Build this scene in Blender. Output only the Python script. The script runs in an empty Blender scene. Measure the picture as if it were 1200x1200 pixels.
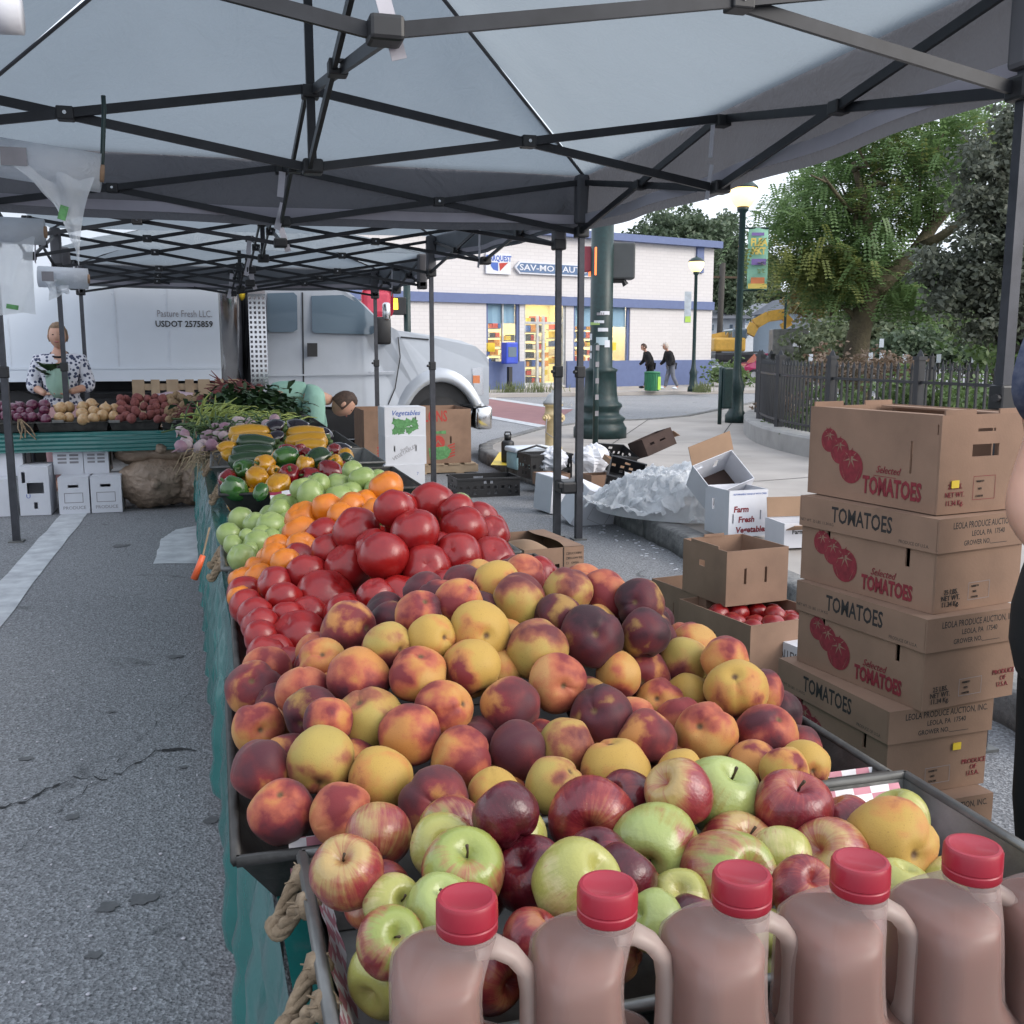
import bpy, bmesh, math, random
from mathutils import Vector, Matrix, Euler, noise
R = random.Random(7)
S = bpy.context.scene
C = S.collection
PI = math.pi
# ------------------------------------------------------------------ camera, sky, sun, exposure
CAM_H = 1.5
PITCH = math.radians(8.997); YAW = math.radians(16.0705)
cd = bpy.data.cameras.new('camera'); cd.lens = 36; cd.sensor_width = 36; cd.clip_end = 2000; cd.clip_start = 0.05
cam = bpy.data.objects.new('camera', cd); C.objects.link(cam)
cam.location = (0, 0, CAM_H); cam.rotation_euler = (PI / 2 - PITCH, 0, -YAW)
S.camera = cam
W = bpy.data.worlds.new('World'); S.world = W; W.use_nodes = True
wn, wl = W.node_tree.nodes, W.node_tree.links
SUN_EL, SUN_AZ = math.radians(30), math.radians(128)      # azimuth measured from +Y towards +X
sky = wn.new('ShaderNodeTexSky'); sky.sky_type = 'NISHITA'; sky.sun_disc = False
sky.sun_elevation = SUN_EL; sky.sun_rotation = SUN_AZ; sky.air_density = 1.6; sky.dust_density = 6; sky.ozone_density = 1.0
hs = wn.new('ShaderNodeHueSaturation'); hs.inputs['Saturation'].default_value = 0.42
tint = wn.new('ShaderNodeMix'); tint.data_type = 'RGBA'; tint.blend_type = 'MIX'; tint.inputs['Factor'].default_value = 0.62
tint.inputs['B'].default_value = (6.3, 6.9, 7.9, 1)      # even overcast veil
bg = wn['Background']; bg.inputs['Strength'].default_value = 0.12
wl.new(sky.outputs[0], hs.inputs['Color']); wl.new(hs.outputs[0], tint.inputs['A']); wl.new(tint.outputs['Result'], bg.inputs['Color'])
sd = bpy.data.lights.new('sun', 'SUN'); sd.energy = 0.5; sd.angle = math.radians(35); sd.color = (1, .96, .9)
so = bpy.data.objects.new('sun', sd); C.objects.link(so)
sdir = Vector((math.sin(SUN_AZ) * math.cos(SUN_EL), math.cos(SUN_AZ) * math.cos(SUN_EL), math.sin(SUN_EL)))
so.rotation_euler = sdir.to_track_quat('Z', 'Y').to_euler(); so.location = (0, 0, 30)
S.view_settings.view_transform = 'Standard'; S.view_settings.look = 'None'
S.view_settings.exposure = 1.12; S.view_settings.gamma = 1; S.view_settings.use_curve_mapping = False
S.render.engine = 'CYCLES'
S.cycles.max_bounces = 8; S.cycles.transparent_max_bounces = 16; S.cycles.caustics_reflective = False; S.cycles.caustics_refractive = False
# ------------------------------------------------------------------ survey helpers: photograph pixel -> place in the world
FW = Vector((math.sin(YAW) * math.cos(PITCH), math.cos(YAW) * math.cos(PITCH), -math.sin(PITCH)))
RT = Vector((math.cos(YAW), -math.sin(YAW), 0)); UP = RT.cross(FW)
CP = Vector((0, 0, CAM_H))
def ray(x, y): return FW + RT * ((x - 600) / 1200) + UP * ((600 - y) / 1200)
def atz(x, y, z=0.0):
    d = ray(x, y); return CP + d * ((z - CAM_H) / d.z)
def aty(x, y, Y):
    d = ray(x, y); return CP + d * (Y / d.y)
def atd(x, y, dep): return CP + ray(x, y) * dep
# ------------------------------------------------------------------ mesh builder
class MB:
    def __init__(s): s.v = []; s.f = []; s.m = []; s.mi = 0
    def add(s, vs, fs):
        o = len(s.v); s.v += [tuple(v) for v in vs]; s.f += [tuple(i + o for i in f) for f in fs]; s.m += [s.mi] * len(fs)
    def box(s, c, d, rot=None, bev=0):
        hx, hy, hz = d[0] / 2, d[1] / 2, d[2] / 2
        c = Vector(c)
        if bev <= 0:
            p = [Vector((x, y, z)) for z in (-hz, hz) for y in (-hy, hy) for x in (-hx, hx)]
            f = [(0, 2, 3, 1), (4, 5, 7, 6), (0, 1, 5, 4), (2, 6, 7, 3), (0, 4, 6, 2), (1, 3, 7, 5)]
        else:
            bm = bmesh.new(); bmesh.ops.create_cube(bm, size=1)
            bmesh.ops.scale(bm, vec=d, verts=bm.verts)
            bmesh.ops.bevel(bm, geom=bm.edges[:], offset=bev, segments=2, affect='EDGES', profile=.5)
            bm.verts.index_update(); p = [v.co.copy() for v in bm.verts]; f = [tuple(v.index for v in q.verts) for q in bm.faces]; bm.free()
        if rot is not None: p = [rot @ q for q in p]
        s.add([q + c for q in p], f)
    def bar(s, a, b, w, h, up=(0, 0, 1)):
        a, b = Vector(a), Vector(b); d = b - a; L = d.length; d = d / L
        u = Vector(up); sx = d.cross(u)
        if sx.length < 1e-4: sx = d.cross(Vector((1, 0, 0)))
        sx.normalize(); uu = sx.cross(d)
        p = [a + sx * (i * w / 2) + uu * (j * h / 2) for i, j in ((-1, -1), (1, -1), (1, 1), (-1, 1))]
        p += [q + d * L for q in p]
        s.add(p, [(3, 2, 1, 0), (4, 5, 6, 7), (0, 1, 5, 4), (1, 2, 6, 5), (2, 3, 7, 6), (3, 0, 4, 7)])
    def tube(s, pts, r, n=8, cap=True, rot0=0, sq=1.0):
        pts = [Vector(p) for p in pts]; k = len(pts)
        rr = r if isinstance(r, (list, tuple)) else [r] * k
        t0 = (pts[1] - pts[0]).normalized(); ref = Vector((0, 0, 1)) if abs(t0.z) < .9 else Vector((1, 0, 0))
        sx = t0.cross(ref).normalized(); vs = []
        for i in range(k):
            t = (pts[min(i + 1, k - 1)] - pts[max(i - 1, 0)]).normalized()
            sx = (sx - t * sx.dot(t)).normalized(); sy = t.cross(sx)
            for j in range(n):
                a = rot0 + 2 * PI * j / n
                vs.append(pts[i] + (sx * math.cos(a) + sy * math.sin(a) * sq) * rr[i])
        fs = [(i * n + j, i * n + (j + 1) % n, (i + 1) * n + (j + 1) % n, (i + 1) * n + j) for i in range(k - 1) for j in range(n)]
        if cap: fs += [tuple(reversed(range(n))), tuple((k - 1) * n + j for j in range(n))]
        s.add(vs, fs)
    def lathe(s, prof, n=20, c=(0, 0, 0), mod=None, cap=True):
        c = Vector(c); vs = []
        for r, z in prof:
            for j in range(n):
                a = 2 * PI * j / n; q = r * (mod(a, r, z) if mod else 1)
                vs.append(c + Vector((q * math.cos(a), q * math.sin(a), z)))
        k = len(prof)
        fs = [(i * n + j, i * n + (j + 1) % n, (i + 1) * n + (j + 1) % n, (i + 1) * n + j) for i in range(k - 1) for j in range(n)]
        if cap: fs += [tuple(reversed(range(n))), tuple((k - 1) * n + j for j in range(n))]
        s.add(vs, fs)
    def loft(s, rings, cap=True):
        n = len(rings[0]); vs = [Vector(p) for r in rings for p in r]; k = len(rings)
        fs = [(i * n + j, i * n + (j + 1) % n, (i + 1) * n + (j + 1) % n, (i + 1) * n + j) for i in range(k - 1) for j in range(n)]
        if cap: fs += [tuple(reversed(range(n))), tuple((k - 1) * n + j for j in range(n))]
        s.add(vs, fs)
    def grid(s, fn, nu, nv):
        vs = [Vector(fn(i / nu, j / nv)) for j in range(nv + 1) for i in range(nu + 1)]
        s.add(vs, [(j * (nu + 1) + i, j * (nu + 1) + i + 1, (j + 1) * (nu + 1) + i + 1, (j + 1) * (nu + 1) + i) for j in range(nv) for i in range(nu)])
    def ball(s, c, r, nu=12, nv=8, fn=None):
        c = Vector(c); vs = []
        rx = r if isinstance(r, (tuple, list)) else (r, r, r)
        for j in range(nv + 1):
            t = PI * j / nv
            for i in range(nu):
                a = 2 * PI * i / nu; d = Vector((math.sin(t) * math.cos(a), math.sin(t) * math.sin(a), math.cos(t)))
                k = fn(d) if fn else 1
                vs.append(c + Vector((d.x * rx[0], d.y * rx[1], d.z * rx[2])) * k)
        s.add(vs, [(j * nu + i, (j + 1) * nu + i, (j + 1) * nu + (i + 1) % nu, j * nu + (i + 1) % nu) for j in range(nv) for i in range(nu)])
    def poly(s, pts): s.add(pts, [tuple(range(len(pts)))])
    def prism(s, pts, ext):
        ext = Vector(ext); n = len(pts); p = [Vector(q) for q in pts]
        s.add(p + [q + ext for q in p], [tuple(reversed(range(n))), tuple(range(n, 2 * n))] + [(i, (i + 1) % n, n + (i + 1) % n, n + i) for i in range(n)])
    def mesh(s, name, mats, smooth=False):
        me = bpy.data.meshes.new(name); me.from_pydata(s.v, [], s.f)
        for m in (mats if isinstance(mats, (list, tuple)) else [mats]): me.materials.append(m)
        if len(me.materials) > 1: me.polygons.foreach_set('material_index', s.m)
        if smooth: me.shade_smooth()
        me.validate(); me.update(); return me
def ob(name, data, parent=None, loc=None, rot=None):
    o = bpy.data.objects.new(name, data); C.objects.link(o)
    if parent is not None: o.parent = parent
    if loc is not None: o.location = loc
    if rot is not None: o.rotation_euler = rot
    return o
def tag(o, label=None, cat=None, group=None, kind=None):
    if label: o['label'] = label
    if cat: o['category'] = cat
    if group: o['group'] = group
    if kind: o['kind'] = kind
    return o
def thing(name, label, cat, loc=(0, 0, 0), rz=0, group=None):
    return tag(ob(name, None, None, loc, (0, 0, rz)), label, cat, group)
def part(name, mb, mats, parent, smooth=False, label=None, world=False, kind=None, auto=None):
    me = mb.mesh(name, mats, smooth)
    if auto is not None: me.shade_smooth(); me.set_sharp_from_angle(angle=math.radians(auto))
    o = ob(name, me, parent)
    if world:
        q = parent
        o.matrix_parent_inverse = Matrix.Identity(4)
        mw = Matrix.Identity(4); ch = []
        while q is not None: ch.append(q); q = q.parent
        for q in reversed(ch): mw = mw @ Matrix.LocRotScale(q.location, q.rotation_euler, q.scale)
        mi = mw.inverted(); me.transform(mi)
    if label: o['label'] = label
    if kind: o['kind'] = kind
    return o
def single(name, mb, mats, label, cat, loc=(0, 0, 0), rz=0, smooth=False, group=None, auto=None):
    me = mb.mesh(name, mats, smooth)
    if auto is not None: me.shade_smooth(); me.set_sharp_from_angle(angle=math.radians(auto))
    return tag(ob(name, me, None, loc, (0, 0, rz)), label, cat, group)
def struct(name, mb, mats, smooth=False, parent=None):
    o = ob(name, mb.mesh(name, mats, smooth), parent)
    if parent is None: o['kind'] = 'structure'
    return o
def dup(root, loc=None, rz=None, label=None, group=None, parent=None):
    r = root.copy(); C.objects.link(r)
    if parent is not None: r.parent = parent
    if loc is not None: r.location = loc
    if rz is not None: r.rotation_euler = (0, 0, rz)
    if label: r['label'] = label
    if group: r['group'] = group
    for ch in list(root.children): dup(ch, parent=r)
    return r
def text_mesh(t, h, ext=.0004, bold=0, shear=0, wx=1.0, align='CENTER'):
    cu = bpy.data.curves.new('lettering', 'FONT'); cu.body = t; cu.size = h / .7; cu.extrude = ext; cu.offset = bold; cu.shear = shear
    cu.align_x = align; cu.align_y = 'CENTER'; cu.resolution_u = 2
    o = bpy.data.objects.new('lettering', cu); C.objects.link(o)
    dg = bpy.context.evaluated_depsgraph_get(); dg.update()
    me = bpy.data.meshes.new_from_object(o.evaluated_get(dg)); me.name = 'lettering'
    bpy.data.objects.remove(o); bpy.data.curves.remove(cu)
    me.materials.clear()
    if wx != 1: me.transform(Matrix.Diagonal((wx, 1, 1, 1)))
    return me
def text(t, h, mat, parent, M, **k):
    me = text_mesh(t, h, **k); me.materials.append(mat); me.transform(M)
    return ob('lettering', me, parent)
def face_matrix(o, xdir, ydir):
    x = Vector(xdir).normalized(); y = Vector(ydir); y = (y - x * y.dot(x)).normalized(); z = x.cross(y)
    M = Matrix((x, y, z)).transposed().to_4x4(); M.translation = Vector(o); return M
# ------------------------------------------------------------------ materials
MATS = {}
def base_mat(name):
    m = bpy.data.materials.new(name); m.use_nodes = True
    nt = m.node_tree; b = nt.nodes['Principled BSDF']; MATS[name] = m
    return m, nt.nodes, nt.links, b
def coords(n, l, rnd=True):
    tc = n.new('ShaderNodeTexCoord')
    if not rnd: return tc.outputs['Object']
    oi = n.new('ShaderNodeObjectInfo'); ml = n.new('ShaderNodeMath'); ml.operation = 'MULTIPLY'; ml.inputs[1].default_value = 53
    ad = n.new('ShaderNodeVectorMath'); ad.operation = 'ADD'
    l.new(oi.outputs['Random'], ml.inputs[0]); l.new(tc.outputs['Object'], ad.inputs[0]); l.new(ml.outputs[0], ad.inputs[1])
    return ad.outputs[0]
def noise_n(n, l, vec, scale, detail=4, rough=.55, dist=0):
    t = n.new('ShaderNodeTexNoise'); t.inputs['Scale'].default_value = scale; t.inputs['Detail'].default_value = detail
    t.inputs['Roughness'].default_value = rough; t.inputs['Distortion'].default_value = dist; l.new(vec, t.inputs['Vector']); return t.outputs[0]
def ramp(n, l, fac, stops):
    r = n.new('ShaderNodeValToRGB'); e = r.color_ramp.elements
    while len(e) < len(stops): e.new(.5)
    for q, (p, c) in zip(e, stops): q.position = p; q.color = (*c, 1) if len(c) == 3 else c
    l.new(fac, r.inputs[0]); return r.outputs[0]
def math_n(n, l, op, a, b):
    m = n.new('ShaderNodeMath'); m.operation = op
    for i, q in enumerate((a, b)):
        if isinstance(q, (int, float)): m.inputs[i].default_value = q
        elif q is not None: l.new(q, m.inputs[i])
    return m.outputs[0]
def mixc(n, l, f, a, b, mode='MIX'):
    m = n.new('ShaderNodeMix'); m.data_type = 'RGBA'; m.blend_type = mode
    for k, q in (('Factor', f), ('A', a), ('B', b)):
        if isinstance(q, (int, float)): m.inputs[k].default_value = q
        elif isinstance(q, tuple): m.inputs[k].default_value = (*q, 1)
        else: l.new(q, m.inputs[k])
    return m.outputs['Result']
def bump(n, l, b, h, strength=.3, dist=.01):
    q = n.new('ShaderNodeBump'); q.inputs['Strength'].default_value = strength; q.inputs['Distance'].default_value = dist
    l.new(h, q.inputs['Height']); l.new(q.outputs[0], b.inputs['Normal'])
def pm(name, col, rough=.6, metal=0, var=.15, vs=6, col2=None, bmp=0, bs=60, bd=.004, sheen=0, spec=.5, sss=0, rnd=True, coat=0, emis=None, es=0, vd=4):
    if name in MATS: return MATS[name]
    m, n, l, b = base_mat(name)
    b.inputs['Roughness'].default_value = rough; b.inputs['Metallic'].default_value = metal; b.inputs['Specular IOR Level'].default_value = spec
    if sheen: b.inputs['Sheen Weight'].default_value = sheen
    if coat: b.inputs['Coat Weight'].default_value = coat
    if sss: b.inputs['Subsurface Weight'].default_value = sss; b.inputs['Subsurface Scale'].default_value = .02
    if emis: b.inputs['Emission Color'].default_value = (*emis, 1); b.inputs['Emission Strength'].default_value = es
    v = coords(n, l, rnd)
    c2 = col2 or tuple(min(1, c * (1 + var)) for c in col); c1 = col if col2 else tuple(c * (1 - var) for c in col)
    if var or col2:
        l.new(ramp(n, l, noise_n(n, l, v, vs, vd), [(.3, c1), (.7, c2)]), b.inputs['Base Color'])
    else: b.inputs['Base Color'].default_value = (*col, 1)
    if bmp: bump(n, l, b, noise_n(n, l, v, bs, 5), bmp, bd)
    return m
# ---- plain materials
mBlack = pm('black_metal', (.025, .026, .03), .45, .2, var=.2)
mBar = pm('truss_metal', (.02, .021, .025), .4, .4, var=.25, vs=9)
mLeg = pm('leg_metal', (.06, .062, .072), .42, .55, var=.2, vs=12, bmp=.15, bs=300)
mPlas = pm('black_plastic', (.015, .015, .017), .45, 0, var=.2)
mStrap = pm('white_strap', (.5, .48, .52), .8, var=.1)
mSteel = pm('galvanised_steel', (.16, .16, .155), .45, .7, var=.35, vs=9, bmp=.25, bs=60)
mTrayD = pm('dark_tray_metal', (.05, .048, .046), .5, .5, var=.45, vs=14, bmp=.3, bs=70)
mChrome = pm('chrome', (.62, .62, .63), .16, 1, var=.1)
mRope = pm('jute_rope', (.3, .225, .15), .95, col2=(.17, .12, .075), vs=60, bmp=.6, bs=300)
mWhite = pm('white_paint', (.62, .67, .74), .35, var=.03, vs=2)
mTruck = pm('silver_truck_paint', (.4, .43, .48), .3, .3, var=.03, coat=.6)
mRubber = pm('rubber', (.02, .02, .022), .75, var=.3)
mDarkGlass = pm('truck_glass', (.10, .14, .18), .08, var=0, spec=.9)
mGreenP = pm('green_iron_paint', (.006, .026, .026), .42, var=.3, vs=20, bmp=.12, bs=120)
mYellowP = pm('hydrant_paint', (.62, .5, .3), .55, col2=(.5, .4, .22), vs=14, bmp=.2, bs=60)
mSilvP = pm('silver_paint', (.4, .41, .42), .5, .3, var=.2)
mConc = pm('concrete', (.36, .35, .34), .9, col2=(.25, .245, .24), vs=3, bmp=.4, bs=140, rnd=False)
mGranite = pm('kerb_granite', (.24, .235, .23), .85, col2=(.11, .11, .112), vs=12, bmp=1, bs=45, bd=.012, rnd=False, vd=8)
mWood = pm('pallet_wood', (.42, .32, .22), .85, col2=(.3, .22, .15), vs=5, bmp=.4, bs=90)
mCard = pm('cardboard', (.25, .155, .107), .88, var=.17, vs=5, bmp=.12, bs=160)
mCardIn = pm('cardboard_inside', (.31, .2, .13), .9, var=.1, vs=5)
mCardW = pm('white_cardboard', (.62, .63, .68), .75, var=.05, vs=5, bmp=.08, bs=120)
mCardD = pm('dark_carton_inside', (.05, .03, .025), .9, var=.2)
mInkB = pm('black_ink', (.02, .018, .018), .8, var=.25, vs=60)
mInkR = pm('red_ink', (.2, .02, .03), .8, var=.25, vs=60)
mInkR2 = pm('bright_red_ink', (.42, .05, .04), .8, var=.15, vs=40)
mInkG = pm('green_ink', (.1, .26, .1), .8, var=.4, vs=25)
mInkBl = pm('blue_ink', (.06, .12, .4), .7, var=.1)
mInkGy = pm('grey_ink', (.25, .24, .26), .8, var=.2)
mYel = pm('yellow_tag', (.7, .5, .03), .5, var=.05)
mSkin = pm('skin', (.5, .28, .2), .5, var=.12, vs=8, sss=.1)
mHairB = pm('brown_hair', (.05, .028, .02), .7, var=.4, vs=40, bmp=.5, bs=120)
mHairG = pm('fair_hair', (.2, .13, .08), .7, var=.3, vs=40)
mGreenSh = pm('pale_green_shirt', (.24, .42, .35), .85, var=.1, vs=4, bmp=.3, bs=14, bd=.03)
mBlackCl = pm('black_cloth', (.008, .008, .01), .9, var=.3, vs=8)
mGreyCl = pm('grey_trousers', (.14, .15, .18), .9, var=.2)
mPinkCl = pm('pink_trousers', (.5, .3, .31), .85, var=.1)
mFabD = pm('canopy_valance', (.1, .098, .108), .85, var=.12, vs=3)
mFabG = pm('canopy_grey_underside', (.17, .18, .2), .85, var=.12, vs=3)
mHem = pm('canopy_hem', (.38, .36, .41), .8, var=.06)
def fabric_mat(name, col, trans):
    m, n, l, b = base_mat(name)
    v = coords(n, l, False)
    c = mixc(n, l, noise_n(n, l, v, .9, 5), tuple(x * .86 for x in col), tuple(min(1, x * 1.08) for x in col))
    c = mixc(n, l, math_n(n, l, 'MULTIPLY', noise_n(n, l, v, 90, 2), .25), c, tuple(x * .7 for x in col))
    l.new(c, b.inputs['Base Color']); b.inputs['Roughness'].default_value = .7
    tr = n.new('ShaderNodeBsdfTranslucent'); l.new(c, tr.inputs[0])
    mx = n.new('ShaderNodeMixShader'); mx.inputs[0].default_value = trans
    l.new(b.outputs[0], mx.inputs[1]); l.new(tr.outputs[0], mx.inputs[2]); l.new(mx.outputs[0], n['Material Output'].inputs[0])
    wr = noise_n(n, l, v, 3.0, 4, .6, 1.2); bump(n, l, b, wr, .8, .08)
    return m
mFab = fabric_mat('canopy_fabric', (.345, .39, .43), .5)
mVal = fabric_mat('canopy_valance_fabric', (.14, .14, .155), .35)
mTeal = pm('teal_plastic_cloth', (.012, .125, .115), .16, var=.2, vs=2, bmp=.35, bs=5, bd=.02, coat=.3, rnd=False)
def film_mat(name, col, alpha, rough=.25, wr=14, ws=.5):
    m, n, l, b = base_mat(name)
    b.inputs['Base Color'].default_value = (*col, 1); b.inputs['Roughness'].default_value = rough
    t = n.new('ShaderNodeBsdfTransparent'); t2 = n.new('ShaderNodeBsdfTranslucent'); t2.inputs[0].default_value = (*col, 1)
    a = n.new('ShaderNodeMixShader'); a.inputs[0].default_value = .45; l.new(b.outputs[0], a.inputs[1]); l.new(t2.outputs[0], a.inputs[2])
    mx = n.new('ShaderNodeMixShader'); mx.inputs[0].default_value = alpha
    l.new(t.outputs[0], mx.inputs[1]); l.new(a.outputs[0], mx.inputs[2]); l.new(mx.outputs[0], n['Material Output'].inputs[0])
    v = coords(n, l); bump(n, l, b, noise_n(n, l, v, wr, 5, .65, 1.5), ws, .03)
    return m
mFilm = film_mat('clear_bag_film', (.85, .88, .92), .7)
mFilm2 = film_mat('white_plastic_sheet', (.9, .92, .95), .74, .2, 11, 1.0)
mGlass = film_mat('shop_glass', (.25, .33, .4), .1, .05)
mJug = film_mat('jug_plastic', (.54, .42, .40), .4, .17, 3, .02)
mJugH = film_mat('jug_handle_plastic', (.62, .5, .45), .8, .32, 3, .02)
mCider = pm('cider', (.19, .07, .038), .3, var=.08, sss=.5)
mCap = pm('red_cap', (.28, .009, .024), .38, var=.06, coat=.1)
def checker_mat(name, c1, c2, sc):
    m, n, l, b = base_mat(name)
    tc = n.new('ShaderNodeTexCoord'); k = n.new('ShaderNodeTexChecker'); k.inputs['Scale'].default_value = sc
    mp = n.new('ShaderNodeVectorMath'); mp.operation = 'ADD'; mp.inputs[1].default_value = (.0113, .0137, .0071)
    k.inputs['Color1'].default_value = (*c1, 1); k.inputs['Color2'].default_value = (*c2, 1)
    l.new(tc.outputs['UV'], k.inputs['Vector']); l.new(k.outputs[0], b.inputs['Base Color']); b.inputs['Roughness'].default_value = .6
    return m
mCheck = checker_mat('checked_paper', (.72, .7, .72), (.5, .2, .25), 1)
mCheckR = checker_mat('checked_paper_dark_red', (.72, .7, .72), (.3, .02, .07), 1)
# asphalt
def asphalt(name, c1, c2, grit):
    m, n, l, b = base_mat(name); v = coords(n, l, False)
    big = noise_n(n, l, v, .5, 6, .6)
    c = ramp(n, l, big, [(.3, c1), (.72, c2)])
    vo = n.new('ShaderNodeTexVoronoi'); vo.inputs['Scale'].default_value = 110; l.new(v, vo.inputs['Vector'])
    sp = ramp(n, l, vo.outputs['Color'], [(.42, (0, 0, 0)), (.8, (1, 1, 1))])
    fine = noise_n(n, l, v, 70, 3, .7)
    c = mixc(n, l, math_n(n, l, 'MULTIPLY', sp, grit), c, (.34, .35, .37))
    c = mixc(n, l, ramp(n, l, fine, [(.36, (.6, .6, .6)), (.5, (0, 0, 0))]), c, (.018, .019, .022))
    st = noise_n(n, l, v, 2.6, 3, .5, .8)
    c = mixc(n, l, ramp(n, l, st, [(.66, (0, 0, 0)), (.72, (.6, .6, .6))]), c, (.03, .03, .033))
    l.new(c, b.inputs['Base Color']); b.inputs['Roughness'].default_value = .88
    h = n.new('ShaderNodeMath'); h.operation = 'ADD'; l.new(vo.outputs['Distance'], h.inputs[0]); l.new(fine, h.inputs[1])
    bump(n, l, b, h.outputs[0], .6, .006)
    return m
mAsph = asphalt('asphalt', (.155, .158, .17), (.215, .218, .23), .75)
mRoad = asphalt('road_asphalt', (.25, .252, .265), (.31, .312, .325), .25)
mPaint = pm('road_paint', (.6, .62, .64), .8, col2=(.36, .37, .4), vs=7, bmp=.4, bs=120, rnd=False, vd=8)
mPink = pm('red_crosswalk', (.3, .15, .15), .85, col2=(.24, .115, .12), vs=3, bmp=.2, bs=60, rnd=False)
mPave = pm('pavement_concrete', (.42, .385, .36), .92, col2=(.3, .275, .255), vs=1.1, bmp=.35, bs=120, rnd=False, vd=8)
mCrack = pm('crack_dark', (.02, .02, .022), .95, var=.2)
mSoil = pm('garden_soil', (.06, .05, .03), .95, col2=(.05, .075, .025), vs=2, rnd=False)
# fruit
def peach_mat(name, bias, cols, fuzz=.1):
    m, n, l, b = base_mat(name); v = coords(n, l)
    tc = n.new('ShaderNodeTexCoord'); sx = n.new('ShaderNodeSeparateXYZ'); l.new(tc.outputs['Object'], sx.inputs[0])
    a = noise_n(n, l, v, 1.05, 2, .42, .2); f = noise_n(n, l, v, 8, 4, .6)
    h = math_n(n, l, 'ADD', math_n(n, l, 'MULTIPLY', math_n(n, l, 'SUBTRACT', a, .5), 1.3), math_n(n, l, 'ADD', math_n(n, l, 'MULTIPLY', sx.outputs[0], .2), .5))
    h = math_n(n, l, 'ADD', h, math_n(n, l, 'MULTIPLY', math_n(n, l, 'SUBTRACT', f, .5), .17))
    h = math_n(n, l, 'ADD', h, bias)
    k = len(cols)
    c = ramp(n, l, h, [(.26 + .5 * i / (k - 1), q) for i, q in enumerate(cols)])
    sp = noise_n(n, l, v, 34, 2, .5)
    c = mixc(n, l, ramp(n, l, sp, [(.62, (0, 0, 0)), (.74, (.5, .5, .5))]), c, tuple(x * .55 for x in cols[-1]))
    rr_ = n.new('ShaderNodeCombineXYZ'); l.new(sx.outputs[0], rr_.inputs[0]); l.new(sx.outputs[1], rr_.inputs[1]); ln = n.new('ShaderNodeVectorMath'); ln.operation = 'LENGTH'; l.new(rr_.outputs[0], ln.inputs[0])
    sc_ = math_n(n, l, 'ADD', ln.outputs['Value'], math_n(n, l, 'MULTIPLY', math_n(n, l, 'LESS_THAN', sx.outputs[2], 0), 9))
    c = mixc(n, l, ramp(n, l, sc_, [(.05, (1, 1, 1)), (.09, (.55, .55, .55)), (.15, (0, 0, 0))]), c, (.11, .06, .025))
    l.new(c, b.inputs['Base Color']); b.inputs['Roughness'].default_value = .58; b.inputs['Specular IOR Level'].default_value = .3
    b.inputs['Sheen Weight'].default_value = fuzz; b.inputs['Sheen Roughness'].default_value = .6; b.inputs['Sheen Tint'].default_value = (.8, .62, .55, 1)
    bump(n, l, b, noise_n(n, l, v, 26, 4), .08, .05)
    return m
YL, OR_, PK, RD, PL = (.40, .25, .055), (.42, .18, .05), (.35, .085, .045), (.165, .019, .023), (.06, .01, .018)
PEACH = {'y': peach_mat('peach_yellow', -.07, [YL, YL, OR_, RD]), 'o': peach_mat('peach_orange', 0, [(.43, .24, .07), OR_, PK, RD]),
         'r': peach_mat('peach_red', .05, [OR_, PK, RD, PL]), 'd': peach_mat('peach_dark_red', .05, [OR_, RD, (.09, .011, .017), PL], .14),
         'p': peach_mat('peach_plum', .07, [(.27, .15, .04), (.09, .011, .016), PL, (.022, .004, .01)], .1),
         'g': peach_mat('peach_olive', -.03, [(.34, .255, .065), (.36, .22, .06), (.24, .075, .04), (.1, .016, .02)]),
         'k': peach_mat('peach_pink_orange', 0, [(.45, .23, .085), (.43, .15, .065), (.34, .085, .045), RD])}
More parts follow.
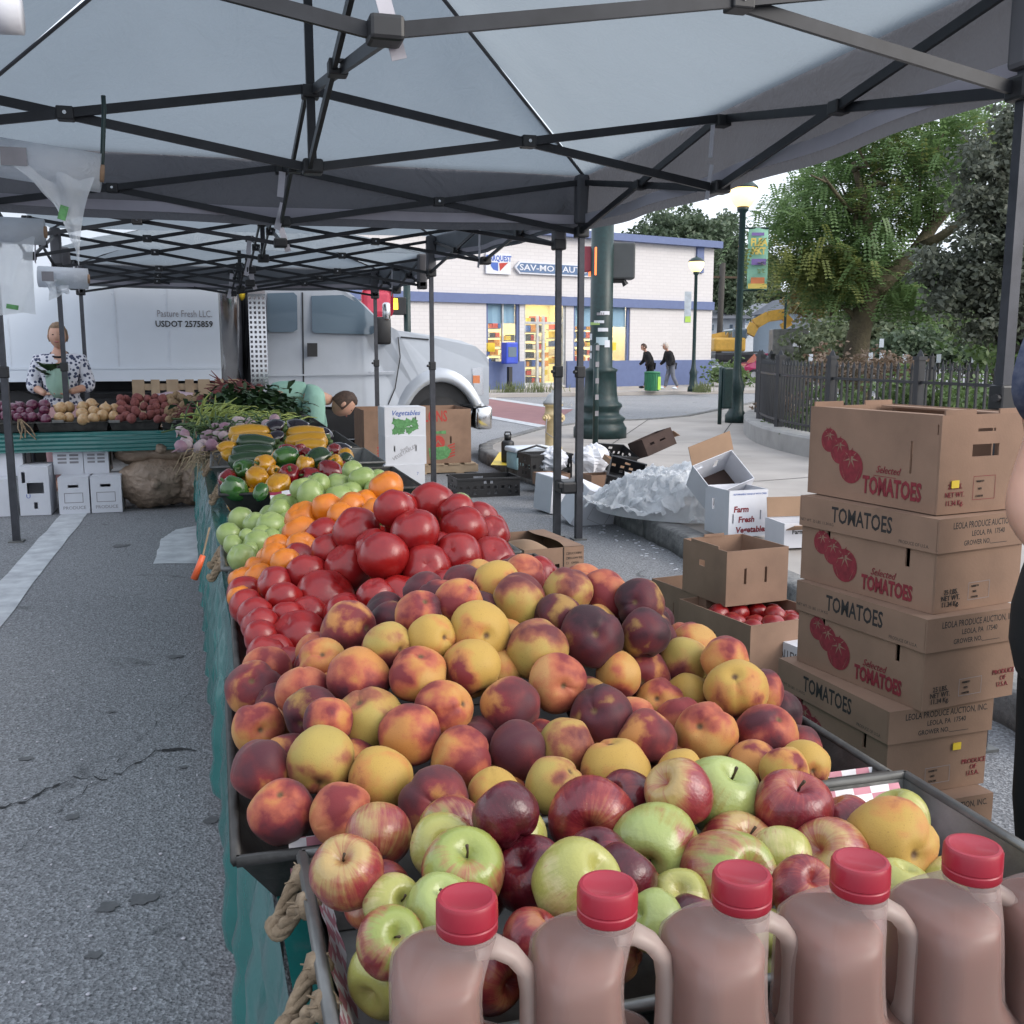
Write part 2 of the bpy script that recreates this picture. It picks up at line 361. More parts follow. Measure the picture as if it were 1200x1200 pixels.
def apple_mat(name, bias, g, mid, red, rough=.28):
    m, n, l, b = base_mat(name)
    tc = n.new('ShaderNodeTexCoord'); oi = n.new('ShaderNodeObjectInfo')
    sp = n.new('ShaderNodeSeparateXYZ'); l.new(tc.outputs['Object'], sp.inputs[0])
    fl = n.new('ShaderNodeCombineXYZ'); l.new(sp.outputs[0], fl.inputs[0]); l.new(sp.outputs[1], fl.inputs[1])
    nm = n.new('ShaderNodeVectorMath'); nm.operation = 'NORMALIZE'; l.new(fl.outputs[0], nm.inputs[0])
    cz = n.new('ShaderNodeCombineXYZ'); l.new(math_n(n, l, 'ADD', math_n(n, l, 'MULTIPLY', sp.outputs[2], .12), math_n(n, l, 'MULTIPLY', oi.outputs['Random'], 40)), cz.inputs[2])
    ad = n.new('ShaderNodeVectorMath'); ad.operation = 'ADD'; l.new(nm.outputs[0], ad.inputs[0]); l.new(cz.outputs[0], ad.inputs[1])
    st = noise_n(n, l, ad.outputs[0], 7, 4, .7)
    big = noise_n(n, l, coords(n, l), 1.0, 2)
    top = math_n(n, l, 'MULTIPLY', math_n(n, l, 'MAXIMUM', math_n(n, l, 'SUBTRACT', sp.outputs[2], .45), 0), -.55)
    h = math_n(n, l, 'ADD', math_n(n, l, 'MULTIPLY', math_n(n, l, 'SUBTRACT', st, .5), .55), big)
    h = math_n(n, l, 'ADD', math_n(n, l, 'ADD', h, top), bias)
    c = ramp(n, l, h, [(.3, g), (.47, mid), (.6, red), (.85, tuple(x * .6 for x in red))])
    vo = n.new('ShaderNodeTexVoronoi'); vo.inputs['Scale'].default_value = 9; l.new(tc.outputs['Object'], vo.inputs['Vector'])
    c = mixc(n, l, ramp(n, l, vo.outputs['Distance'], [(.04, (.5, .5, .5)), (.075, (0, 0, 0))]), c, (.55, .45, .3))
    l.new(c, b.inputs['Base Color']); b.inputs['Roughness'].default_value = rough
    b.inputs['Coat Weight'].default_value = .15; b.inputs['Coat Roughness'].default_value = .2
    bump(n, l, b, noise_n(n, l, coords(n, l), 5, 3), .08, .05)
    return m
GA, YA = (.29, .34, .11), (.46, .4, .17)
APPLE = {'g': apple_mat('apple_green', -.17, GA, (.27, .26, .065), (.25, .06, .04)), 'y': apple_mat('apple_yellow', -.14, (.34, .33, .09), YA, (.3, .085, .05)),
         'b': apple_mat('apple_blush', -.01, (.25, .29, .07), (.31, .14, .065), (.2, .03, .032)), 'r': apple_mat('apple_red', .12, (.34, .13, .06), (.25, .036, .032), (.16, .013, .022)),
         'd': apple_mat('apple_dark_red', .24, (.2, .03, .025), (.13, .01, .018), (.085, .006, .014)), 's': apple_mat('apple_pink_stripe', .05, (.38, .26, .1), (.3, .1, .055), (.23, .03, .038))}
def veg(name, c1, c2, rough=.25, vs=1.4, coat=.2, bmp=.05):
    m = pm(name, c1, rough, col2=c2, vs=vs, coat=coat, bmp=bmp, bs=4, bd=.06); return m
mTom = veg('red_tomato_skin', (.28, .012, .010), (.2, .007, .010), .28, 1.1, .08)
mTomO = veg('orange_tomato_skin', (.6, .18, .01), (.5, .13, .01), .32, coat=.05)
mTomG = veg('green_tomato_skin', (.2, .28, .08), (.28, .35, .13), .32, coat=.08)
mPepG = veg('green_pepper_skin', (.02, .075, .018), (.045, .13, .02), .15, coat=.4)
mPepD = veg('dark_green_pepper_skin', (.012, .03, .012), (.025, .06, .018), .15, coat=.4)
mPepY = veg('yellow_pepper_skin', (.52, .26, .008), (.46, .19, .008), .17, coat=.4)
mPepR = veg('red_pepper_skin', (.2, .007, .01), (.14, .006, .009), .17, coat=.4)
mPepO = veg('orange_pepper_skin', (.62, .24, .012), (.6, .3, .02), .2, coat=.4)
mSqY = veg('yellow_squash_skin', (.5, .27, .014), (.45, .21, .01), .3)
mZuc = veg('zucchini_skin', (.01, .028, .014), (.025, .06, .022), .25, vs=6)
mEgg = veg('eggplant_skin', (.008, .004, .01), (.014, .006, .014), .1, coat=.6)
mStem = pm('green_stem', (.07, .12, .035), .6, var=.3, vs=4)
mStemB = pm('brown_stem', (.05, .03, .015), .8, var=.3)
mOnR = veg('red_onion_skin', (.07, .012, .035), (.13, .025, .06), .3, vs=3)
mOnY = veg('yellow_onion_skin', (.4, .22, .095), (.46, .33, .18), .4, vs=3)
mPotR = pm('red_potato_skin', (.15, .035, .035), .75, col2=(.24, .08, .07), vs=2.5, bmp=.3, bs=9, bd=.04)
mPotB = pm('brown_potato_skin', (.33, .23, .13), .85, col2=(.22, .14, .08), vs=2.2, bmp=.35, bs=8, bd=.05)
mBeet = pm('beet_skin', (.07, .012, .016), .7, col2=(.15, .03, .025), vs=3, bmp=.3, bs=8, bd=.04)
mTurn = pm('turnip_skin', (.55, .5, .48), .5, col2=(.22, .06, .14), vs=1.1)
mLeafD = pm('herb_leaf_dark', (.012, .035, .012), .6, col2=(.03, .07, .02), vs=9)
mLeafM = pm('onion_leaf', (.025, .06, .016), .5, col2=(.06, .115, .03), vs=7)
mLeafY = pm('bean_pod', (.32, .36, .09), .5, col2=(.2, .28, .07), vs=7)
mRoots = pm('dry_roots', (.32, .25, .16), .9, var=.3, vs=20)
# ================================================================== setting: ground
g = MB(); g.grid(lambda u, v: (-60 + 120 * u, -20 + 130 * v, 0), 2, 2); struct('ground', g, mAsph)
def sheet(name, pts, mat, z, parent=None):
    m = MB(); m.poly([(p[0], p[1], z) for p in pts]); return struct(name, m, mat)
def P2(x, y): p = atz(x, y); return (p.x, p.y)
# cross street beyond the plaza
sheet('road', [(-60, 13.4), (3.4, 13.4), (5.2, 16.2), (60, 45), (60, 90), (-60, 90)], mRoad, .004)
sheet('crosswalk', [P2(540, 486), P2(640, 500), P2(672, 480), P2(575, 466), P2(540, 464)], mPink, .008)
for a, b, w in ((P2(545, 484), P2(640, 501), .32), (P2(548, 463), P2(664, 480), .4)):
    d = Vector((b[0] - a[0], b[1] - a[1])); nn = Vector((-d.y, d.x)).normalized() * w / 2
    sheet('road_marking', [(a[0] - nn.x, a[1] - nn.y), (b[0] - nn.x, b[1] - nn.y), (b[0] + nn.x, b[1] + nn.y), (a[0] + nn.x, a[1] + nn.y)], mPaint, .012)
sheet('road_marking', [P2(735, 493), P2(765, 500), P2(757, 502), P2(725, 494)], mPaint, .012)
# parking bay line and worn arrow in the market lane
def wob(pts, amp, seg=8):
    out = []
    for i, p in enumerate(pts):
        q = pts[(i + 1) % len(pts)]
        for k in range(seg):
            t = k / seg; out.append((p[0] + (q[0] - p[0]) * t + R.uniform(-amp, amp), p[1] + (q[1] - p[1]) * t + R.uniform(-amp, amp)))
    return out
sheet('lane_line', wob([(-1.41, 2.0), (-1.185, 2.0), (-1.185, 10.15), (-1.41, 10.2)], .008, 24), mPaint, .004)
sheet('lane_marking', wob([P2(180, 661), P2(189, 632), P2(206, 621), P2(233, 616), P2(245, 616), P2(246, 661)], .006), mPaint, .004)
cr = MB(); pts = [P2(-10, 950)] ; xs = list(range(-10, 246, 8))
poly = []
for i, x in enumerate(xs):
    y = 948 - (x + 10) * .31 + 6 * math.sin(x * .06) + R.uniform(-3, 3); p = atz(x, y); poly.append(p)
for a, b in zip(poly[:-1], poly[1:]):
    w = R.choice((.002, .004, .004, .007, .012))
    cr.poly([(a.x, a.y - w, .004), (b.x, b.y - w, .004), (b.x, b.y + w, .004), (a.x, a.y + w, .004)])
struct('pavement_crack', cr, mCrack)
for (x0, y0, x1, y1, am) in ((20, 1000, 150, 880, 5), (150, 880, 238, 800, 4), (120, 700, 232, 706, 3)):
    m = MB(); n_ = 26; poly = [atz(x0 + (x1 - x0) * i / n_ + R.uniform(-am, am) * .5, y0 + (y1 - y0) * i / n_ + am * noise.noise(Vector((i * .35, x0, 0))) * 1.6) for i in range(n_ + 1)]
    for a, b in zip(poly[:-1], poly[1:]):
        w = R.choice((0.0004, .0006, .001, .0016)); d = (b - a).normalized(); s_ = Vector((-d.y, d.x, 0)) * w
        m.poly([a - s_ + Vector((0, 0, .004)), b - s_ + Vector((0, 0, .004)), b + s_ + Vector((0, 0, .004)), a + s_ + Vector((0, 0, .004))])
    struct('pavement_crack', m, mCrack)
mStain = pm('oil_stain', (.085, .087, .092), .7, col2=(.13, .132, .138), vs=30, rnd=False)
for (x, y, r) in ((165, 1055, .03), (126, 1064, .024), (205, 770, .03), (130, 835, .014), (248, 962, .02), (85, 958, .02), (140, 640, .05), (30, 890, .02), (215, 900, .012), (110, 1120, .016)):
    c = atz(x, y); m = MB(); m.poly([(c.x + r * 1.25 * math.cos(k * .1309) * (1 + .6 * noise.noise(Vector((math.cos(k * .1309) * 1.5, math.sin(k * .1309) * 1.5, x)))), c.y + r * math.sin(k * .1309) * (1 + .6 * noise.noise(Vector((math.cos(k * .1309) * 1.5, math.sin(k * .1309) * 1.5, x)))), .0042) for k in range(48)]); struct('stain', m, mStain)
m = MB()
for k in range(40):
    c = atz(R.uniform(0, 232), R.uniform(680, 1190)); m.ball((c.x, c.y, .004), (R.uniform(.003, .007), R.uniform(.003, .006), .003), 6, 4)
ob('grit', m.mesh('grit', mStrap))['kind'] = 'stuff'
# plaza with its granite kerb
kerb_px = [(1290, 905), (1050, 775), (815, 657), (760, 629), (700, 602), (640, 573), (600, 556), (577, 546), (566, 540), (566, 533), (580, 527), (632, 511), (690, 503), (757, 500), (800, 496), (860, 483), (890, 476)]
kerb = [Vector(P2(*p)) for p in kerb_px]
ppts = [(k.x, k.y) for k in kerb] + [(30, 30), (40, 5), (12, -2)]
pv = MB(); pv.prism([(x, y, .02) for x, y in ppts], (0, 0, .125)); pav = struct('pavement', pv, mPave)
n_k = 0
for a, b in zip(kerb[:-1], kerb[1:]):
    d = b - a; L = d.length; k = max(1, int(L / 1.5)); nn = Vector((-d.y, d.x)).normalized() * -.02
    for i in range(k):
        p, q = a + d * (i / k) + d.normalized() * .006, a + d * ((i + 1) / k) - d.normalized() * .006
        m = MB(); nseg = max(2, int((q - p).length / .12)); rows = []
        side = Vector((d.y, -d.x)).normalized()
        for s_ in range(nseg + 1):
            c = p + (q - p) * (s_ / nseg)
            j = lambda am: R.uniform(-am, am)
            A = c - side * (.055 + j(.014)); B = c - side * (.05 + j(.008)); D = c + side * .14
            rows.append([(A.x, A.y, -.02), (A.x, A.y, .06 + j(.01)), (B.x, B.y, .148 + j(.006)), ((B.x * .8 + D.x * .2), (B.y * .8 + D.y * .2), .163 + j(.004)), (D.x, D.y, .160), (D.x, D.y, -.02)])
        m.loft(rows); ob('kerb_stone', m.mesh('kerb_stone', mGranite, True), pav)
# pavement joints (real grooves laid as thin recessed strips)
for (x0, y0, x1, y1) in ((700, 545, 880, 548), (640, 530, 900, 531), (770, 590, 950, 575), (700, 545, 760, 500), (800, 590, 860, 500)):
    a, b = Vector(P2(x0, y0)), Vector(P2(x1, y1)); d = (b - a); nn = Vector((-d.y, d.x)).normalized() * .008
    m = MB(); m.poly([(a.x - nn.x, a.y - nn.y, .1485), (b.x - nn.x, b.y - nn.y, .1485), (b.x + nn.x, b.y + nn.y, .1485), (a.x + nn.x, a.y + nn.y, .1485)]); ob('joint', m.mesh('joint', mCrack), pav)
# yellow painted patch at the kerb corner
m = MB(); m.poly([(p.x, p.y, .166) for p in (atz(575, 545, .165), atz(585, 530, .165), atz(618, 527, .165), atz(612, 546, .165))]); ob('yellow_paint', m.mesh('yellow_paint', mYel), pav)
# ================================================================== canopies
def canopy(cn, zl, zu, zpk, label, group, seen=(0, 1, 2, 3), legs=(0, 1, 2, 3), detail=True, val=(1, 2, 3), vh=.46, bw=(.018, .042), vmat=None):
    """cn: near-left, near-right, far-right, far-left ground corners"""
    c = [Vector((x, y, 0)) for x, y in cn]; ctr = sum(c, Vector()) / 4
    t = thing('pop_up_canopy', label, 'canopy', ctr, 0, group)
    Z = lambda p, z: Vector((p.x, p.y, z))
    ze = zu + .06; pk = Z(ctr, zpk)
    mids = [(c[i] + c[(i + 1) % 4]) / 2 for i in range(4)]
    for i in range(4):                                   # four fabric panels, sagging between the ribs
        a, b = Z(c[i] + (c[i] - ctr).normalized() * .06, ze), Z(c[(i + 1) % 4] + (c[(i + 1) % 4] - ctr).normalized() * .06, ze)
        def fn(u, v, a=a, b=b):
            e = a.lerp(b, u); p = e.lerp(pk, v)
            s = math.sin(PI * u) * math.sin(PI * v)
            w_ = abs(2 * u - 1) ** 2 * (1 - v) * min(1, v * 7)
            return p + Vector((0, 0, -.10 * s + .02 * math.sin(u * 30 + v * 9 + i) * w_ + .03 * w_ * noise.noise(Vector((u * 14, v * 3, i))) + min(1, v * 7) * .014 * noise.noise(Vector((u * 5, v * 4, i + 7)))))
        m = MB(); m.grid(fn, 60, 26); part('canopy_cloth', m, mFab, t, True, world=True)
        s_ = MB(); s_.bar(a + Vector((0, 0, -.012)), pk + Vector((0, 0, -.02)), .022, .01); part('seam', s_, mFabD, t, world=True)
        if i not in val: continue
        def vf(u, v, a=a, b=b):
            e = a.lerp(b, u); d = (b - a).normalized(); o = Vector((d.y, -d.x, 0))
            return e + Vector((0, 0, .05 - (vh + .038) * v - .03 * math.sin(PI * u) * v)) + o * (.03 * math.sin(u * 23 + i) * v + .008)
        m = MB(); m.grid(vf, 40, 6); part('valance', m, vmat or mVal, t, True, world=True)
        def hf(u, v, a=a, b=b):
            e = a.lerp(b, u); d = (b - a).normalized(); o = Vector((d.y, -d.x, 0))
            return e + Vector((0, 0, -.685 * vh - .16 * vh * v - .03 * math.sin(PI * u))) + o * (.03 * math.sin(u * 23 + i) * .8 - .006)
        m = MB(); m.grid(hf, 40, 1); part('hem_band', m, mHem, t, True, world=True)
    for i in range(4):
        p = c[i]
        if i in legs:
            inn = (ctr - p).normalized()
            m = MB(); m.bar(Z(p, 0.012), Z(p, 1.35), .052, .052, (1, 0, 0)); m.bar(Z(p, 1.35), Z(p, zu + .02), .042, .042, (1, 0, 0))
            lg = part('leg', m, mLeg, t, world=True)
            f = MB(); f.box(Z(p, .006), (.11, .11, .012)); part('foot_plate', f, mSteel, lg, world=True)
            k = MB(); k.box(Z(p, 1.33), (.07, .07, .09), bev=.008); k.tube([Z(p, 1.33), Z(p, 1.33) + Vector((-.06, -.03, 0))], .014); part('adjuster', k, mPlas, lg, world=True)
        m = MB(); m.box(Z(p, zu - .02), (.085, .085, .1), bev=.01); part('bracket', m, mPlas, t, world=True); m = MB(); m.box(Z(p, zl), (.1, .1, .085), bev=.012); part('bracket', m, mPlas, t, world=True)
        pk2 = MB(); q = Z(p, zu + .02); pk2.box(q - Vector((0, 0, .14)), (.1, .1, .36), bev=.02); part('corner_pocket', pk2, mFabD, t, world=True)
    def br(p):
        m = MB(); m.box(Z(p, zu - .01), (.085, .085, .06), bev=.008); part('bracket', m, mPlas, t, world=True); m = MB(); m.box(Z(p, zl), (.1, .1, .07), bev=.012); part('bracket', m, mPlas, t, world=True)
    for p in mids + [ctr]: br(p)
    def X(p, q):
        d = (q - p).normalized(); o = Vector((-d.y, d.x, 0)) * .016
        for (za, zb, s) in ((zu, zl, 1), (zl, zu, -1)):
            m = MB(); m.bar(Z(p, za) + o * s + d * .03, Z(q, zb) + o * s - d * .03, bw[0], bw[1]); part('truss_bar', m, mBar, t, world=True)
        h = (p + q) / 2; m = MB(); m.box(Z(h, (zu + zl) / 2), (.075, .075, .06), bev=.006); jb = part('joint_plate', m, mPlas, t, world=True)
        if detail:
            m = MB(); m.tube([Z(h, (zu + zl) / 2) - Vector((0, .042, 0)), Z(h, (zu + zl) / 2) - Vector((0, .036, 0))], .009); part('rivet', m, mChrome, jb, world=True)
    for i in range(4):
        if i in seen: X(c[i], mids[i]); X(mids[i], c[(i + 1) % 4])
        X(mids[i], ctr)
    m = MB(); m.bar(Z(ctr, zl), Z(ctr, zpk - .03), .04, .04, (1, 0, 0)); part('centre_post', m, mBar, t, world=True)
    for i in range(4):                                    # white ties of the cloth at each side's middle
        d = (c[(i + 1) % 4] - c[i]).normalized(); o = Vector((-d.y, d.x, 0)) * .05
        m = MB()
        for s, (z0, z1, dx) in enumerate(((zu - .03, zu - .2, .02), (zl + .12, zl - .06, .05))):
            a = Z(mids[i], z0) + o; b = Z(mids[i], z1) + o + d * dx
            m.bar(a, b, .045, .004, o)
        part('strap', m, mStrap, t, world=True)
    return t
canopy([(-1.72, 3.02), (2.73, 3.08), (2.745, 7.61), (-1.72, 7.56)], 2.39, 2.75, 3.97, 'large grey pop-up canopy overhead above the peaches, red tomatoes and cider jugs', 'grey pop-up market canopies', vh=.42)
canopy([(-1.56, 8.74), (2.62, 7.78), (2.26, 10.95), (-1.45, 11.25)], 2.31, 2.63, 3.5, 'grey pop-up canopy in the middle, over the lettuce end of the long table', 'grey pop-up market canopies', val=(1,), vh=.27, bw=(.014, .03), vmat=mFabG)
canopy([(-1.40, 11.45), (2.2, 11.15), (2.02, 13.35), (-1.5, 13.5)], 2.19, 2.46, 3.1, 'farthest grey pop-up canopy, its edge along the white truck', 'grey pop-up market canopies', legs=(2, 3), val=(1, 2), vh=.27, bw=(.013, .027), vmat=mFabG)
# velcro binding round the two legs that meet
bd_ = MB(); p = atz(672, 632); bd_.box((2.69, 7.70, .42), (.19, .22, .1), bev=.02); bd_.box((2.60, 7.62, .44), (.06, .05, .05), bev=.01)
single('binding_strap', bd_, mPlas, 'black strap binding two canopy legs together in front of the kerb', 'strap')
# ================================================================== tables
def cloth_side(p, q, ztop, zbot, fold, flare, nu=90, amp=.011):
    p, q = Vector(p), Vector(q); d = (q - p).normalized(); o = Vector((d.y, -d.x, 0))
    ph = [R.uniform(0, 6) for _ in range(4)]
    def fn(u, v):
        L = (q - p).length * u
        w = amp * (math.sin(L * fold + ph[0]) + .6 * math.sin(L * fold * 2.3 + ph[1]) + .4 * math.sin(L * fold * .45 + ph[2])) * min(1, v * 1.6) ** .6
        hz = .006 * math.sin(v * 30 + L * 1.1 + ph[3])
        return p + d * L + Vector((0, 0, ztop + (zbot - ztop) * v)) + o * (flare * v + w + hz)
    return fn
TZ = .74
t = thing('market_table', 'long market table running away under the teal plastic cloth', 'table', (.5, 5.3, 0))
m = MB(); m.box((.46, 5.3, TZ - .025), (.82, 9.2, .03), Matrix.Rotation(.025, 3, 'Z')); part('tabletop', m, mWood, t, world=True)
for y in (1.2, 3.2, 5.2, 7.2, 9.4):
    for x in (.2, .75): m = MB(); m.tube([(x - .02 * y, y, 0), (x - .02 * y, y, TZ - .04)], .018); part('leg', m, mLeg, t, world=True)
XL = lambda y: .062 - .026 * (y - 1)
tc = thing('tablecloth', 'teal plastic cloth over the long produce table, hanging to its folds on the left', 'tablecloth', (.5, 5, TZ), 0)
m = MB(); m.grid(lambda u, v: (XL(.5 + 9.5 * v) + (1.0) * u, .5 + 9.5 * v, TZ + .004), 4, 30); part('cloth_top', m, mTeal, tc, True, world=True)
m = MB(); m.grid(cloth_side((XL(10), 10, 0), (XL(.5), .5, 0), TZ + .004, .1, 15, .045, 900, .014), 900, 12); part('cloth_side', m, mTeal, tc, True, world=True)
m = MB(); m.grid(cloth_side((XL(.5) + 1, .5, 0), (XL(10) + 1, 10, 0), TZ + .004, .1, 5.5, .06, 200), 200, 10); part('cloth_side', m, mTeal, tc, True, world=True)
LY0, LY1 = 10.35, 11.1
t = thing('market_table', 'back table of onions and potatoes across the far end', 'table', (-2, 10.7, 0))
m = MB(); m.box((-2.4, 10.72, TZ - .02), (4.2, .72, .03)); part('tabletop', m, mWood, t, world=True)
for x in (-4.2, -1.75, -.45):
    for y in (10.45, 11.0): m = MB(); m.tube([(x, y, 0), (x, y, TZ - .03)], .02); part('leg', m, mLeg, t, world=True)
tc2 = thing('tablecloth', 'teal plastic cloth stretched across the front of the onion table', 'tablecloth', (-2, 10.7, TZ), 0)
m = MB(); m.grid(lambda u, v: (-4.6 + 4.42 * u, 10.3 + .85 * v, TZ + .003), 4, 4); part('cloth_top', m, mTeal, tc2, True, world=True)
m = MB(); m.grid(cloth_side((-4.6, 10.3, 0), (-.2, 10.3, 0), TZ + .003, .56, 3.1, .02, 160, .02), 160, 16); part('cloth_side', m, mTeal, tc2, True, world=True)
# ================================================================== trays
def rope_handle(parent, c, axis, span=.1, drop=.055, r=.009):
    """a loop of three twisted strands through two holes in the tray wall"""
    c = Vector(c); ax = Vector(axis).normalized(); out = Vector((-1, 0, 0)) if abs(ax.y) > .5 else Vector((0, -1, 0))
    m = MB()
    for k in range(3):
        pts = []
        for i in range(41):
            u = i / 40; a = PI * u
            p = c + ax * (span * (u - .5)) + out * (drop * .75 * math.sin(a) + .005) + Vector((0, 0, -.045 * math.sin(a) + .006 * math.sin(a * 5)))
            th = u * 22 + k * 2.094
            pts.append(p + (out * math.cos(th) + Vector((0, 0, 1)) * math.sin(th)) * r * .62)
        m.tube(pts, r * .68, 6)
    for s in (-1, 1):
        for k in range(9):
            a = R.uniform(0, 6.28); b = c + ax * (s * span / 2)
            m.tube([b, b + Vector((R.uniform(-.02, .02), R.uniform(-.02, .02), R.uniform(-.015, .02))) + out * .012], [.0035, .001], 4)
        m.ball(c + ax * (s * span / 2) + out * .006, (.017, .019, .017), 8, 6, lambda d: 1 + .2 * noise.noise(d * 3))
    return part('rope_handle', m, mRope, parent, True, world=True)
def tray(x0, x1, y0, y1, zb, zr, label, mat=None, flare=.05, group=None, handles=1, rear=0):
    mat = mat or mTrayD
    t = thing('produce_tray', label, 'tray', ((x0 + x1) / 2, (y0 + y1) / 2, zb), 0, group)
    f = flare
    I = [(x0 + f, y0 + f, zb), (x1 - f, y0 + f, zb), (x1 - f, y1 - f, zb + rear), (x0 + f, y1 - f, zb + rear)]
    O = [(x0, y0, zr), (x1, y0, zr), (x1, y1, zr + rear), (x0, y1, zr + rear)]
    m = MB(); m.poly(I); part('tray_bottom', m, mat, t, world=True)
    for i in range(4):
        j = (i + 1) % 4; w = MB()
        a, b, c_, d = Vector(I[i]), Vector(I[j]), Vector(O[j]), Vector(O[i])
        nrm = (b - a).cross(d - a).normalized() * .006
        w.prism([a, b, c_, d], -nrm); part('tray_wall', w, mat, t, world=True)
    m = MB()
    for i in range(4): m.tube([O[i], O[(i + 1) % 4]], .008, 6)
    part('rim', m, mSteel if mat is mSteel else mat, t, True, world=True)
    if handles: 
        for s in range(handles): rope_handle(t, (x0 + .004, y0 + (.14 + .2 * s), zr - .012), (0, 1, 0), .07)
    return t
def paper(c, dx, dy, nx, ny, cell, mat, label, amp=.003, parent=None):
    """checked liner sheet lying along dx, dy from corner c"""
    M = face_matrix(c, dx, dy); m = MB(); L, H = Vector(dx).length, Vector(dy).length
    m.grid(lambda u, v: (L * u, H * v, amp * math.sin(u * 19 + v * 4)), nx, ny)
    me = m.mesh('paper_liner', mat, True); uv = me.uv_layers.new(name='UVMap')
    for lp in me.loops:
        v = me.vertices[lp.vertex_index].co; uv.data[lp.index].uv = (v.x / cell + .02, v.y / cell + .02)
    o = ob('paper_liner', me); o.matrix_world = M
    return tag(o, label, 'paper')
tray(.083, 1.0, .865, 1.275, TZ + .015, .85, 'dented steel tray holding the apples behind the cider jugs', mSteel, .03, handles=2)
tray(.0, 1.0, 1.31, 2.09, TZ + .01, .835, 'dark metal tray holding the peaches, nearest the apple tray', mTrayD, .05, handles=0)
tray(.02, .98, 2.12, 3.14, TZ + .01, .835, 'dark metal tray under the red and orange tomatoes', mTrayD, .05, handles=0)
tray(.0, .95, 3.2, 4.0, TZ + .01, .835, 'metal tray of green tomatoes with rope handles on its left', mSteel, .05, handles=2)
tray(.0, .95, 4.86, 5.75, TZ + .01, .84, 'metal tray filled with bell peppers', mTrayD, .05, handles=2)
tray(-.04, .92, 5.85, 6.7, TZ + .01, .86, 'metal tray under the yellow squash and zucchini', mSteel, .05, handles=2)
tray(-.08, .9, 6.8, 8.2, TZ + .01, .86, 'metal tray under the spring onions and turnips', mTrayD, .05, handles=2)
tray(-.12, .85, 8.3, 9.9, TZ + .01, .88, 'farthest metal tray on the long table, under the dark greens', mTrayD, .05, handles=0)
paper((.07, 1.325, .795), (.42, .028, 0), (0, .012, .048), 20, 2, .0245, mCheck, 'pink checked paper strip standing along the front of the peach tray')
paper((.74, 1.325, .80), (.26, .0, 0), (0, .02, .036), 12, 2, .0245, mCheck, 'short pink checked paper edge at the right front corner of the peach tray')
paper((.118, .90, .772), (.005, .36, 0), (-.026, 0, .072), 14, 2, .022, mCheck, 'pink checked paper along the left wall inside the apple tray')
paper((.76, 1.2, .80), (.2, 0, 0), (0, .035, .06), 14, 2, .03, mCheck, 'pink checked paper behind the apples at the tray right corner')
paper((.22, 4.55, .772), (.5, 0, 0), (0, .24, .085), 14, 4, .055, mCheckR, 'dark red checked paper draped in front of the pepper tray', .006)
# trays along the back table
for k, (x0, x1, lb) in enumerate(((-3.3, -1.62, 'red onions'), (-1.6, -.98, 'yellow onions'), (-.97, -.52, 'red potatoes'), (-.51, -.12, 'brown potatoes'))):
    tray(x0, x1, 10.31, 11.0, TZ + .01, .83, 'long dark tray of %s on the back table' % lb, mTrayD, .02, handles=0)
for px in (68, 134, 200):
    p = aty(px, 494, 10.28); m = MB(); m.box((0, 0, 0), (.1, .012, .028), bev=.004)
    single('label_holder', m, mSteel, {68: 'small steel label holder on the front of the back table, leftmost of three', 134: 'small steel label holder on the back table below the red potatoes', 200: 'small steel label holder on the back table, rightmost of three'}[px], 'label holder', p, group='label holders on the back table')
m = MB()
for k in range(6):
    a = aty(24 + R.uniform(-3, 3), 491, 10.26); b = aty(25 + 4 * k + R.uniform(-4, 4), 512 + R.uniform(-4, 4), 10.25)
    m.tube([a, (a + b) / 2 + Vector((.02 * (-1) ** k, 0, 0)), b], .006, 5)
single('twine_loop', m, mRope, 'loose jute twine hanging on the front of the onion table', 'twine')
# ================================================================== fruit shapes (unit radius, shared)
def lump(d, s, a, ph): return 1 + a * noise.noise(d * s + Vector((ph, ph * 1.7, -ph)))
def peach_shape(k):
    def fn(d):
        a = math.atan2(d.y, d.x); st = math.hypot(d.x, d.y); t = math.acos(max(-1, min(1, d.z)))
        g = .10 * math.exp(-(a / .2) ** 2) * st ** .5 * (1 if d.z > -.6 else .4)
        return (1 - g - .2 * math.exp(-(t / .26) ** 2) + .03 * math.exp(-((PI - t) / .25) ** 2)) * lump(d, 1.1, .11, k * 3.1) * lump(d, 3, .012, k)
    m = MB(); m.ball((0, 0, 0), (1, 1.02, .95 + .03 * (k % 3)), 34, 22, fn); return m.mesh('peach', mStem, True)
def apple_shape(k):
    def fn(d):
        t = math.acos(max(-1, min(1, d.z))); a = math.atan2(d.y, d.x)
        return (1 + .07 * d.z - .46 * math.exp(-(t / .33) ** 2) - .22 * math.exp(-((PI - t) / .3) ** 2) + .035 * math.cos(5 * a + k) * max(0, -d.z) ** 2) * lump(d, 1, .08, k * 2.3)
    m = MB(); m.ball((0, 0, 0), (1.02, 1, .93 + .05 * (k % 3)), 32, 26, fn); return m.mesh('apple', mStem, True)
def tomato_shape(k):
    def fn(d):
        t = math.acos(max(-1, min(1, d.z))); a = math.atan2(d.y, d.x); st = math.hypot(d.x, d.y)
        return (1 - .2 * math.exp(-(t / .32) ** 2) + .022 * math.cos((5 + k % 3) * a + k) * st * max(0, d.z + .4)) * lump(d, 1, .07, k * 4.7)
    m = MB(); m.ball((0, 0, 0), (1.02, 1.0, .92 + .03 * (k % 3)), 28, 18, fn); return m.mesh('tomato', mStem, True)
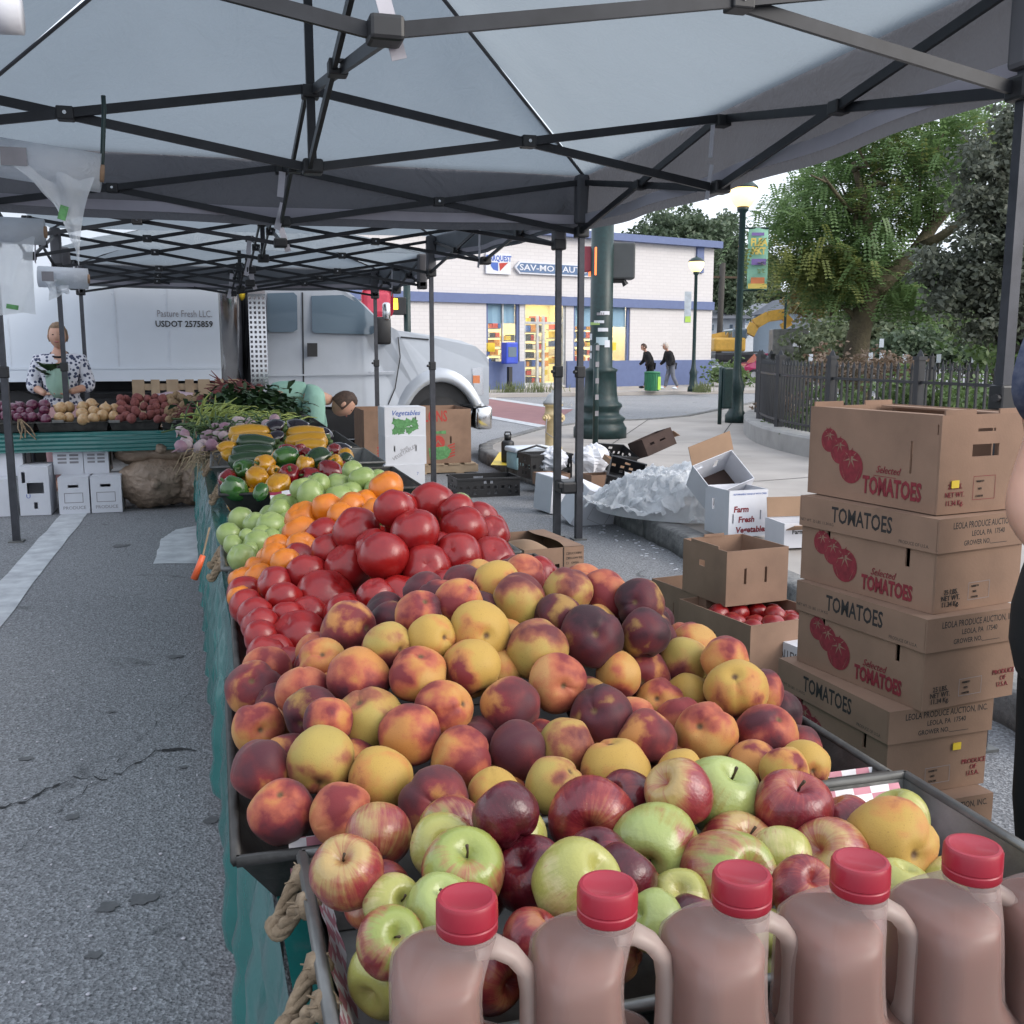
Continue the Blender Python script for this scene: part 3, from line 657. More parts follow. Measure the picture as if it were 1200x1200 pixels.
def pepper_shape(k):
    def fn(d):
        t = math.acos(max(-1, min(1, d.z))); a = math.atan2(d.y, d.x); st = math.hypot(d.x, d.y)
        return (1 - .42 * math.exp(-(t / .36) ** 2) + .1 * abs(math.cos((1.5 + .5 * (k % 2)) * a + k)) * st - .09 * st + .05 * d.z - .12 * math.exp(-((PI - t) / .3) ** 2)) * lump(d, 1.3, .1, k * 2.9)
    m = MB(); m.ball((0, 0, 0), (.92, .92, 1.12 + .08 * (k % 3)), 30, 20, fn); return m.mesh('bell_pepper', mStem, True)
def potato_shape(k):
    m = MB(); m.ball((0, 0, 0), (1.15, .9, .85), 12, 9, lambda d: lump(d, 1.2, .22, k * 5.3)); return m.mesh('potato', mStem, True)
def onion_shape(k):
    def fn(d):
        t = math.acos(max(-1, min(1, d.z))); return (1 + .45 * math.exp(-(t / .18) ** 2) - .06 * math.exp(-((PI - t) / .3) ** 2)) * lump(d, 1, .07, k)
    m = MB(); m.ball((0, 0, 0), (1, 1, .88), 14, 12, fn); return m.mesh('onion', mStem, True)
SH = {'peach': [peach_shape(k) for k in range(5)], 'apple': [apple_shape(k) for k in range(4)], 'tomato': [tomato_shape(k) for k in range(5)],
      'bell_pepper': [pepper_shape(k) for k in range(4)], 'potato': [potato_shape(k) for k in range(4)], 'onion': [onion_shape(k) for k in range(3)]}
VC = {}
def variant(kind, k, mat):
    key = (kind, k, mat.name)
    if key not in VC: me = SH[kind][k].copy(); me.materials.clear(); me.materials.append(mat); VC[key] = me
    return VC[key]
sm = MB(); sm.tube([(0, 0, .62), (.03, 0, .8), (.1, .02, 1.0)], [.035, .03, .045], 6); STEM_A = sm.mesh('stem', mStemB, True)
sm = MB(); sm.tube([(0, 0, .62), (.02, 0, .9), (.12, .03, 1.22)], [.2, .1, .12], 8); sm.lathe([(.02, .74), (.3, .74), (.34, .8), (.12, .83)], 10); STEM_P = sm.mesh('stem', mStem, True)
# heap surfaces: height of fruit centres above the ground at (x, y)
def march(px, py, h, t0=.5, t1=14, ymax=99):
    d = ray(px, py); t = t0
    while t < t1:
        p = CP + d * t
        if p.z <= h(p.x, p.y) or p.y > ymax: break
        t += .004
    return t
YMAX = {}
RMIN = {'peach': 27, 'apple': 34, 'redtomato': 21}
RSC = {'peach': 1.07, 'apple': 1.07, 'redtomato': 1.06, 'orangetomato': 1.12, 'greentomato': 1.1, 'bell_pepper': 1.08}
class Fruit:
    def __init__(s, kind, px, py, rp, h, mat, label, group, cat, face=None, up=None, stem=None, dep=None):
        s.kind, s.px, s.py, s.rp, s.mat, s.label, s.group, s.cat, s.face, s.stem = kind, px, py, max(rp, RMIN.get(mat.name.split('_')[0] + kind, RMIN.get(kind, 0))) * RSC.get(mat.name.split('_')[0] + kind, RSC.get(kind, 1)), mat, label, group, cat, face, stem
        s.t = dep or march(px, py, h, ymax=YMAX.get(h, 99)); s.h = h; s.up = up
    @property
    def R(s): return s.rp * s.t / 1200
    @property
    def p(s): return CP + ray(s.px, s.py) * s.t
class Fill:
    def __init__(s, kind, p, r, mat, label, group, cat): s.kind, s.p, s.R, s.mat, s.label, s.group, s.cat, s.face, s.stem, s.up = kind, p, r, mat, label, group, cat, None, None, None
def settle(L, k=.83, it=80):
    for _ in range(it):
        mv = 0
        for i in range(len(L)):
            a = L[i]
            for b in L[i + 1:]:
                if abs(a.t - b.t) > .25: continue
                d = (a.p - b.p).length; need = k * (a.R + b.R)
                if d < need:
                    q = a if a.t > b.t else b; q.t += min(.02, (need - d) * .6); mv += 1
        if not mv: break
def fill(L, kind, mats, label, group, cat, bounds, zmin, r, n, h, depth=1.5, lim=60, nbk=1.45):
    out = []; x0, x1, y0, y1 = bounds
    for _ in range(n):
        if len(out) >= lim: break
        x, y = R.uniform(x0, x1), R.uniform(y0, y1); z = h(x, y) - r * R.uniform(depth * .8, depth * 1.5)
        if z < zmin + r * .8: z = zmin + r * .8
        p = Vector((x, y, z))
        if any((p - q.p).length < .78 * (r + q.R) for q in L) or any((p - q.p).length < .9 * 2 * r for q in out): continue
        v = p - CP; dd = v.dot(FW); fx_, fy_ = 600 + 1200 * v.dot(RT) / dd, 600 - 1200 * v.dot(UP) / dd
        nb_ = [q for q in L if hasattr(q, 'px') and q.kind == kind and q.t < dd + .03 and math.hypot(q.px - fx_, q.py - fy_) < nbk * q.rp]
        if not nb_ or not any(q.py < fy_ + 12 for q in nb_) : continue
        out.append(Fill(kind, p, r, R.choice(mats), label, group, cat))
    return out
def quat_for(f):
    if f.face is not None:
        dx, dy = f.face[:2]; z = RT * dx + UP * dy - FW * math.sqrt(max(.02, 1 - dx * dx - dy * dy)); z.normalize()
        q = z.to_track_quat('Z', 'Y'); return q @ Euler((0, 0, f.face[2] if len(f.face) > 2 else R.uniform(0, 6))).to_quaternion()
    if f.up: return Euler((R.uniform(-f.up, f.up), R.uniform(-f.up, f.up), R.uniform(0, 6.28))).to_quaternion()
    return Euler((R.uniform(0, 6.28), R.uniform(0, 6.28), R.uniform(0, 6.28))).to_quaternion()
def emit(L):
    for i, f in enumerate(L):
        k = R.randrange(len(SH[f.kind])); nm = f.cat.replace(' ', '_')
        o = ob(nm, variant(f.kind, k, f.mat), None, f.p); o.rotation_mode = 'QUATERNION'; o.rotation_quaternion = quat_for(f)
        o.scale = (f.R,) * 3; tag(o, f.label, f.cat, f.group)
        if f.stem is not None: ob('stem', f.stem, o)
ORD = ['', 'first', 'second', 'third', 'fourth', 'fifth', 'sixth', 'seventh', 'eighth', 'ninth', 'tenth', 'eleventh', 'twelfth', 'thirteenth', 'fourteenth', 'fifteenth', 'sixteenth']
def rows(items, band, what, heap):
    """label each fruit by its row up from the front of its heap and its place in that row"""
    it = sorted(items, key=lambda q: -q.py); rws = []
    for q in it:
        if rws and rws[-1][0].py - q.py < band: rws[-1].append(q)
        else: rws.append([q])
    for i, rw in enumerate(rws):
        rw.sort(key=lambda q: q.px)
        for j, q in enumerate(rw):
            if not q.label:
                row = 'lowest row' if i == 0 else ('top row' if i == len(rws) - 1 else ORD[min(16, i + 1)] + ' row up')
                pos = 'only one' if len(rw) == 1 else ('leftmost' if j == 0 else ('rightmost' if j == len(rw) - 1 else ORD[min(16, j + 1)] + ' from left'))
                q.label = '%s, %s in the %s of %s' % (what, pos, row, heap)
# ---- peaches
hP = lambda x, y: min(.872 + .58 * max(0, y - 1.40), 1.10, .885 + .62 * max(0, x - .03), .885 + .62 * max(0, 1.0 - x))
NP = 'peaches heaped in the dark tray'
def PK(x, y, r, t, label, face=None): return Fruit('peach', x, y, r, hP, PEACH[t], label, NP, 'peach', face)
peaches = [
 PK(298, 808, 31, 'd', 'dark red wrinkled peach at the left back corner of the peach tray', (.1, .5)), PK(313, 786, 24, 'k', 'dull tan peach behind the dark wrinkled peach at the left'),
 PK(302, 853, 29, 'o', 'orange peach at the left wall with its stem hole turned right', (.35, .1)), PK(306, 902, 34, 'd', 'large dark red peach against the left tray wall'),
 PK(331, 952, 36, 'r', 'orange-red peach with pale top at the front left tray corner', (.05, .8)), PK(400, 954, 35, 'k', 'pinkish orange peach lying behind the checked paper strip, second from left'),
 PK(356, 811, 30, 'k', 'pale pink peach with a deep crease near the left edge'), PK(377, 777, 27, 'o', 'orange peach between the tomatoes and the left side of the heap'),
 PK(366, 838, 32, 'p', 'plum dark peach wedged under the creased pink peach'), PK(420, 796, 35, 'r', 'broad pink-red peach right below the front tomatoes'),
 PK(432, 842, 37, 'g', 'yellow-green peach with a red shoulder, standing high at left centre', (-.25, .7)), PK(376, 891, 37, 'g', 'large yellowish peach with red tip, third from the tray left wall', (.1, -.55)),
 PK(446, 914, 37, 'y', 'yellow peach with soft pink veil in the front middle left'), PK(384, 846, 22, 'r', 'half hidden red peach beneath the yellow-green peach'),
 PK(509, 940, 38, 'd', 'dark red peach with a pale star low at the front', (.05, .2)), PK(541, 889, 35, 'o', 'golden peach with a red left flank, right of the front middle'),
 PK(481, 862, 34, 'r', 'shadowed reddish peach deep between the golden ones'), PK(520, 831, 32, 'o', 'round orange peach with a red right edge in mid heap', (.8, .3)),
 PK(552, 783, 32, 'y', 'light orange peach with a brown scar line'), PK(489, 789, 32, 'o', 'orange peach with red crown left of the scarred peach', (.2, .8)),
 PK(455, 757, 26, 'g', 'yellowish peach with red right side near the tomatoes'), PK(409, 738, 32, 'd', 'dark peach with yellow base leaning on the large tomatoes'),
 PK(506, 748, 25, 'y', 'tan yellow peach left of the dimpled peach'), PK(562, 740, 34, 'y', 'tan yellow peach with a deep dimple facing right', (.3, -.05)),
 PK(492, 721, 23, 'r', 'pinkish dark peach showing its stem beside the red tomatoes', (.3, .7)), PK(537, 706, 25, 'o', 'small orange peach at the back edge next to the tomatoes'),
 PK(582, 686, 25, 'y', 'pale yellow peach at the back top of the heap'), PK(609, 704, 31, 'g', 'yellow peach with plum shoulders at the back top'),
 PK(629, 760, 34, 'g', 'big olive tan peach with plum top in the upper middle'), PK(653, 800, 32, 'k', 'pale peach with plum star stripes round its stem', (.22, .03)),
 PK(598, 827, 33, 'd', 'dark red and olive peach left of the plum black one'), PK(606, 879, 32, 'd', 'red plum peach with a notch at its left'),
 PK(579, 932, 29, 'y', 'golden peach low behind the dark red apple'), PK(663, 875, 32, 'g', 'olive yellow peach in the front right middle'),
 PK(650, 922, 33, 'g', 'olive peach just behind the large red apples'), PK(665, 694, 25, 'g', 'olive creased peach at the top back'),
 PK(709, 698, 30, 'k', 'salmon orange peach topping the heap'), PK(749, 707, 17, 'p', 'small plum peach peeking out behind the salmon top peach'),
 PK(694, 746, 35, 'p', 'large plum and yellow peach with a crease below the top', (.05, .2)), PK(755, 743, 28, 'p', 'plum shaded peach right below the top peach'),
 PK(653, 724, 20, 'p', 'dark shaded peach tucked under the olive creased peach'), PK(745, 795, 36, 'd', 'large rosy red peach in the right upper middle'),
 PK(813, 760, 27, 'o', 'orange peach at the right crest of the heap'), PK(801, 777, 28, 'g', 'plum and yellow peach in front of the right crest'),
 PK(705, 839, 34, 'p', 'nearly black plum peach with stem scar facing front', (-.35, .35)), PK(773, 823, 24, 'o', 'orange peach under the large rosy one'),
 PK(805, 818, 18, 'y', 'tan peach in the gap right of the rosy one'), PK(862, 807, 34, 'y', 'yellow peach with a deep crease near the right edge', (-.2, .6)),
 PK(850, 773, 16, 'o', 'small part of an orange peach behind the right edge'), PK(889, 810, 19, 'r', 'red peach behind the creased yellow one at the right edge'),
 PK(828, 860, 35, 'o', 'golden peach with a red spot right of the middle'), PK(898, 861, 34, 'r', 'orange-red peach by the right tray wall', (.3, .7)),
 PK(757, 868, 33, 'd', 'red peach with a lobed top behind the yellow front peach'), PK(722, 904, 38, 'y', 'large clear yellow peach at the front by the apples'),
 PK(883, 899, 30, 'd', 'dark red peach behind the tall red apple'), PK(943, 896, 24, 'y', 'yellow peach at the far right end against the wall'),
 PK(919, 904, 18, 'y', 'yellow peach sliver left of the far right one'), PK(796, 905, 26, 'y', 'yellow peach behind the green apple'),
 PK(797, 845, 20, 'k', 'tan peach shaded below the right middle')]
# ---- apples
hA = lambda x, y: min(.868 + .42 * max(0, y - .90), 1.0)
NA = 'apples heaped behind the cider jugs'
def AP(x, y, r, t, label, face=None): return Fruit('apple', x, y, r, hA, APPLE[t], label, NA, 'apple', face, .9, STEM_A if face else None)
apples = [
 AP(408, 1024, 40, 's', 'pinkish streaked apple alone at the left end of the apple tray', (-.1, .75)), AP(519, 992, 36, 'y', 'yellow apple with dimple, behind the blushing green one at left', (.1, .45)),
 AP(542, 1021, 46, 'b', 'green apple with red blush, left of the dark red pair', (.2, .75)), AP(461, 1061, 34, 'y', 'yellowish apple with a deep dimple near the left wall', (.5, .5)),
 AP(457, 1106, 38, 'b', 'green and red apple lowest at the left, beside the first jug', (.3, .6)), AP(518, 1068, 40, 'g', 'pale green streaked apple right behind the first red cap', (.1, .8)),
 AP(594, 957, 37, 'd', 'glossy dark red apple in front of the peaches'), AP(622, 1028, 43, 'd', 'dark red apple left of the large yellow one'),
 AP(673, 1037, 48, 'y', 'large plain yellow apple above the second jug'), AP(624, 1102, 32, 'r', 'yellow-red apple low between the first two jugs'),
 AP(694, 960, 48, 'r', 'big crimson apple showing its calyx to the front', (-.15, -.05)), AP(731, 1028, 36, 'd', 'dark red apple in the gap behind the second cap'),
 AP(769, 992, 48, 'g', 'green apple with open dimple in the middle front', (-.35, -.15)), AP(843, 933, 45, 'g', 'glossy green apple with pink left cheek on top of the heap', (.4, .8)),
 AP(797, 931, 37, 's', 'pink apple behind the glossy green top apple'), AP(929, 949, 43, 'r', 'tall bronze red apple at the top right', (.1, .9)),
 AP(866, 1001, 45, 's', 'pink striped apple right of the middle green apple', (.2, .8)), AP(850, 1030, 53, 'b', 'large red and green apple with dimple above the third cap', (.45, .45)),
 AP(973, 1006, 44, 's', 'rosy apple lying left of the big golden peach'), AP(942, 1044, 37, 'r', 'pink-red apple between the third and fourth caps'),
 AP(768, 1079, 33, 'g', 'green apple low between the second and third jugs'), AP(796, 1056, 26, 'y', 'greenish apple shaded behind the third cap'),
 AP(737, 940, 26, 'd', 'small dark red apple part behind the crimson calyx apple'), AP(990, 968, 22, 'r', 'red apple part behind the rosy right hand one'),
 AP(1053, 1042, 20, 'y', 'yellow apple part just left of the last full jug cap'), AP(915, 1004, 24, 'y', 'yellow-green apple shaded under the bronze red one'),
 AP(700, 1007, 30, 'd', 'dark apple under the crimson calyx apple'), AP(815, 1085, 22, 'd', 'dark apple deep behind the third jug shoulder'),
 Fruit('peach', 1045, 988, 49, hA, PEACH['y'], 'big golden peach lying among the apples at the right end', NA, 'peach', (.25, .0))]
# ---- red tomatoes
hT = lambda x, y: min(.885 + .66 * max(0, y - 2.13), 1.16, .885 + .62 * max(0, x - .06), .9 + .7 * max(0, 1.0 - x))
NT = 'red tomatoes heaped behind the peaches'
YMAX[hT] = 2.75
tom_px = [(507, 592, 26), (462, 597, 23), (418, 622, 27), (486, 624, 28), (542, 622, 28), (450, 652, 28), (499, 667, 28), (536, 652, 27), (408, 666, 27), (577, 655, 26), (378, 628, 17), (386, 646, 19), (348, 657, 19),
  (360, 672, 24), (381, 702, 34), (471, 700, 28), (440, 699, 21), (322, 685, 18), (333, 703, 21), (350, 747, 32), (290, 712, 20), (301, 722, 21), (305, 733, 20), (307, 748, 21), (312, 766, 20), (338, 779, 17), (338, 724, 19),
  (442, 727, 19), (521, 690, 19), (575, 626, 21), (561, 609, 22), (601, 672, 20), (617, 678, 17), (288, 697, 16), (437, 640, 17), (525, 700, 18), (467, 735, 19), (318, 782, 17), (405, 720, 22), (556, 678, 20), (515, 645, 18), (535, 600, 20), (362, 720, 20), (322, 765, 18)]
toms = [Fruit('tomato', x, y, r, hT, mTom, None, NT, 'red tomato', None, 1.1) for x, y, r in tom_px]
rows(toms, 24, 'glossy red tomato', 'the red tomato heap')
# ---- orange tomatoes
hO = lambda x, y: min(.9 + .4 * max(0, y - 2.5), 1.17, .89 + .62 * max(0, x - .04))
YMAX[hO] = 3.1
orange_px = [(452, 572, 19), (384, 597, 17), (411, 597, 18), (356, 609, 20), (353, 626, 20), (325, 642, 15), (324, 653, 16), (303, 666, 14), (303, 678, 17), (283, 679, 14), (283, 691, 14), (354, 643, 18), (427, 589, 15), (437, 597, 12), (281, 700, 13), (400, 607, 16), (335, 660, 16)]
orgs = [Fruit('tomato', x, y, r, hO, mTomO, None, 'orange tomatoes beside the red ones', 'orange tomato', None, .9) for x, y, r in orange_px]
rows(orgs, 14, 'orange tomato', 'the orange tomato heap')
hG = lambda x, y: min(.87 + .45 * max(0, y - 3.3), 1.14, .87 + .6 * max(0, x - .03))
YMAX[hG] = 3.75
green_px = [(424, 562, 15), (397, 571, 16), (365, 580, 16), (355, 573, 14), (342, 598, 16), (328, 598, 13), (283, 609, 14), (299, 614, 13), (317, 616, 16), (270, 628, 15), (274, 639, 12), (301, 638, 16), (283, 653, 15), (290, 630, 10), (397, 583, 15), (318, 631, 11), (374, 567, 12), (411, 578, 13), (306, 627, 11), (292, 645, 10), (440, 575, 12), (338, 612, 12)]
grns = [Fruit('tomato', x, y, r, hG, mTomG, None, 'green tomatoes in the rope handled tray', 'green tomato', None, 1.0) for x, y, r in green_px]
rows(grns, 12, 'pale green tomato', 'the green tomato tray')
hB = lambda x, y: min(.86 + .3 * max(0, y - 4.95), 1.08, .86 + .5 * max(0, x - .03))
YMAX[hB] = 5.5
pep = [(275, 573, 15, mPepG, 'green bell pepper lying at the front left corner of the pepper tray'), (267, 562, 12, mPepR, 'red bell pepper sticking out at the left end of the pepper tray'), (288, 550, 13, mPepG, 'long green bell pepper behind the left red one'),
 (302, 560, 14, mPepY, 'yellow bell pepper tilted at left of the pepper tray'), (311, 544, 12, mPepY, 'yellow bell pepper at the back left of the peppers'), (325, 571, 15, mPepY, 'square yellow bell pepper in the front middle of the tray'),
 (338, 558, 14, mPepR, 'red bell pepper right above the square yellow one'), (335, 536, 14, mPepG, 'green bell pepper standing highest at left in the tray'), (373, 539, 15, mPepD, 'dark green bell pepper standing highest at right'),
 (387, 553, 14, mPepR, 'red bell pepper at the right front of the peppers'), (357, 547, 11, mPepY, 'yellow bell pepper between the two tall green ones'), (358, 533, 9, mPepR, 'small red bell pepper at the back between the green ones'),
 (364, 559, 12, mPepR, 'shaded red bell pepper in the middle right'), (393, 541, 9, mPepY, 'yellow bell pepper edge at right of the dark green one'), (405, 553, 8, mPepO, 'small orange bell pepper at the right end'),
 (320, 554, 9, mPepY, 'yellow bell pepper end under the back green one'), (306, 577, 9, mPepG, 'green bell pepper tip low at the tray front'), (377, 565, 11, mPepD, 'dark green bell pepper low at right behind the green tomatoes'), (350, 573, 10, mPepR, 'deep red bell pepper low behind the green tomatoes')]
peps = [Fruit('bell_pepper', x, y, r, hB, mt, lb, 'bell peppers in the pepper tray', 'bell pepper', None, 1.5, STEM_P) for x, y, r, mt, lb in pep]
allf = peaches + apples + toms + orgs + grns + peps
settle(allf)
fl = fill(allf, 'peach', [PEACH[k] for k in 'drpok'], 'peach half hidden under the top layer of the peach heap', NP, 'peach', (.07, .95, 1.42, 2.02), TZ + .01, .042, 9000, hP, lim=120, depth=1.0)
fl += fill(allf + fl, 'apple', [APPLE[k] for k in 'rsbsyb'], 'apple half hidden under the top layer of the apple heap', NA, 'apple', (.12, .97, .885, 1.22), TZ + .015, .041, 9000, hA, lim=50, nbk=2.0)
fl += fill(allf + fl, 'tomato', [mTom], 'red tomato half hidden under the top layer of the tomato heap', NT, 'red tomato', (.09, .9, 2.2, 2.75), TZ + .01, .05, 2500, hT, lim=50, nbk=.8)
fl += fill(allf + fl, 'tomato', [mTomO], 'orange tomato half hidden under the other orange ones', 'orange tomatoes beside the red ones', 'orange tomato', (.08, .42, 2.6, 3.1), TZ + .01, .045, 1200, hO, lim=24, nbk=.8)
fl += fill(allf + fl, 'tomato', [mTomG], 'green tomato half hidden under the other green ones', 'green tomatoes in the rope handled tray', 'green tomato', (.06, .85, 3.28, 3.95), TZ + .01, .042, 1200, hG, lim=40, nbk=.9)
fl += fill(allf + fl, 'bell_pepper', [mPepG, mPepD, mPepY, mPepR], 'bell pepper half hidden under the other peppers', 'bell peppers in the pepper tray', 'bell pepper', (.06, .85, 4.95, 5.6), TZ + .01, .05, 1200, hB, lim=30)
emit(allf + fl)
# ---- squash, zucchini, eggplants lying across their tray
def gourd(kind, p, q, r0, r1, mat, label, group, cat, bend=.02, stem=True):
    p, q = Vector(p), Vector(q); d = q - p; L = d.length
    o = ob(kind, None); 
    k = 9; m = MB(); pts = []; rr = []
    for i in range(k + 1):
        u = i / k; pts.append(Vector((L * u, 0, bend * math.sin(PI * u)))); e = min(1, (u * 9) ** .5 if u < .11 else 1) * min(1, ((1 - u) * 9) ** .5 if u > .89 else 1)
        rr.append((r0 + (r1 - r0) * u) * max(.25, e))
    m.tube(pts, rr, 12); me = m.mesh(kind, mat, True); bpy.data.objects.remove(o)
    o = ob(kind, me, None, p); o.rotation_mode = 'QUATERNION'; o.rotation_quaternion = d.to_track_quat('X', 'Z'); tag(o, label, cat, group)
    if stem: s = MB(); s.tube([(L - .004, 0, 0), (L + .03, 0, .004)], [r1 * .45, r1 * .4], 6); ob('stem', s.mesh('stem', mStem, True), o)
    return o
def across(px0, py0, px1, py1, Y, dY=0): return aty(px0, py0, Y), aty(px1, py1, Y + dY)
for (x0, y0, x1, y1, Y, r0, r1, mt, kd, lb) in (
  (268, 512, 317, 508, 6.25, .055, .04, mSqY, 'yellow_squash', 'yellow squash lying on top at the left'), (270, 521, 322, 518, 6.15, .05, .04, mSqY, 'yellow_squash', 'yellow squash under the topmost left one'),
  (335, 511, 381, 513, 6.25, .045, .055, mSqY, 'yellow_squash', 'yellow squash lying on top at the right'), (384, 519, 333, 521, 6.1, .06, .04, mSqY, 'yellow_squash', 'yellow squash below the topmost right one'),
  (258, 530, 275, 526, 6.0, .04, .035, mSqY, 'yellow_squash', 'yellow squash end left of the zucchini, upper'), (262, 538, 280, 536, 5.95, .04, .035, mSqY, 'yellow_squash', 'yellow squash end left of the zucchini, lower'),
  (382, 527, 345, 526, 6.0, .05, .035, mSqY, 'yellow_squash', 'yellow squash at right behind the dark green pepper'),
  (277, 520, 324, 524, 6.02, .05, .04, mZuc, 'zucchini', 'dark zucchini on top of the zucchini row'), (271, 536, 322, 532, 5.92, .055, .045, mZuc, 'zucchini', 'dark zucchini in front, above the green peppers'),
  (268, 545, 310, 540, 5.86, .05, .04, mZuc, 'zucchini', 'lowest dark zucchini touching the peppers'),
  (316, 506, 331, 504, 6.3, .055, .05, mEgg, 'eggplant', 'eggplant between the two squash piles'), (320, 519, 331, 516, 6.2, .055, .045, mEgg, 'eggplant', 'eggplant lower between the squash piles'),
  (338, 504, 360, 506, 6.45, .06, .05, mEgg, 'eggplant', 'eggplant lying behind the right squash'), (372, 511, 384, 517, 6.5, .06, .045, mEgg, 'eggplant', 'eggplant curving behind the right squash end'), (387, 533, 404, 536, 6.1, .055, .075, mEgg, 'eggplant', 'glossy eggplant at the right end of the tray')):
    a, b = across(x0, y0, x1, y1, Y); gourd(kd, a, b, r0, r1, mt, lb, 'squash and eggplants behind the peppers', kd.replace('_', ' '))
# support bed below
hS = lambda x, y: .9
# ---- back table roots
def heap_row(kind, mat, x0, x1, n, rp, y0, y1, what, heap, group, cat, band=6):
    L = []
    for _ in range(600):
        if len(L) >= n: break
        x, y, r = R.uniform(x0, x1), R.uniform(y0, y1), rp * R.uniform(.85, 1.15)
        hh = lambda X, Y_: .86 + .55 * max(0, Y_ - 10.4)
        if any(abs(x - q.px) < rp * 1.15 and abs(y - q.py) < rp * .95 for q in L): continue
        L.append(Fruit(kind, x, y, r, hh, mat, None, group, cat))
    rows(L, band, what, heap); settle(L); emit(L)
heap_row('onion', mOnR, -70, 54, 34, 6.2, 474, 492, 'small red onion', 'the red onion heap', 'red onions on the back table', 'red onion')
heap_row('onion', mOnY, 66, 136, 24, 7.2, 474, 492, 'yellow onion', 'the yellow onion heap', 'yellow onions on the back table', 'yellow onion')
heap_row('potato', mPotR, 140, 195, 34, 5.6, 466, 491, 'red potato', 'the red potato heap', 'red potatoes on the back table', 'red potato')
heap_row('potato', mPotB, 198, 232, 20, 6, 466, 492, 'brown potato', 'the brown potato heap', 'brown potatoes on the back table', 'brown potato')
m = MB(); 
for (xa, xb, top) in ((-3.3, -1.62, .95), (-1.6, -.98, .95), (-.97, -.52, .98), (-.51, -.1, .97)): pass
# ---- leafy piles
def bunch(name, label, cat, base, n, spread, L, r, mat, up=.25, droop=.3, dirv=(0, -1, 0), group=None, w=0, parts=None):
    o = thing(name, label, cat, base, 0, group); m = MB(); dv = Vector(dirv).normalized()
    for _ in range(n):
        p = Vector((R.gauss(0, spread[0]), R.gauss(0, spread[1]), abs(R.gauss(0, spread[2])))); d = (dv + Vector((R.gauss(0, .45), R.gauss(0, .45), R.gauss(up, .25)))).normalized()
        l = L * R.uniform(.6, 1.2); q = p + d * l * .5; e = p + d * l - Vector((0, 0, droop * l * R.uniform(.4, 1)))
        if w:
            s = d.cross(Vector((0, 0, 1))).normalized() * w * R.uniform(.5, 1.2)
            m.add([p - s * .3, p + s * .3, q + s + Vector((0, 0, .01)), e, q - s], [(0, 1, 2, 4), (4, 2, 3)])
        else: m.tube([p, q, e], [r, r * .9, r * .4], 5, cap=False)
    part('leaves', m, mat, o, w == 0); return o
def roots(o, n, spread, r, mat, nm, off=(0, 0, 0)):
    off = Vector(off)
    for _ in range(n):
        p = off + Vector((R.gauss(0, spread[0]), R.gauss(0, spread[1]), abs(R.gauss(0, spread[2])))); m = MB()
        m.ball((0, 0, 0), (r, r, r * .95), 10, 8, lambda d: lump(d, 1, .15, p.x * 9)); m.tube([(0, 0, -r * .8), (.01, -r * .4, -r * 1.9)], [r * .2, .002], 5)
        q = ob(nm, m.mesh(nm, mat, True), o, p, (R.uniform(-1, 1), R.uniform(-1, 1), R.uniform(0, 6)))
G = 'leafy bunches at the far end of the long table'
o = bunch('spring_onion_bunch', 'tangled green spring onions piled left of the squash', 'spring onions', aty(258, 507, 7.3), 220, (.13, .25, .035), .2, .006, mLeafM, .1, .45, (.5, .5, 0), G)
roots(o, 10, (.12, .12, .03), .034, mTurn, 'onion_bulb', (-.02, -.25, .0))
o = bunch('spring_onion_bunch', 'loose spring onions with roots hanging over the left table edge', 'spring onions', aty(248, 535, 6.75), 70, (.05, .2, .03), .12, .004, mRoots, 0, .9, (-.5, -.3, 0), G)
o = bunch('turnip_bunch', 'white and purple turnips bunched in front of the green beans', 'turnips', aty(285, 502, 7.2), 60, (.15, .1, .03), .2, .006, mLeafM, .3, .3, (.2, 1, 0), G)
roots(o, 14, (.17, .05, .03), .04, mTurn, 'turnip', (0, -.08, .0))
roots(o, 6, (.06, .05, .02), .04, mTurn, 'turnip', (-.28, -.5, -.08))
o = bunch('bean_heap', 'pale green string beans heaped beyond the turnips', 'beans', aty(281, 496, 8.0), 330, (.16, .25, .045), .16, .0065, mLeafY, .05, .3, (1, .3, 0), G)
o = bunch('bean_heap', 'yellow beans at the left corner where the tables meet', 'beans', aty(242, 505, 7.7), 70, (.06, .14, .04), .3, .007, mLeafY, .4, .4, (.6, -.3, .4), G)
o = bunch('dark_greens', 'dark leafy herbs in a large heap by the bending man', 'greens', aty(292, 486, 9.1), 1500, (.17, .4, .075), .13, 0, mLeafD, .45, .35, (.2, -.6, 0), G, .035)
o = bunch('dark_greens', 'dark leafy herbs spreading at right below the green shirt', 'greens', aty(312, 499, 8.3), 600, (.10, .25, .035), .12, 0, mLeafD, .3, .4, (.5, -.4, 0), G, .03)
o = bunch('spring_onion_bunch', 'green onion tops spread across the tray right side', 'spring onions', aty(308, 509, 7.3), 90, (.10, .2, .02), .16, .006, mLeafM, .1, .35, (.9, .2, 0), G)
o = bunch('beet_bunch', 'dark red beets heaped at the corner beside the brown potatoes', 'beets', aty(252, 487, 9.9), 120, (.12, .2, .04), .2, .008, mBeet, .2, .3, (-.5, .4, 0), G)
roots(o, 26, (.12, .2, .07), .05, mBeet, 'beet')
o = bunch('beet_bunch', 'dark red beet bunch at the back behind the herbs', 'beets', aty(278, 462, 10.4), 60, (.1, .1, .04), .2, .008, mBeet, .4, .2, (-.3, .2, 0), G)
roots(o, 10, (.1, .1, .05), .05, mBeet, 'beet')
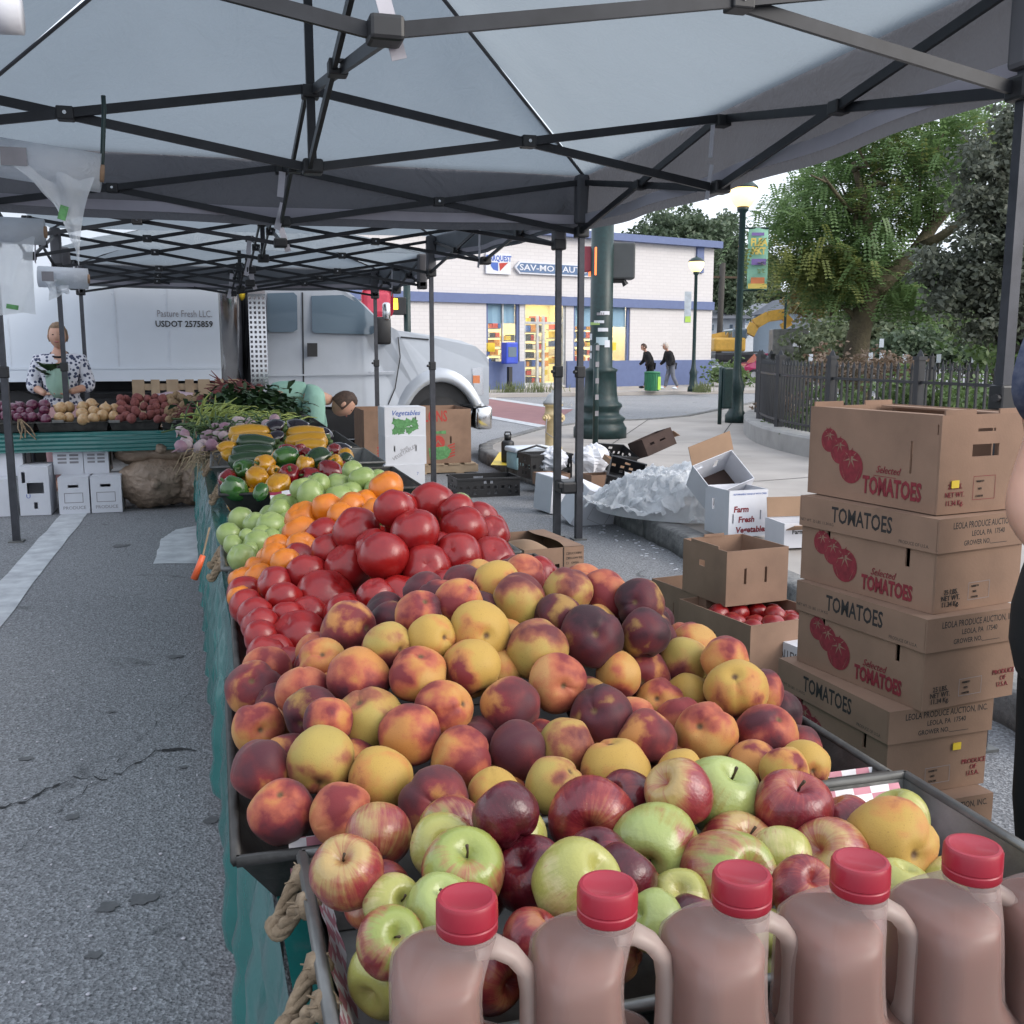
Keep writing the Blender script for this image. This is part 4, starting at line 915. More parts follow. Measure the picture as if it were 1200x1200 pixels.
# ================================================================== cider jugs
def se(cx, cy, z, rx, ry, e, n=28):
    out = []
    for i in range(n):
        a = 2 * PI * i / n; c, s = math.cos(a), math.sin(a)
        out.append((cx + rx * math.copysign(abs(c) ** (2 / e), c), cy + ry * math.copysign(abs(s) ** (2 / e), s), z))
    return out
JW = 1.09
def make_jug():
    t = thing('cider_jug', 'x', 'jug', (0, 0, 0), 0, 'cider jugs lined up in front of the apples')
    def body(k, top):
        m = MB(); rings = []
        # (z, left edge, right edge, half depth, squareness)
        prof = [(0, -.045, .045, .045, 3), (.006, -.054, .054, .054, 3.6), (.02, -.057, .057, .057, 4), (.07, -.0575, .0575, .0575, 4), (.105, -.0575, .0565, .0575, 4), (.118, -.0575, .05, .057, 4), (.128, -.0575, .027, .057, 3.6),
                (.15, -.0575, .014, .056, 3.4), (.178, -.0575, .011, .0555, 3.3), (.2, -.0575, .010, .0552, 3.2), (.216, -.0565, .011, .053, 3), (.226, -.053, .014, .049, 2.8), (.234, -.047, .018, .043, 2.5), (.241, -.038, .022, .035, 2.2), (.247, -.0285, .0255, .028, 2), (.251, -.0245, .0245, .0245, 2), (.27, -.0235, .0235, .0235, 2)]
        for z, l, r, d, e in prof:
            if z > top: break
            w = JW if z < .216 else JW + (1 - JW) * min(1, (z - .216) / .033)
            l_, r_ = l * (1 + (w - 1) * 2.2), r * (1 + (w - 1) * .6)
            rings.append(se((l_ + r_) / 2, 0, z, (r_ - l_) / 2 - k, d * w - k, e, 36))
        m.loft(rings); return m
    part('bottle_body', body(0, 1), mJug, t, True)
    m = MB(); path = [(.008, 0, .236), (.024, 0, .235), (.038, 0, .226), (.0475, 0, .210), (.0505, 0, .188), (.0505, 0, .150), (.0495, 0, .128), (.046, 0, .112)]
    path = [(x * (JW if z < .215 else 1.05), y, z) for x, y, z in path]; m.tube(path, [.015, .015, .014, .0135, .013, .013, .014, .017], 14, sq=.62, rot0=0); part('handle', m, mJugH, t, True)
    part('cider_fill', body(.0025, .228), mCider, t, True)
    m = MB(); n = 60
    prof = [(0.0265, .2545), (0.0272, .2555), (0.0272, .2625), (0.0263, .2635), (0.0263, .2645), (0.0272, .2655), (0.0268, .2815), (0.0253, .2845), (0.0223, .2850), (0.0209, .2843), (.0, .2840)]
    m.lathe(prof, n, mod=lambda a, r, z: 1 + (.012 * math.cos(30 * a) if .2655 <= z <= .2816 and r > .0262 else 0)); part('cap', m, mCap, t, auto=35)
    m = MB(); m.lathe([(.0248, .248), (.0258, .249), (.0258, .253), (.0246, .254)], 30); part('neck_ring', m, mJug, t, True)
    return t
jug0 = make_jug()
JL = ['cider jug with red cap, leftmost of the row at the front', 'second cider jug from the left, in front of the large yellow apple', 'third cider jug from the left, under the red and green apple', 'fourth cider jug from the left, in front of the rosy apple', 'fifth cider jug from left, before the cartons', 'sixth cider jug, cut off at the right picture edge']
for i, (cx, cy) in enumerate(((547, 1050), (712, 1035), (870, 1022), (1009, 1007), (1141, 990), (1262, 990))):
    p = atz(cx, cy, TZ + .005 + .285)
    j = jug0 if i == 0 else dup(jug0); j.location = (p.x, p.y, TZ + .005); j.rotation_euler = (0, 0, -.08 + R.uniform(-.08, .08)); j['label'] = JL[i]
# ================================================================== cartons
def wall(w, h, holes, M, th=.005):
    """one cardboard panel, w x h in its own xy plane (outside = +z), with real cut-outs"""
    xs = sorted({0, w} | {q for x0, x1, _, _ in holes for q in (x0, x1)}); ys = sorted({0, h} | {q for _, _, y0, y1 in holes for q in (y0, y1)})
    m = MB(); inh = lambda x, y: any(x0 < x < x1 and y0 < y < y1 for x0, x1, y0, y1 in holes)
    solid = {(i, j): not inh((xs[i] + xs[i + 1]) / 2, (ys[j] + ys[j + 1]) / 2) for i in range(len(xs) - 1) for j in range(len(ys) - 1)}
    for (i, j), s in solid.items():
        if not s: continue
        x0, x1, y0, y1 = xs[i], xs[i + 1], ys[j], ys[j + 1]
        m.add([(x0, y0, 0), (x1, y0, 0), (x1, y1, 0), (x0, y1, 0)], [(0, 1, 2, 3)]); m.add([(x0, y0, -th), (x1, y0, -th), (x1, y1, -th), (x0, y1, -th)], [(3, 2, 1, 0)])
        for di, dj, a, b in ((-1, 0, (x0, y0), (x0, y1)), (1, 0, (x1, y1), (x1, y0)), (0, -1, (x1, y0), (x0, y0)), (0, 1, (x0, y1), (x1, y1))):
            if not solid.get((i + di, j + dj), False): m.add([(*a, 0), (*b, 0), (*b, -th), (*a, -th)], [(0, 1, 2, 3)])
    m.v = [tuple(M @ Vector(v)) for v in m.v]; return m
class Carton:
    """corner at the root: x along the front (facing -y), y along the depth, z up"""
    def __init__(s, name, label, cat, loc, rz, W_, D, H, mat, holes={}, top='open', group=None, inner=None, lid=.08, lidmat=None, tilt=None):
        s.W, s.D, s.H = W_, D, H
        s.t = thing(name, label, cat, loc, rz, group)
        if tilt: s.t.rotation_euler = tilt
        X, Y, Zv = Vector((1, 0, 0)), Vector((0, 1, 0)), Vector((0, 0, 1))
        s.F = {'front': face_matrix((0, 0, 0), X, Zv), 'right': face_matrix((W_, .0055, 0), Y, Zv), 'back': face_matrix((W_, D, 0), -X, Zv), 'left': face_matrix((0, D - .0055, 0), -Y, Zv)}
        for k, M in s.F.items():
            part('side_panel', wall(W_ if k in ('front', 'back') else D - .011, H, holes.get(k, []), M), mat, s.t)
        b = MB(); b.box((W_ / 2, D / 2, .004), (W_ - .012, D - .012, .005)); part('bottom_panel', b, inner or mat, s.t)
        s.F['left'] = face_matrix((0, D, 0), -Y, Zv); s.F['right'] = face_matrix((W_, 0, 0), Y, Zv)
        if top == 'closed':
            b = MB(); b.box((W_ / 4 + .003, D / 2, H + .003), (W_ / 2 - .004, D, .005)); b2 = MB(); b2.box((W_ * .75, D / 2, H + .003), (W_ / 2 - .004, D, .005)); part('top_flap', b, mat, s.t); part('top_flap', b2, mat, s.t)
        if top == 'lid':
            o = .006; L = MB(); z0, z1 = H - lid + .006, H + .008
            L.box((W_ / 2, D / 2, z1 - .003), (W_ + 2 * o, D + 2 * o, .006))
            for c, d in (((W_ / 2, -o / 2 - .0015, (z0 + z1) / 2 - .003), (W_ + 2 * o, .004, z1 - z0 - .006)), ((W_ / 2, D + o / 2 + .0015, (z0 + z1) / 2 - .003), (W_ + 2 * o, .004, z1 - z0 - .006)), ((-o / 2 - .0015, D / 2, (z0 + z1) / 2 - .003), (.004, D + 2 * o - .009, z1 - z0 - .006)), ((W_ + o / 2 + .0015, D / 2, (z0 + z1) / 2 - .003), (.004, D + 2 * o - .009, z1 - z0 - .006))): L.box(c, d)
            s.lid = part('lid', L, lidmat or mat, s.t)
    def print(s, face, u, v, txt, h, mat, off=.0012, parent=None, **k):
        M = s.F[face] @ Matrix.Translation((u, v, off)); return text(txt, h, mat, parent or s.t, M, **k)
    def shape(s, face, pts, mat, nm='printed_mark', off=.0008, parent=None):
        m = MB(); m.poly([s.F[face] @ Vector((x, y, off)) for x, y in pts]); return part(nm, m, mat, parent or s.t)
    def rect(s, face, x0, y0, x1, y1, w, mat):
        for a in ((x0, y0, x1, y0 + w), (x0, y1 - w, x1, y1), (x0, y0 + w, x0 + w, y1 - w), (x1 - w, y0 + w, x1, y1 - w)):
            s.shape(face, [(a[0], a[1]), (a[2], a[1]), (a[2], a[3]), (a[0], a[3])], mat, 'printed_line')
def disc(cx, cy, rx, ry, n=22): return [(cx + rx * math.cos(2 * PI * i / n), cy + ry * math.sin(2 * PI * i / n)) for i in range(n)]
def star(cx, cy, r, n=6, k=.28, rot=.4):
    return [(cx + (r if i % 2 == 0 else r * k) * math.cos(rot + PI * i / n), cy + (r if i % 2 == 0 else r * k) * math.sin(rot + PI * i / n)) for i in range(2 * n)]
TL, TW = .45, .30
NL = 'tomato cartons in the tall stack'
levels = [((1105, 487), 1.348, .237, 9, 'open', 'topmost brown tomato carton, open and without a lid'), ((1101, 608), 1.109, .231, 11, 'lid', 'second tomato carton from the top, under the open one'),
          ((1087, 725), .878, .228, 8, 'lid', 'third tomato carton from the top, level with the tipped tomatoes box'), ((1043, 833), .65, .225, 3, 'lid', 'fourth tomato carton from the top, behind the right end of the peach tray'),
          (None, .425, .225, 2, 'lid', 'fifth tomato carton from the top, only its right end clear'), (None, .2, .195, 1, 'lid', 'lowest tomato carton of the tall stack, on the ground')]
for i, (px, zt, hh, rz, top, lb) in enumerate(levels):
    a = math.radians(rz)
    if px: p = atz(px[0], px[1], zt)
    elif i == 4: q = atz(1162, 927, zt); p = q - Vector((math.cos(a), math.sin(a), 0)) * (TW + .006)
    else: q = atz(1150, 1020, zt); p = Vector((1.36, 1.86, 0))
    H_ = hh - (.009 if top == 'lid' else .0)
    hl = {'left': [(.088, .1, .115, .2), (.352, .366, .10, .2)], 'front': [(.105, .195, .148, .185)], 'back': [(.105, .195, .148, .185)], 'right': [(.09, .1, .115, .2), (.35, .36, .10, .2)]}
    if i == 0: hl['left'] = [(.088, .096, .11, .175), (.353, .36, .09, .17), (.432, .436, .19, .215)]; hl['front'] = [(.105, .195, .135, .165), (.12, .18, .195, .203)]
    if hh < .2: hl = {k: [(x0, x1, y0 - .03, y1 - .03) for x0, x1, y0, y1 in v] for k, v in hl.items()}
    c = Carton('tomato_carton', lb, 'carton', (p.x, p.y, zt - hh), a, TW, TL, H_, mCard, hl, top, NL)
    s = H_ / .237 * (.8 if top == 'lid' else 1)
    for (u, v, r) in ((.078, .150, .031), (.118, .125, .034), (.162, .087, .043)):
        c.shape('left', disc(u, v * s, r, r * 1.02), mInkR, 'tomato_print', .0006 + r * .01)
        c.shape('left', star(u, v * s + r * .5, r * .66, 7, .22, .2 + u * 20), mCard, 'tomato_calyx_print', .0012 + r * .012); c.shape('left', star(u - r * .1, v * s + r * .75, r * .5, 5, .3, 1.1), mInkR, 'tomato_calyx_print', .0016 + r * .012)
        for k in (-1, 1): c.shape('left', [(u + k * r * .78, v * s - r * .1), (u + k * r * .82, v * s), (u + k * r * .5, v * s - r * .75), (u + k * r * .46, v * s - r * .78)], mCard, 'printed_line', .0012 + r * .012)
    c.print('left', .304, .045 * s, 'TOMATOES', .043 * min(1, s * 1.12), mInkR, bold=.002, wx=.60)
    c.print('left', .29, .09 * s, 'Selected', .018, mInkR, shear=.35, wx=.9)
    if i == 0: c.shape('left', [(.243, .073), (.318, .073), (.318, .0745), (.243, .0745)], mInkR, 'printed_line')
    for k, tx in enumerate(('25 LBS.', 'NET WT.', '11.34 Kg.')): c.print('front', .055, (.066 - .02 * k) * s, tx, .0125, mInkR if i == 0 else mInkB, wx=.9)
    c.rect('front', .115, .03 * s, .19, .088 * s, .0012, mInkGy if i else mInkR)
    for k in range(3): c.print('front', .138, (.075 - .018 * k) * s, ('VARIETY', 'SIZE', 'COLOR')[k], .005, mInkB)
    if i >= 2:
        for k, tx in enumerate(('PRODUCE', 'OF', 'U.S.A.')): c.print('front', .262, (.09 - .022 * k) * s, tx, .012, mInkR, wx=.95)
    if i in (0, 3, 4):
        cx, cy = {0: (.052, .072), 3: (.205, .152), 4: (.225, .16)}[i]
        m = MB(); m.box(c.F['front'] @ Vector((cx, cy * s, .003)), (.024, .002, .018)); part('yellow_tag', m, mYel, c.t)
    if top == 'lid':
        lz = H_ - .034
        for k, (tx, h) in enumerate((('LEOLA PRODUCE AUCTION, INC.', .0155), ('LEOLA, PA  17540', .0125), ('GROWER NO.________', .012))):
            c.print('front', .165 - (.008 if k == 2 else 0), lz + .022 - .022 * k, tx, h, mInkB, off=.0062, bold=.0003, wx=.74 if k == 0 else .85)
        c.print('left', .215, lz + .004, 'TOMATOES', .04, mInkB, off=.0062, bold=.0012, wx=.68)
        c.print('left', .06, lz - .022, 'NET WT. 25 LBS. 11.34 KG', .0075, mInkB, off=.0062); c.print('left', .385, lz - .028, 'PRODUCE OF U.S.A.', .008, mInkB, off=.0062, wx=.9)
    else:                                                   # raised lugs of the open carton and packed rim
        for (x, y, w, d) in ((TW * .2, .0, .1, .005), (TW * .8, 0, .1, .005), (TW * .2, TL - .005, .1, .005), (TW * .8, TL - .005, .1, .005)):
            m = MB(); m.box((x, y + .0025, H_ + .006), (w, d, .012)); part('rim_lug', m, mCard, c.t)
        for x in (.012, TW - .06):
            m = MB(); m.box((x + .024, TL * .5, H_ - .004), (.048, TL - .03, .004)); part('inner_flap', m, mCard, c.t)
# ---- the cartons behind the stack
SL = [(.1, .107, .07, .16), (.17, .177, .07, .16), (.24, .247, .07, .16)]
p = atz(850, 712, .48); cA = Carton('open_carton', 'empty pinkish brown open carton on top of the carton of loose tomatoes', 'carton', (p.x, p.y, .482), .12, .30, .32, .225, mCard, {'front': [(.085, .097, .085, .15), (.185, .197, .085, .15)], 'left': [(.12, .16, .135, .16)]}, inner=mCardIn)
for x, y, w, d in ((.035, .32 * .5, .01, .2), (.15, .315, .1, .006)): m = MB(); m.box((x if w > d else .0025, y, .23), (w if w > d else .005, d, .012)); part('rim_lug', m, mCard, cA.t)
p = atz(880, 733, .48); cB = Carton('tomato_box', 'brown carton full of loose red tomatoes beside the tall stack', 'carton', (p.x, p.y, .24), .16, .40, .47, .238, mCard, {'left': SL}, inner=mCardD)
bx, by, ca, sa = p.x, p.y, math.cos(.16), math.sin(.16)
k = 0
for yy in (.08, .19, .3):
    for xx in (.07, .17, .27, .35):
        P_ = Vector((bx + xx * ca - yy * sa, by + xx * sa + yy * ca, .24 + .19 + R.uniform(-.02, .015)))
        o = ob('red_tomato', variant('tomato', k % 5, mTom), None, P_, (R.uniform(-1, 1), R.uniform(-1, 1), R.uniform(0, 6))); o.scale = (.048,) * 3; k += 1
        tag(o, 'loose red tomato inside the brown carton beside the tall stack', 'red tomato', 'red tomatoes loose in a carton')
Carton('brown_carton', 'brown carton on the ground under the box of loose tomatoes', 'carton', (p.x + .01, p.y + .005, .004), .15, .40, .47, .234, mCard, {'left': SL}, 'closed')
p = atz(828, 702, .48); Carton('open_carton', 'open brown carton at the left end of the row, empty', 'carton', (p.x, p.y, .25), .15, .34, .42, .232, mCard, {'left': SL}, inner=mCardIn)
Carton('brown_carton', 'brown carton on the ground under the empty open one at left', 'carton', (p.x + .01, p.y, .004), .15, .34, .42, .242, mCard, {'left': SL}, 'closed')
p = atz(885, 738, .40); D_ = .4; cW = Carton('white_lid_carton', 'carton with white printed lid in front of the loose tomatoes', 'carton', (p.x + .06, p.y - D_, .17), .14, .33, D_, .22, mCard, {'left': SL}, 'lid', lid=.075, lidmat=mCardW)
cW.print('left', .2, .18, 'BUFFALO VALLEY PRODUCE', .036, mInkB, off=.0065, bold=.0004, wx=.66)
p2_ = Vector((p.x + .06, p.y - D_, 0)); Carton('brown_carton', 'low brown carton under the white lidded one', 'carton', (p2_.x, p2_.y, .004), .14, .33, D_, .16, mCard, {}, 'closed')
p = atz(909, 768, .30); Carton('brown_carton', 'brown slotted carton between the white lid and the tall stack', 'carton', (p.x + .05, p.y - .42, .004), .1, .3, .42, .29, mCard, {'left': [(.05, .057, .12, .22), (.12, .127, .12, .22)]}, 'closed')
p = atz(764, 709); c = Carton('flat_carton', 'small flat carton lying on the asphalt behind the peaches', 'carton', (p.x, p.y, .004), -.1, .16, .3, .05, mCard, {}, 'closed'); c.print('front', .1, .025, 'VEGETABLES', .014, mInkR)
# ---- brown vegetable carton right of the red tomatoes
p = atz(614.4, 645, .3)
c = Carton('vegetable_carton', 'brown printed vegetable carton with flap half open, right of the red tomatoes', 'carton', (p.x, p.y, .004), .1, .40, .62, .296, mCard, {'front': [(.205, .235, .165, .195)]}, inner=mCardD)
m = MB(); m.grid(lambda u, v: (.265 + .135 * u + .02 * math.sin(v * 7) * (1 - u), .62 * v, .299 + .015 * (1 - u) * math.sin(v * 3.1)), 6, 16); part('top_flap', m, mCard, c.t, True)
m = MB(); m.grid(lambda u, v: (.01 + .23 * u, .45 * v + .01, .27 + .05 * math.sin(u * 3) * math.sin(v * 3.1) - .02 * u), 8, 12); part('liner_paper', m, mCardIn, c.t, True)
m = MB(); m.box((.262, -.002, .15), (.004, .003, .29)); part('panel_edge', m, mInkB, c.t)
for x, y, r in ((.085, .2, .045),):
    c.shape('front', disc(x, y, r * .9, r * .7), mInkR, 'lettuce_print'); c.shape('front', star(x, y, r * .55, 7, .4), mCard, 'printed_mark', .0014); c.shape('front', [(x - .03, y - .03), (x + .03, y - .03), (x + .012, y - .06), (x - .012, y - .06)], mInkR)
for k, tx in enumerate(('Fresh', 'Squash', 'Vegetables')): c.print('front', .18, .12 - .04 * k, tx, .024, mInkR, shear=.3)
for k, tx in enumerate(('ZUCCHINI', 'YELLOW SQ.', 'OKRA')):
    c.print('front', .34, .255 - .03 * k, tx, .013, mInkB); c.rect('front', .28, .248 - .03 * k, .296, .262 - .03 * k, .002, mInkB)
c.print('left', .42, .24, 'FRESH WEIGHT', .02, mInkB)
# ---- stack of three white vegetable boxes
x0 = aty(451.5, 513, 10.62).x; x1 = aty(500, 513, 10.62).x
for k in range(3):
    c = Carton('white_vegetable_box', ('white vegetable box at the bottom of the white stack', 'middle white vegetable box with slanted lettering', 'top white vegetable box with green vegetable picture')[k], 'carton', (x0 - .02 * (k == 0), 10.62 + .01 * k, .005 + .3 * k), .04, x1 - x0, .36, .296, mCardW, {'front': [(.09, .105, .14, .2), (.32, .335, .14, .2)]} if k else {}, 'closed', 'white boxes stacked by the canopy leg')
    if k == 2:
        c.print('front', .22, .24, 'Vegetables', .05, mInkBl, shear=.35, bold=.0008)
        for q in range(34): a = R.uniform(0, 6.3); xx, yy = .21 + R.uniform(-.12, .12), .10 + R.uniform(-.06, .055); c.shape('front', star(xx, yy, R.uniform(.025, .05), 4, .6, a), mInkG, 'leaf_print', .0005 + q * .00006)
    if k == 1:
        for (tx, h, dy) in (('Fresh', .028, .03), ('VEGETABLES', .036, -.01)):
            me = text_mesh(tx, h, shear=.2); me.materials.append(mInkGy); me.transform(c.F['front'] @ Matrix.Translation((.2, .135 + dy, .0012)) @ Matrix.Rotation(.5, 4, 'Z')); ob('lettering', me, c.t)
    if k == 0: c.shape('front', disc(.19, .16, .05, .012), mInkG); c.print('front', .36, .2, '7', .03, mInkBl)
# ---- melon bin on its pallet
xa, xb = aty(427, 520, 12.25).x, aty(552, 520, 12.25).x
def pallet(label, loc, rz, w, d, n=6):
    t = thing('pallet', label, 'pallet', loc, rz)
    for i in range(n): m = MB(); m.box((w * (i + .5) / n, d / 2, .115), (w / n * .72, d, .018)); part('plank', m, mWood, t)
    for y in (.05, d / 2, d - .05): m = MB(); m.box((w / 2, y, .06), (w, .08, .09)); part('stringer', m, mWood, t)
    for i in range(3): m = MB(); m.box((w * (i + .5) / 3, d / 2, .008), (.1, d, .014)); part('plank', m, mWood, t)
    return t
pallet('low wooden pallet under the melon bin', (xa, 12.2, 0), 0, xb - xa + .08, 1.0, 7)
c = Carton('melon_bin', 'large brown melon bin with red print, on a pallet before the truck', 'bin', (xa, 12.25, .126), 0, xb - xa, .9, .66, mCard, {'front': [(.2, .22, .22, .3), (1.05, 1.07, .24, .33)]}, inner=mCardIn)
c.print('front', .6, .57, 'WATERMELONS', .13, mInkR2, bold=.004, wx=.62)
c.shape('front', disc(.90, .255, .085, .085), mInkR2, 'melon_print', .001); c.shape('front', [(.78, .19), (1.0, .21), (1.07, .16), (1.02, .07), (.94, .045), (.8, .05)], mInkG, 'melon_rind_print', .0014)
c.shape('front', [(.85, .22), (.90, .29), (.95, .22), (.935, .22), (.9, .265), (.865, .22)], mCard, 'printed_mark', .0022); c.shape('front', [(.84, .39), (1.0, .40), (1.0, .36), (.84, .365)], mInkG, 'printed_mark', .0012)
for x in (.15, 1.02):
    for k in range(5): c.shape('front', [(x, .06 + .035 * k), (x + .09, .09 + .035 * k), (x + .09, .107 + .035 * k), (x, .077 + .035 * k)], mInkR2, 'printed_stripe')
# ---- plastic crates
def crate(label, loc, rz, w, d, h, rot=None, n=8):
    t = thing('plastic_crate', label, 'crate', loc, rz)
    if rot: t.rotation_euler = rot
    for M, L in ((face_matrix((0, 0, 0), (1, 0, 0), (0, 0, 1)), w), (face_matrix((w, .0055, 0), (0, 1, 0), (0, 0, 1)), d - .011), (face_matrix((w, d, 0), (-1, 0, 0), (0, 0, 1)), w), (face_matrix((0, d - .0055, 0), (0, -1, 0), (0, 0, 1)), d - .011)):
        k = max(3, int(L / .07)); hs_ = [(L * (i + .28) / k, L * (i + .72) / k, h * .42, h * .58) for i in range(k)] + [(L * (i + .3) / k, L * (i + .7) / k, h * .14, h * .3) for i in range(k) if i % 3] + [(L * .42, L * .58, h * .7, h * .84)]
        part('crate_side', wall(L, h, hs_, M, .006), mPlas, t)
    m = MB(); m.box((w / 2, d / 2, .006), (w - .014, d - .014, .008)); part('crate_floor', m, mPlas, t)
    [part('rim', m_, mPlas, t) for y_ in (-.006, d + .006) for m_ in [MB()] if m_.box((w / 2, y_, h - .012), (w + .02, .012, .02)) is None]; return t
p = atz(536, 584); q = atz(613, 584); crate('low black plastic crate on the asphalt behind the red tomatoes', (p.x, p.y, 0), .02, (q - p).length, .42, .2)
KZ = .15
p = atz(622, 562, KZ); crate('black plastic crate on the kerb with crumpled paper beside it', (p.x, p.y, KZ), .1, .48, .35, .26)
p = atz(707, 578, KZ); crate('black crate tipped against the left side of the plastic heap', (p.x, p.y, KZ + .03), 0, .34, .3, .2, (.55, .25, -.35))
p = atz(716, 556, KZ); crate('black crate lying on its side behind the tipped one', (p.x, p.y + .1, KZ + .02), 0, .36, .3, .2, (.4, .1, .3))
# ---- white cooler, bottle, bag
p = atz(614, 556, KZ); t = thing('cooler', 'white topped cooler with teal sides behind the black crate on the kerb', 'cooler', (p.x, p.y + .35, KZ), .1)
m = MB(); m.box((.25, .18, .1), (.46, .32, .2), bev=.03); part('cooler_body', m, pm('pale_teal_plastic', (.3, .45, .48), .5), t, True)
m = MB(); m.box((.25, .18, .225), (.49, .35, .06), bev=.02); part('lid', m, mWhite, t, True); m = MB(); m.tube([(.03, 0, .15), (.03, -.02, .22), (.25, -.03, .28), (.47, -.02, .22), (.47, 0, .15)], .012); part('handle', m, mPlas, t, True)
p = atz(595, 543, KZ); t = thing('water_bottle', 'black insulated water bottle standing on the kerb corner', 'bottle', (p.x, p.y, KZ + .017))
m = MB(); m.lathe([(.07, 0), (.078, .01), (.078, .23), (.07, .25), (.035, .27)], 20); part('bottle_body', m, mPlas, t, True)
m = MB(); m.lathe([(.042, .27), (.042, .32), (.025, .33)], 16); m.tube([(-.04, 0, .32), (-.03, 0, .36), (.03, 0, .36), (.04, 0, .32)], .01); part('cap', m, mPlas, t, True)
p = atz(607, 544, KZ); m = MB(); m.ball((0, 0, .07), (.15, .1, .1), 14, 10, lambda d: 1 + .25 * noise.noise(d * 2.2)); single('shoulder_bag', m, mBlackCl, 'small black bag slumped beside the water bottle', 'bag', (p.x, p.y, KZ), 0, True)
# ---- crumpled paper, tilted white cartons
def crumple(name, label, cat, loc, r, mat, seed, n=18):
    m = MB(); m.ball((0, 0, r[2] * .8), r, n, n - 4, lambda d: 1 + .32 * noise.noise(d * 2.6 + Vector((seed, 0, 0))) + .16 * noise.noise(d * 6 + Vector((0, seed, 0)))); return single(name, m, mat, label, cat, loc, 0, False)
p = atz(648, 560, KZ); crumple('crumpled_paper', 'crumpled white paper on the kerb left of the canopy legs', 'paper', (p.x, p.y, KZ + .08), (.16, .14, .13), mCardW, 2)
p = atz(694, 560, KZ); crumple('crumpled_paper', 'crumpled white paper on the kerb right of the canopy legs', 'paper', (p.x, p.y, KZ + .08), (.2, .14, .15), mCardW, 8)
p = atz(636, 571, KZ); Carton('brown_carton', 'low brown carton under the crumpled paper on the kerb', 'carton', (p.x, p.y, KZ + .005), .1, .3, .26, .12, mCard, {}, inner=mCardIn)
p = atz(693, 572, KZ); Carton('brown_carton', 'low brown carton under the right crumpled paper on the kerb', 'carton', (p.x, p.y, KZ + .005), .1, .26, .22, .12, mCard, {}, inner=mCardIn)
p = atz(668, 617); c = Carton('white_carton', 'white carton tipped over against the kerb behind the canopy legs', 'carton', (p.x, p.y, .02), 0, .40, .33, .34, mCardW, {}, 'closed', tilt=(.28, .42, .15))
c.rect('front', .12, .1, .3, .22, .003, mInkGy)
p = atz(646, 604); c = Carton('white_carton', 'white carton with grey print left of the canopy legs', 'carton', (p.x, p.y + .03, .012), 0, .17, .3, .33, mCardW, {}, 'closed', tilt=(.06, .05, .25))
for k in range(5): c.shape('front', [(.02, .06 + .05 * k), (.05, .06 + .05 * k), (.05, .085 + .05 * k), (.02, .085 + .05 * k)], mInkGy)
# ---- heap of plastic sheeting on the kerb
p = atz(800, 606, KZ)
def heapf(u, v):
    a = 2 * PI * u; r = v; x, y = math.cos(a) * r, math.sin(a) * r
    q = Vector((x * 2.2, y * 2.2, 3)); n1 = noise.noise(q * 1.1); n2 = abs(noise.noise(q * 2.6 + Vector((noise.noise(q * 2) * 1.5, 0, 0)))); n3 = abs(noise.noise(q * 5.5 + Vector((n2 * 3, n1 * 4, 0)))) + .6 * abs(noise.noise(q * 13 + Vector((n1 * 5, 0, n2 * 4))))
    h = max(0, 1 - r ** 2.2) ** .8
    return (x * .72, y * .52, max(.004, h * (.27 + .10 * n1) + (.06 * n2 + .02 * n3 - .03) * min(1, h * 3)))
m = MB(); m.grid(heapf, 90, 40); hp = thing('plastic_sheet_heap', 'big heap of crumpled clear plastic sheeting on the kerb', 'plastic sheeting', (p.x + .02, p.y + .15, KZ + .016), -.9)
part('sheet', m, mFilm2, hp, True)
def hz_(x, y):
    rr = math.hypot(x / .72, y / .52); return heapf(math.atan2(y / .52, x / .72) / 6.2832 % 1, rr)[2] if rr < 1 else .0
for k in range(70):                                          # overlapping crumpled sheets thrown over each other
    a = R.uniform(0, 6.28); r0 = R.uniform(0, .92) ** .7; cx, cy = math.cos(a) * r0 * .68, math.sin(a) * r0 * .48
    th = R.uniform(0, 6.28); L, W2 = R.uniform(.14, .3), R.uniform(.07, .16); off = .012 + .05 * R.random(); sd0 = R.uniform(0, 50)
    def pf(u, v):
        x_, y_ = (u - .5) * 2 * L, (v - .5) * 2 * W2 * (1 + .4 * math.sin(u * 5 + sd0)); x = cx + x_ * math.cos(th) - y_ * math.sin(th); y = cy + x_ * math.sin(th) + y_ * math.cos(th)
        q = Vector((x * 9 + sd0, y * 9, sd0)); f = .045 * (1 - 2 * abs(noise.noise(q))) * (.4 + abs(2 * v - 1)) + .02 * (1 - 2.5 * abs(noise.noise(q * 2.7))) + .012 * noise.noise(q * 6)
        return (x + .03 * noise.noise(q * 1.3 + Vector((9, 0, 0))), y + .03 * noise.noise(q * 1.3 + Vector((0, 9, 0))), max(.006, hz_(x, y) + .015 + off + f * .8))
    m = MB(); m.grid(pf, 22, 14); part('sheet_fold', m, mFilm2, hp, True)
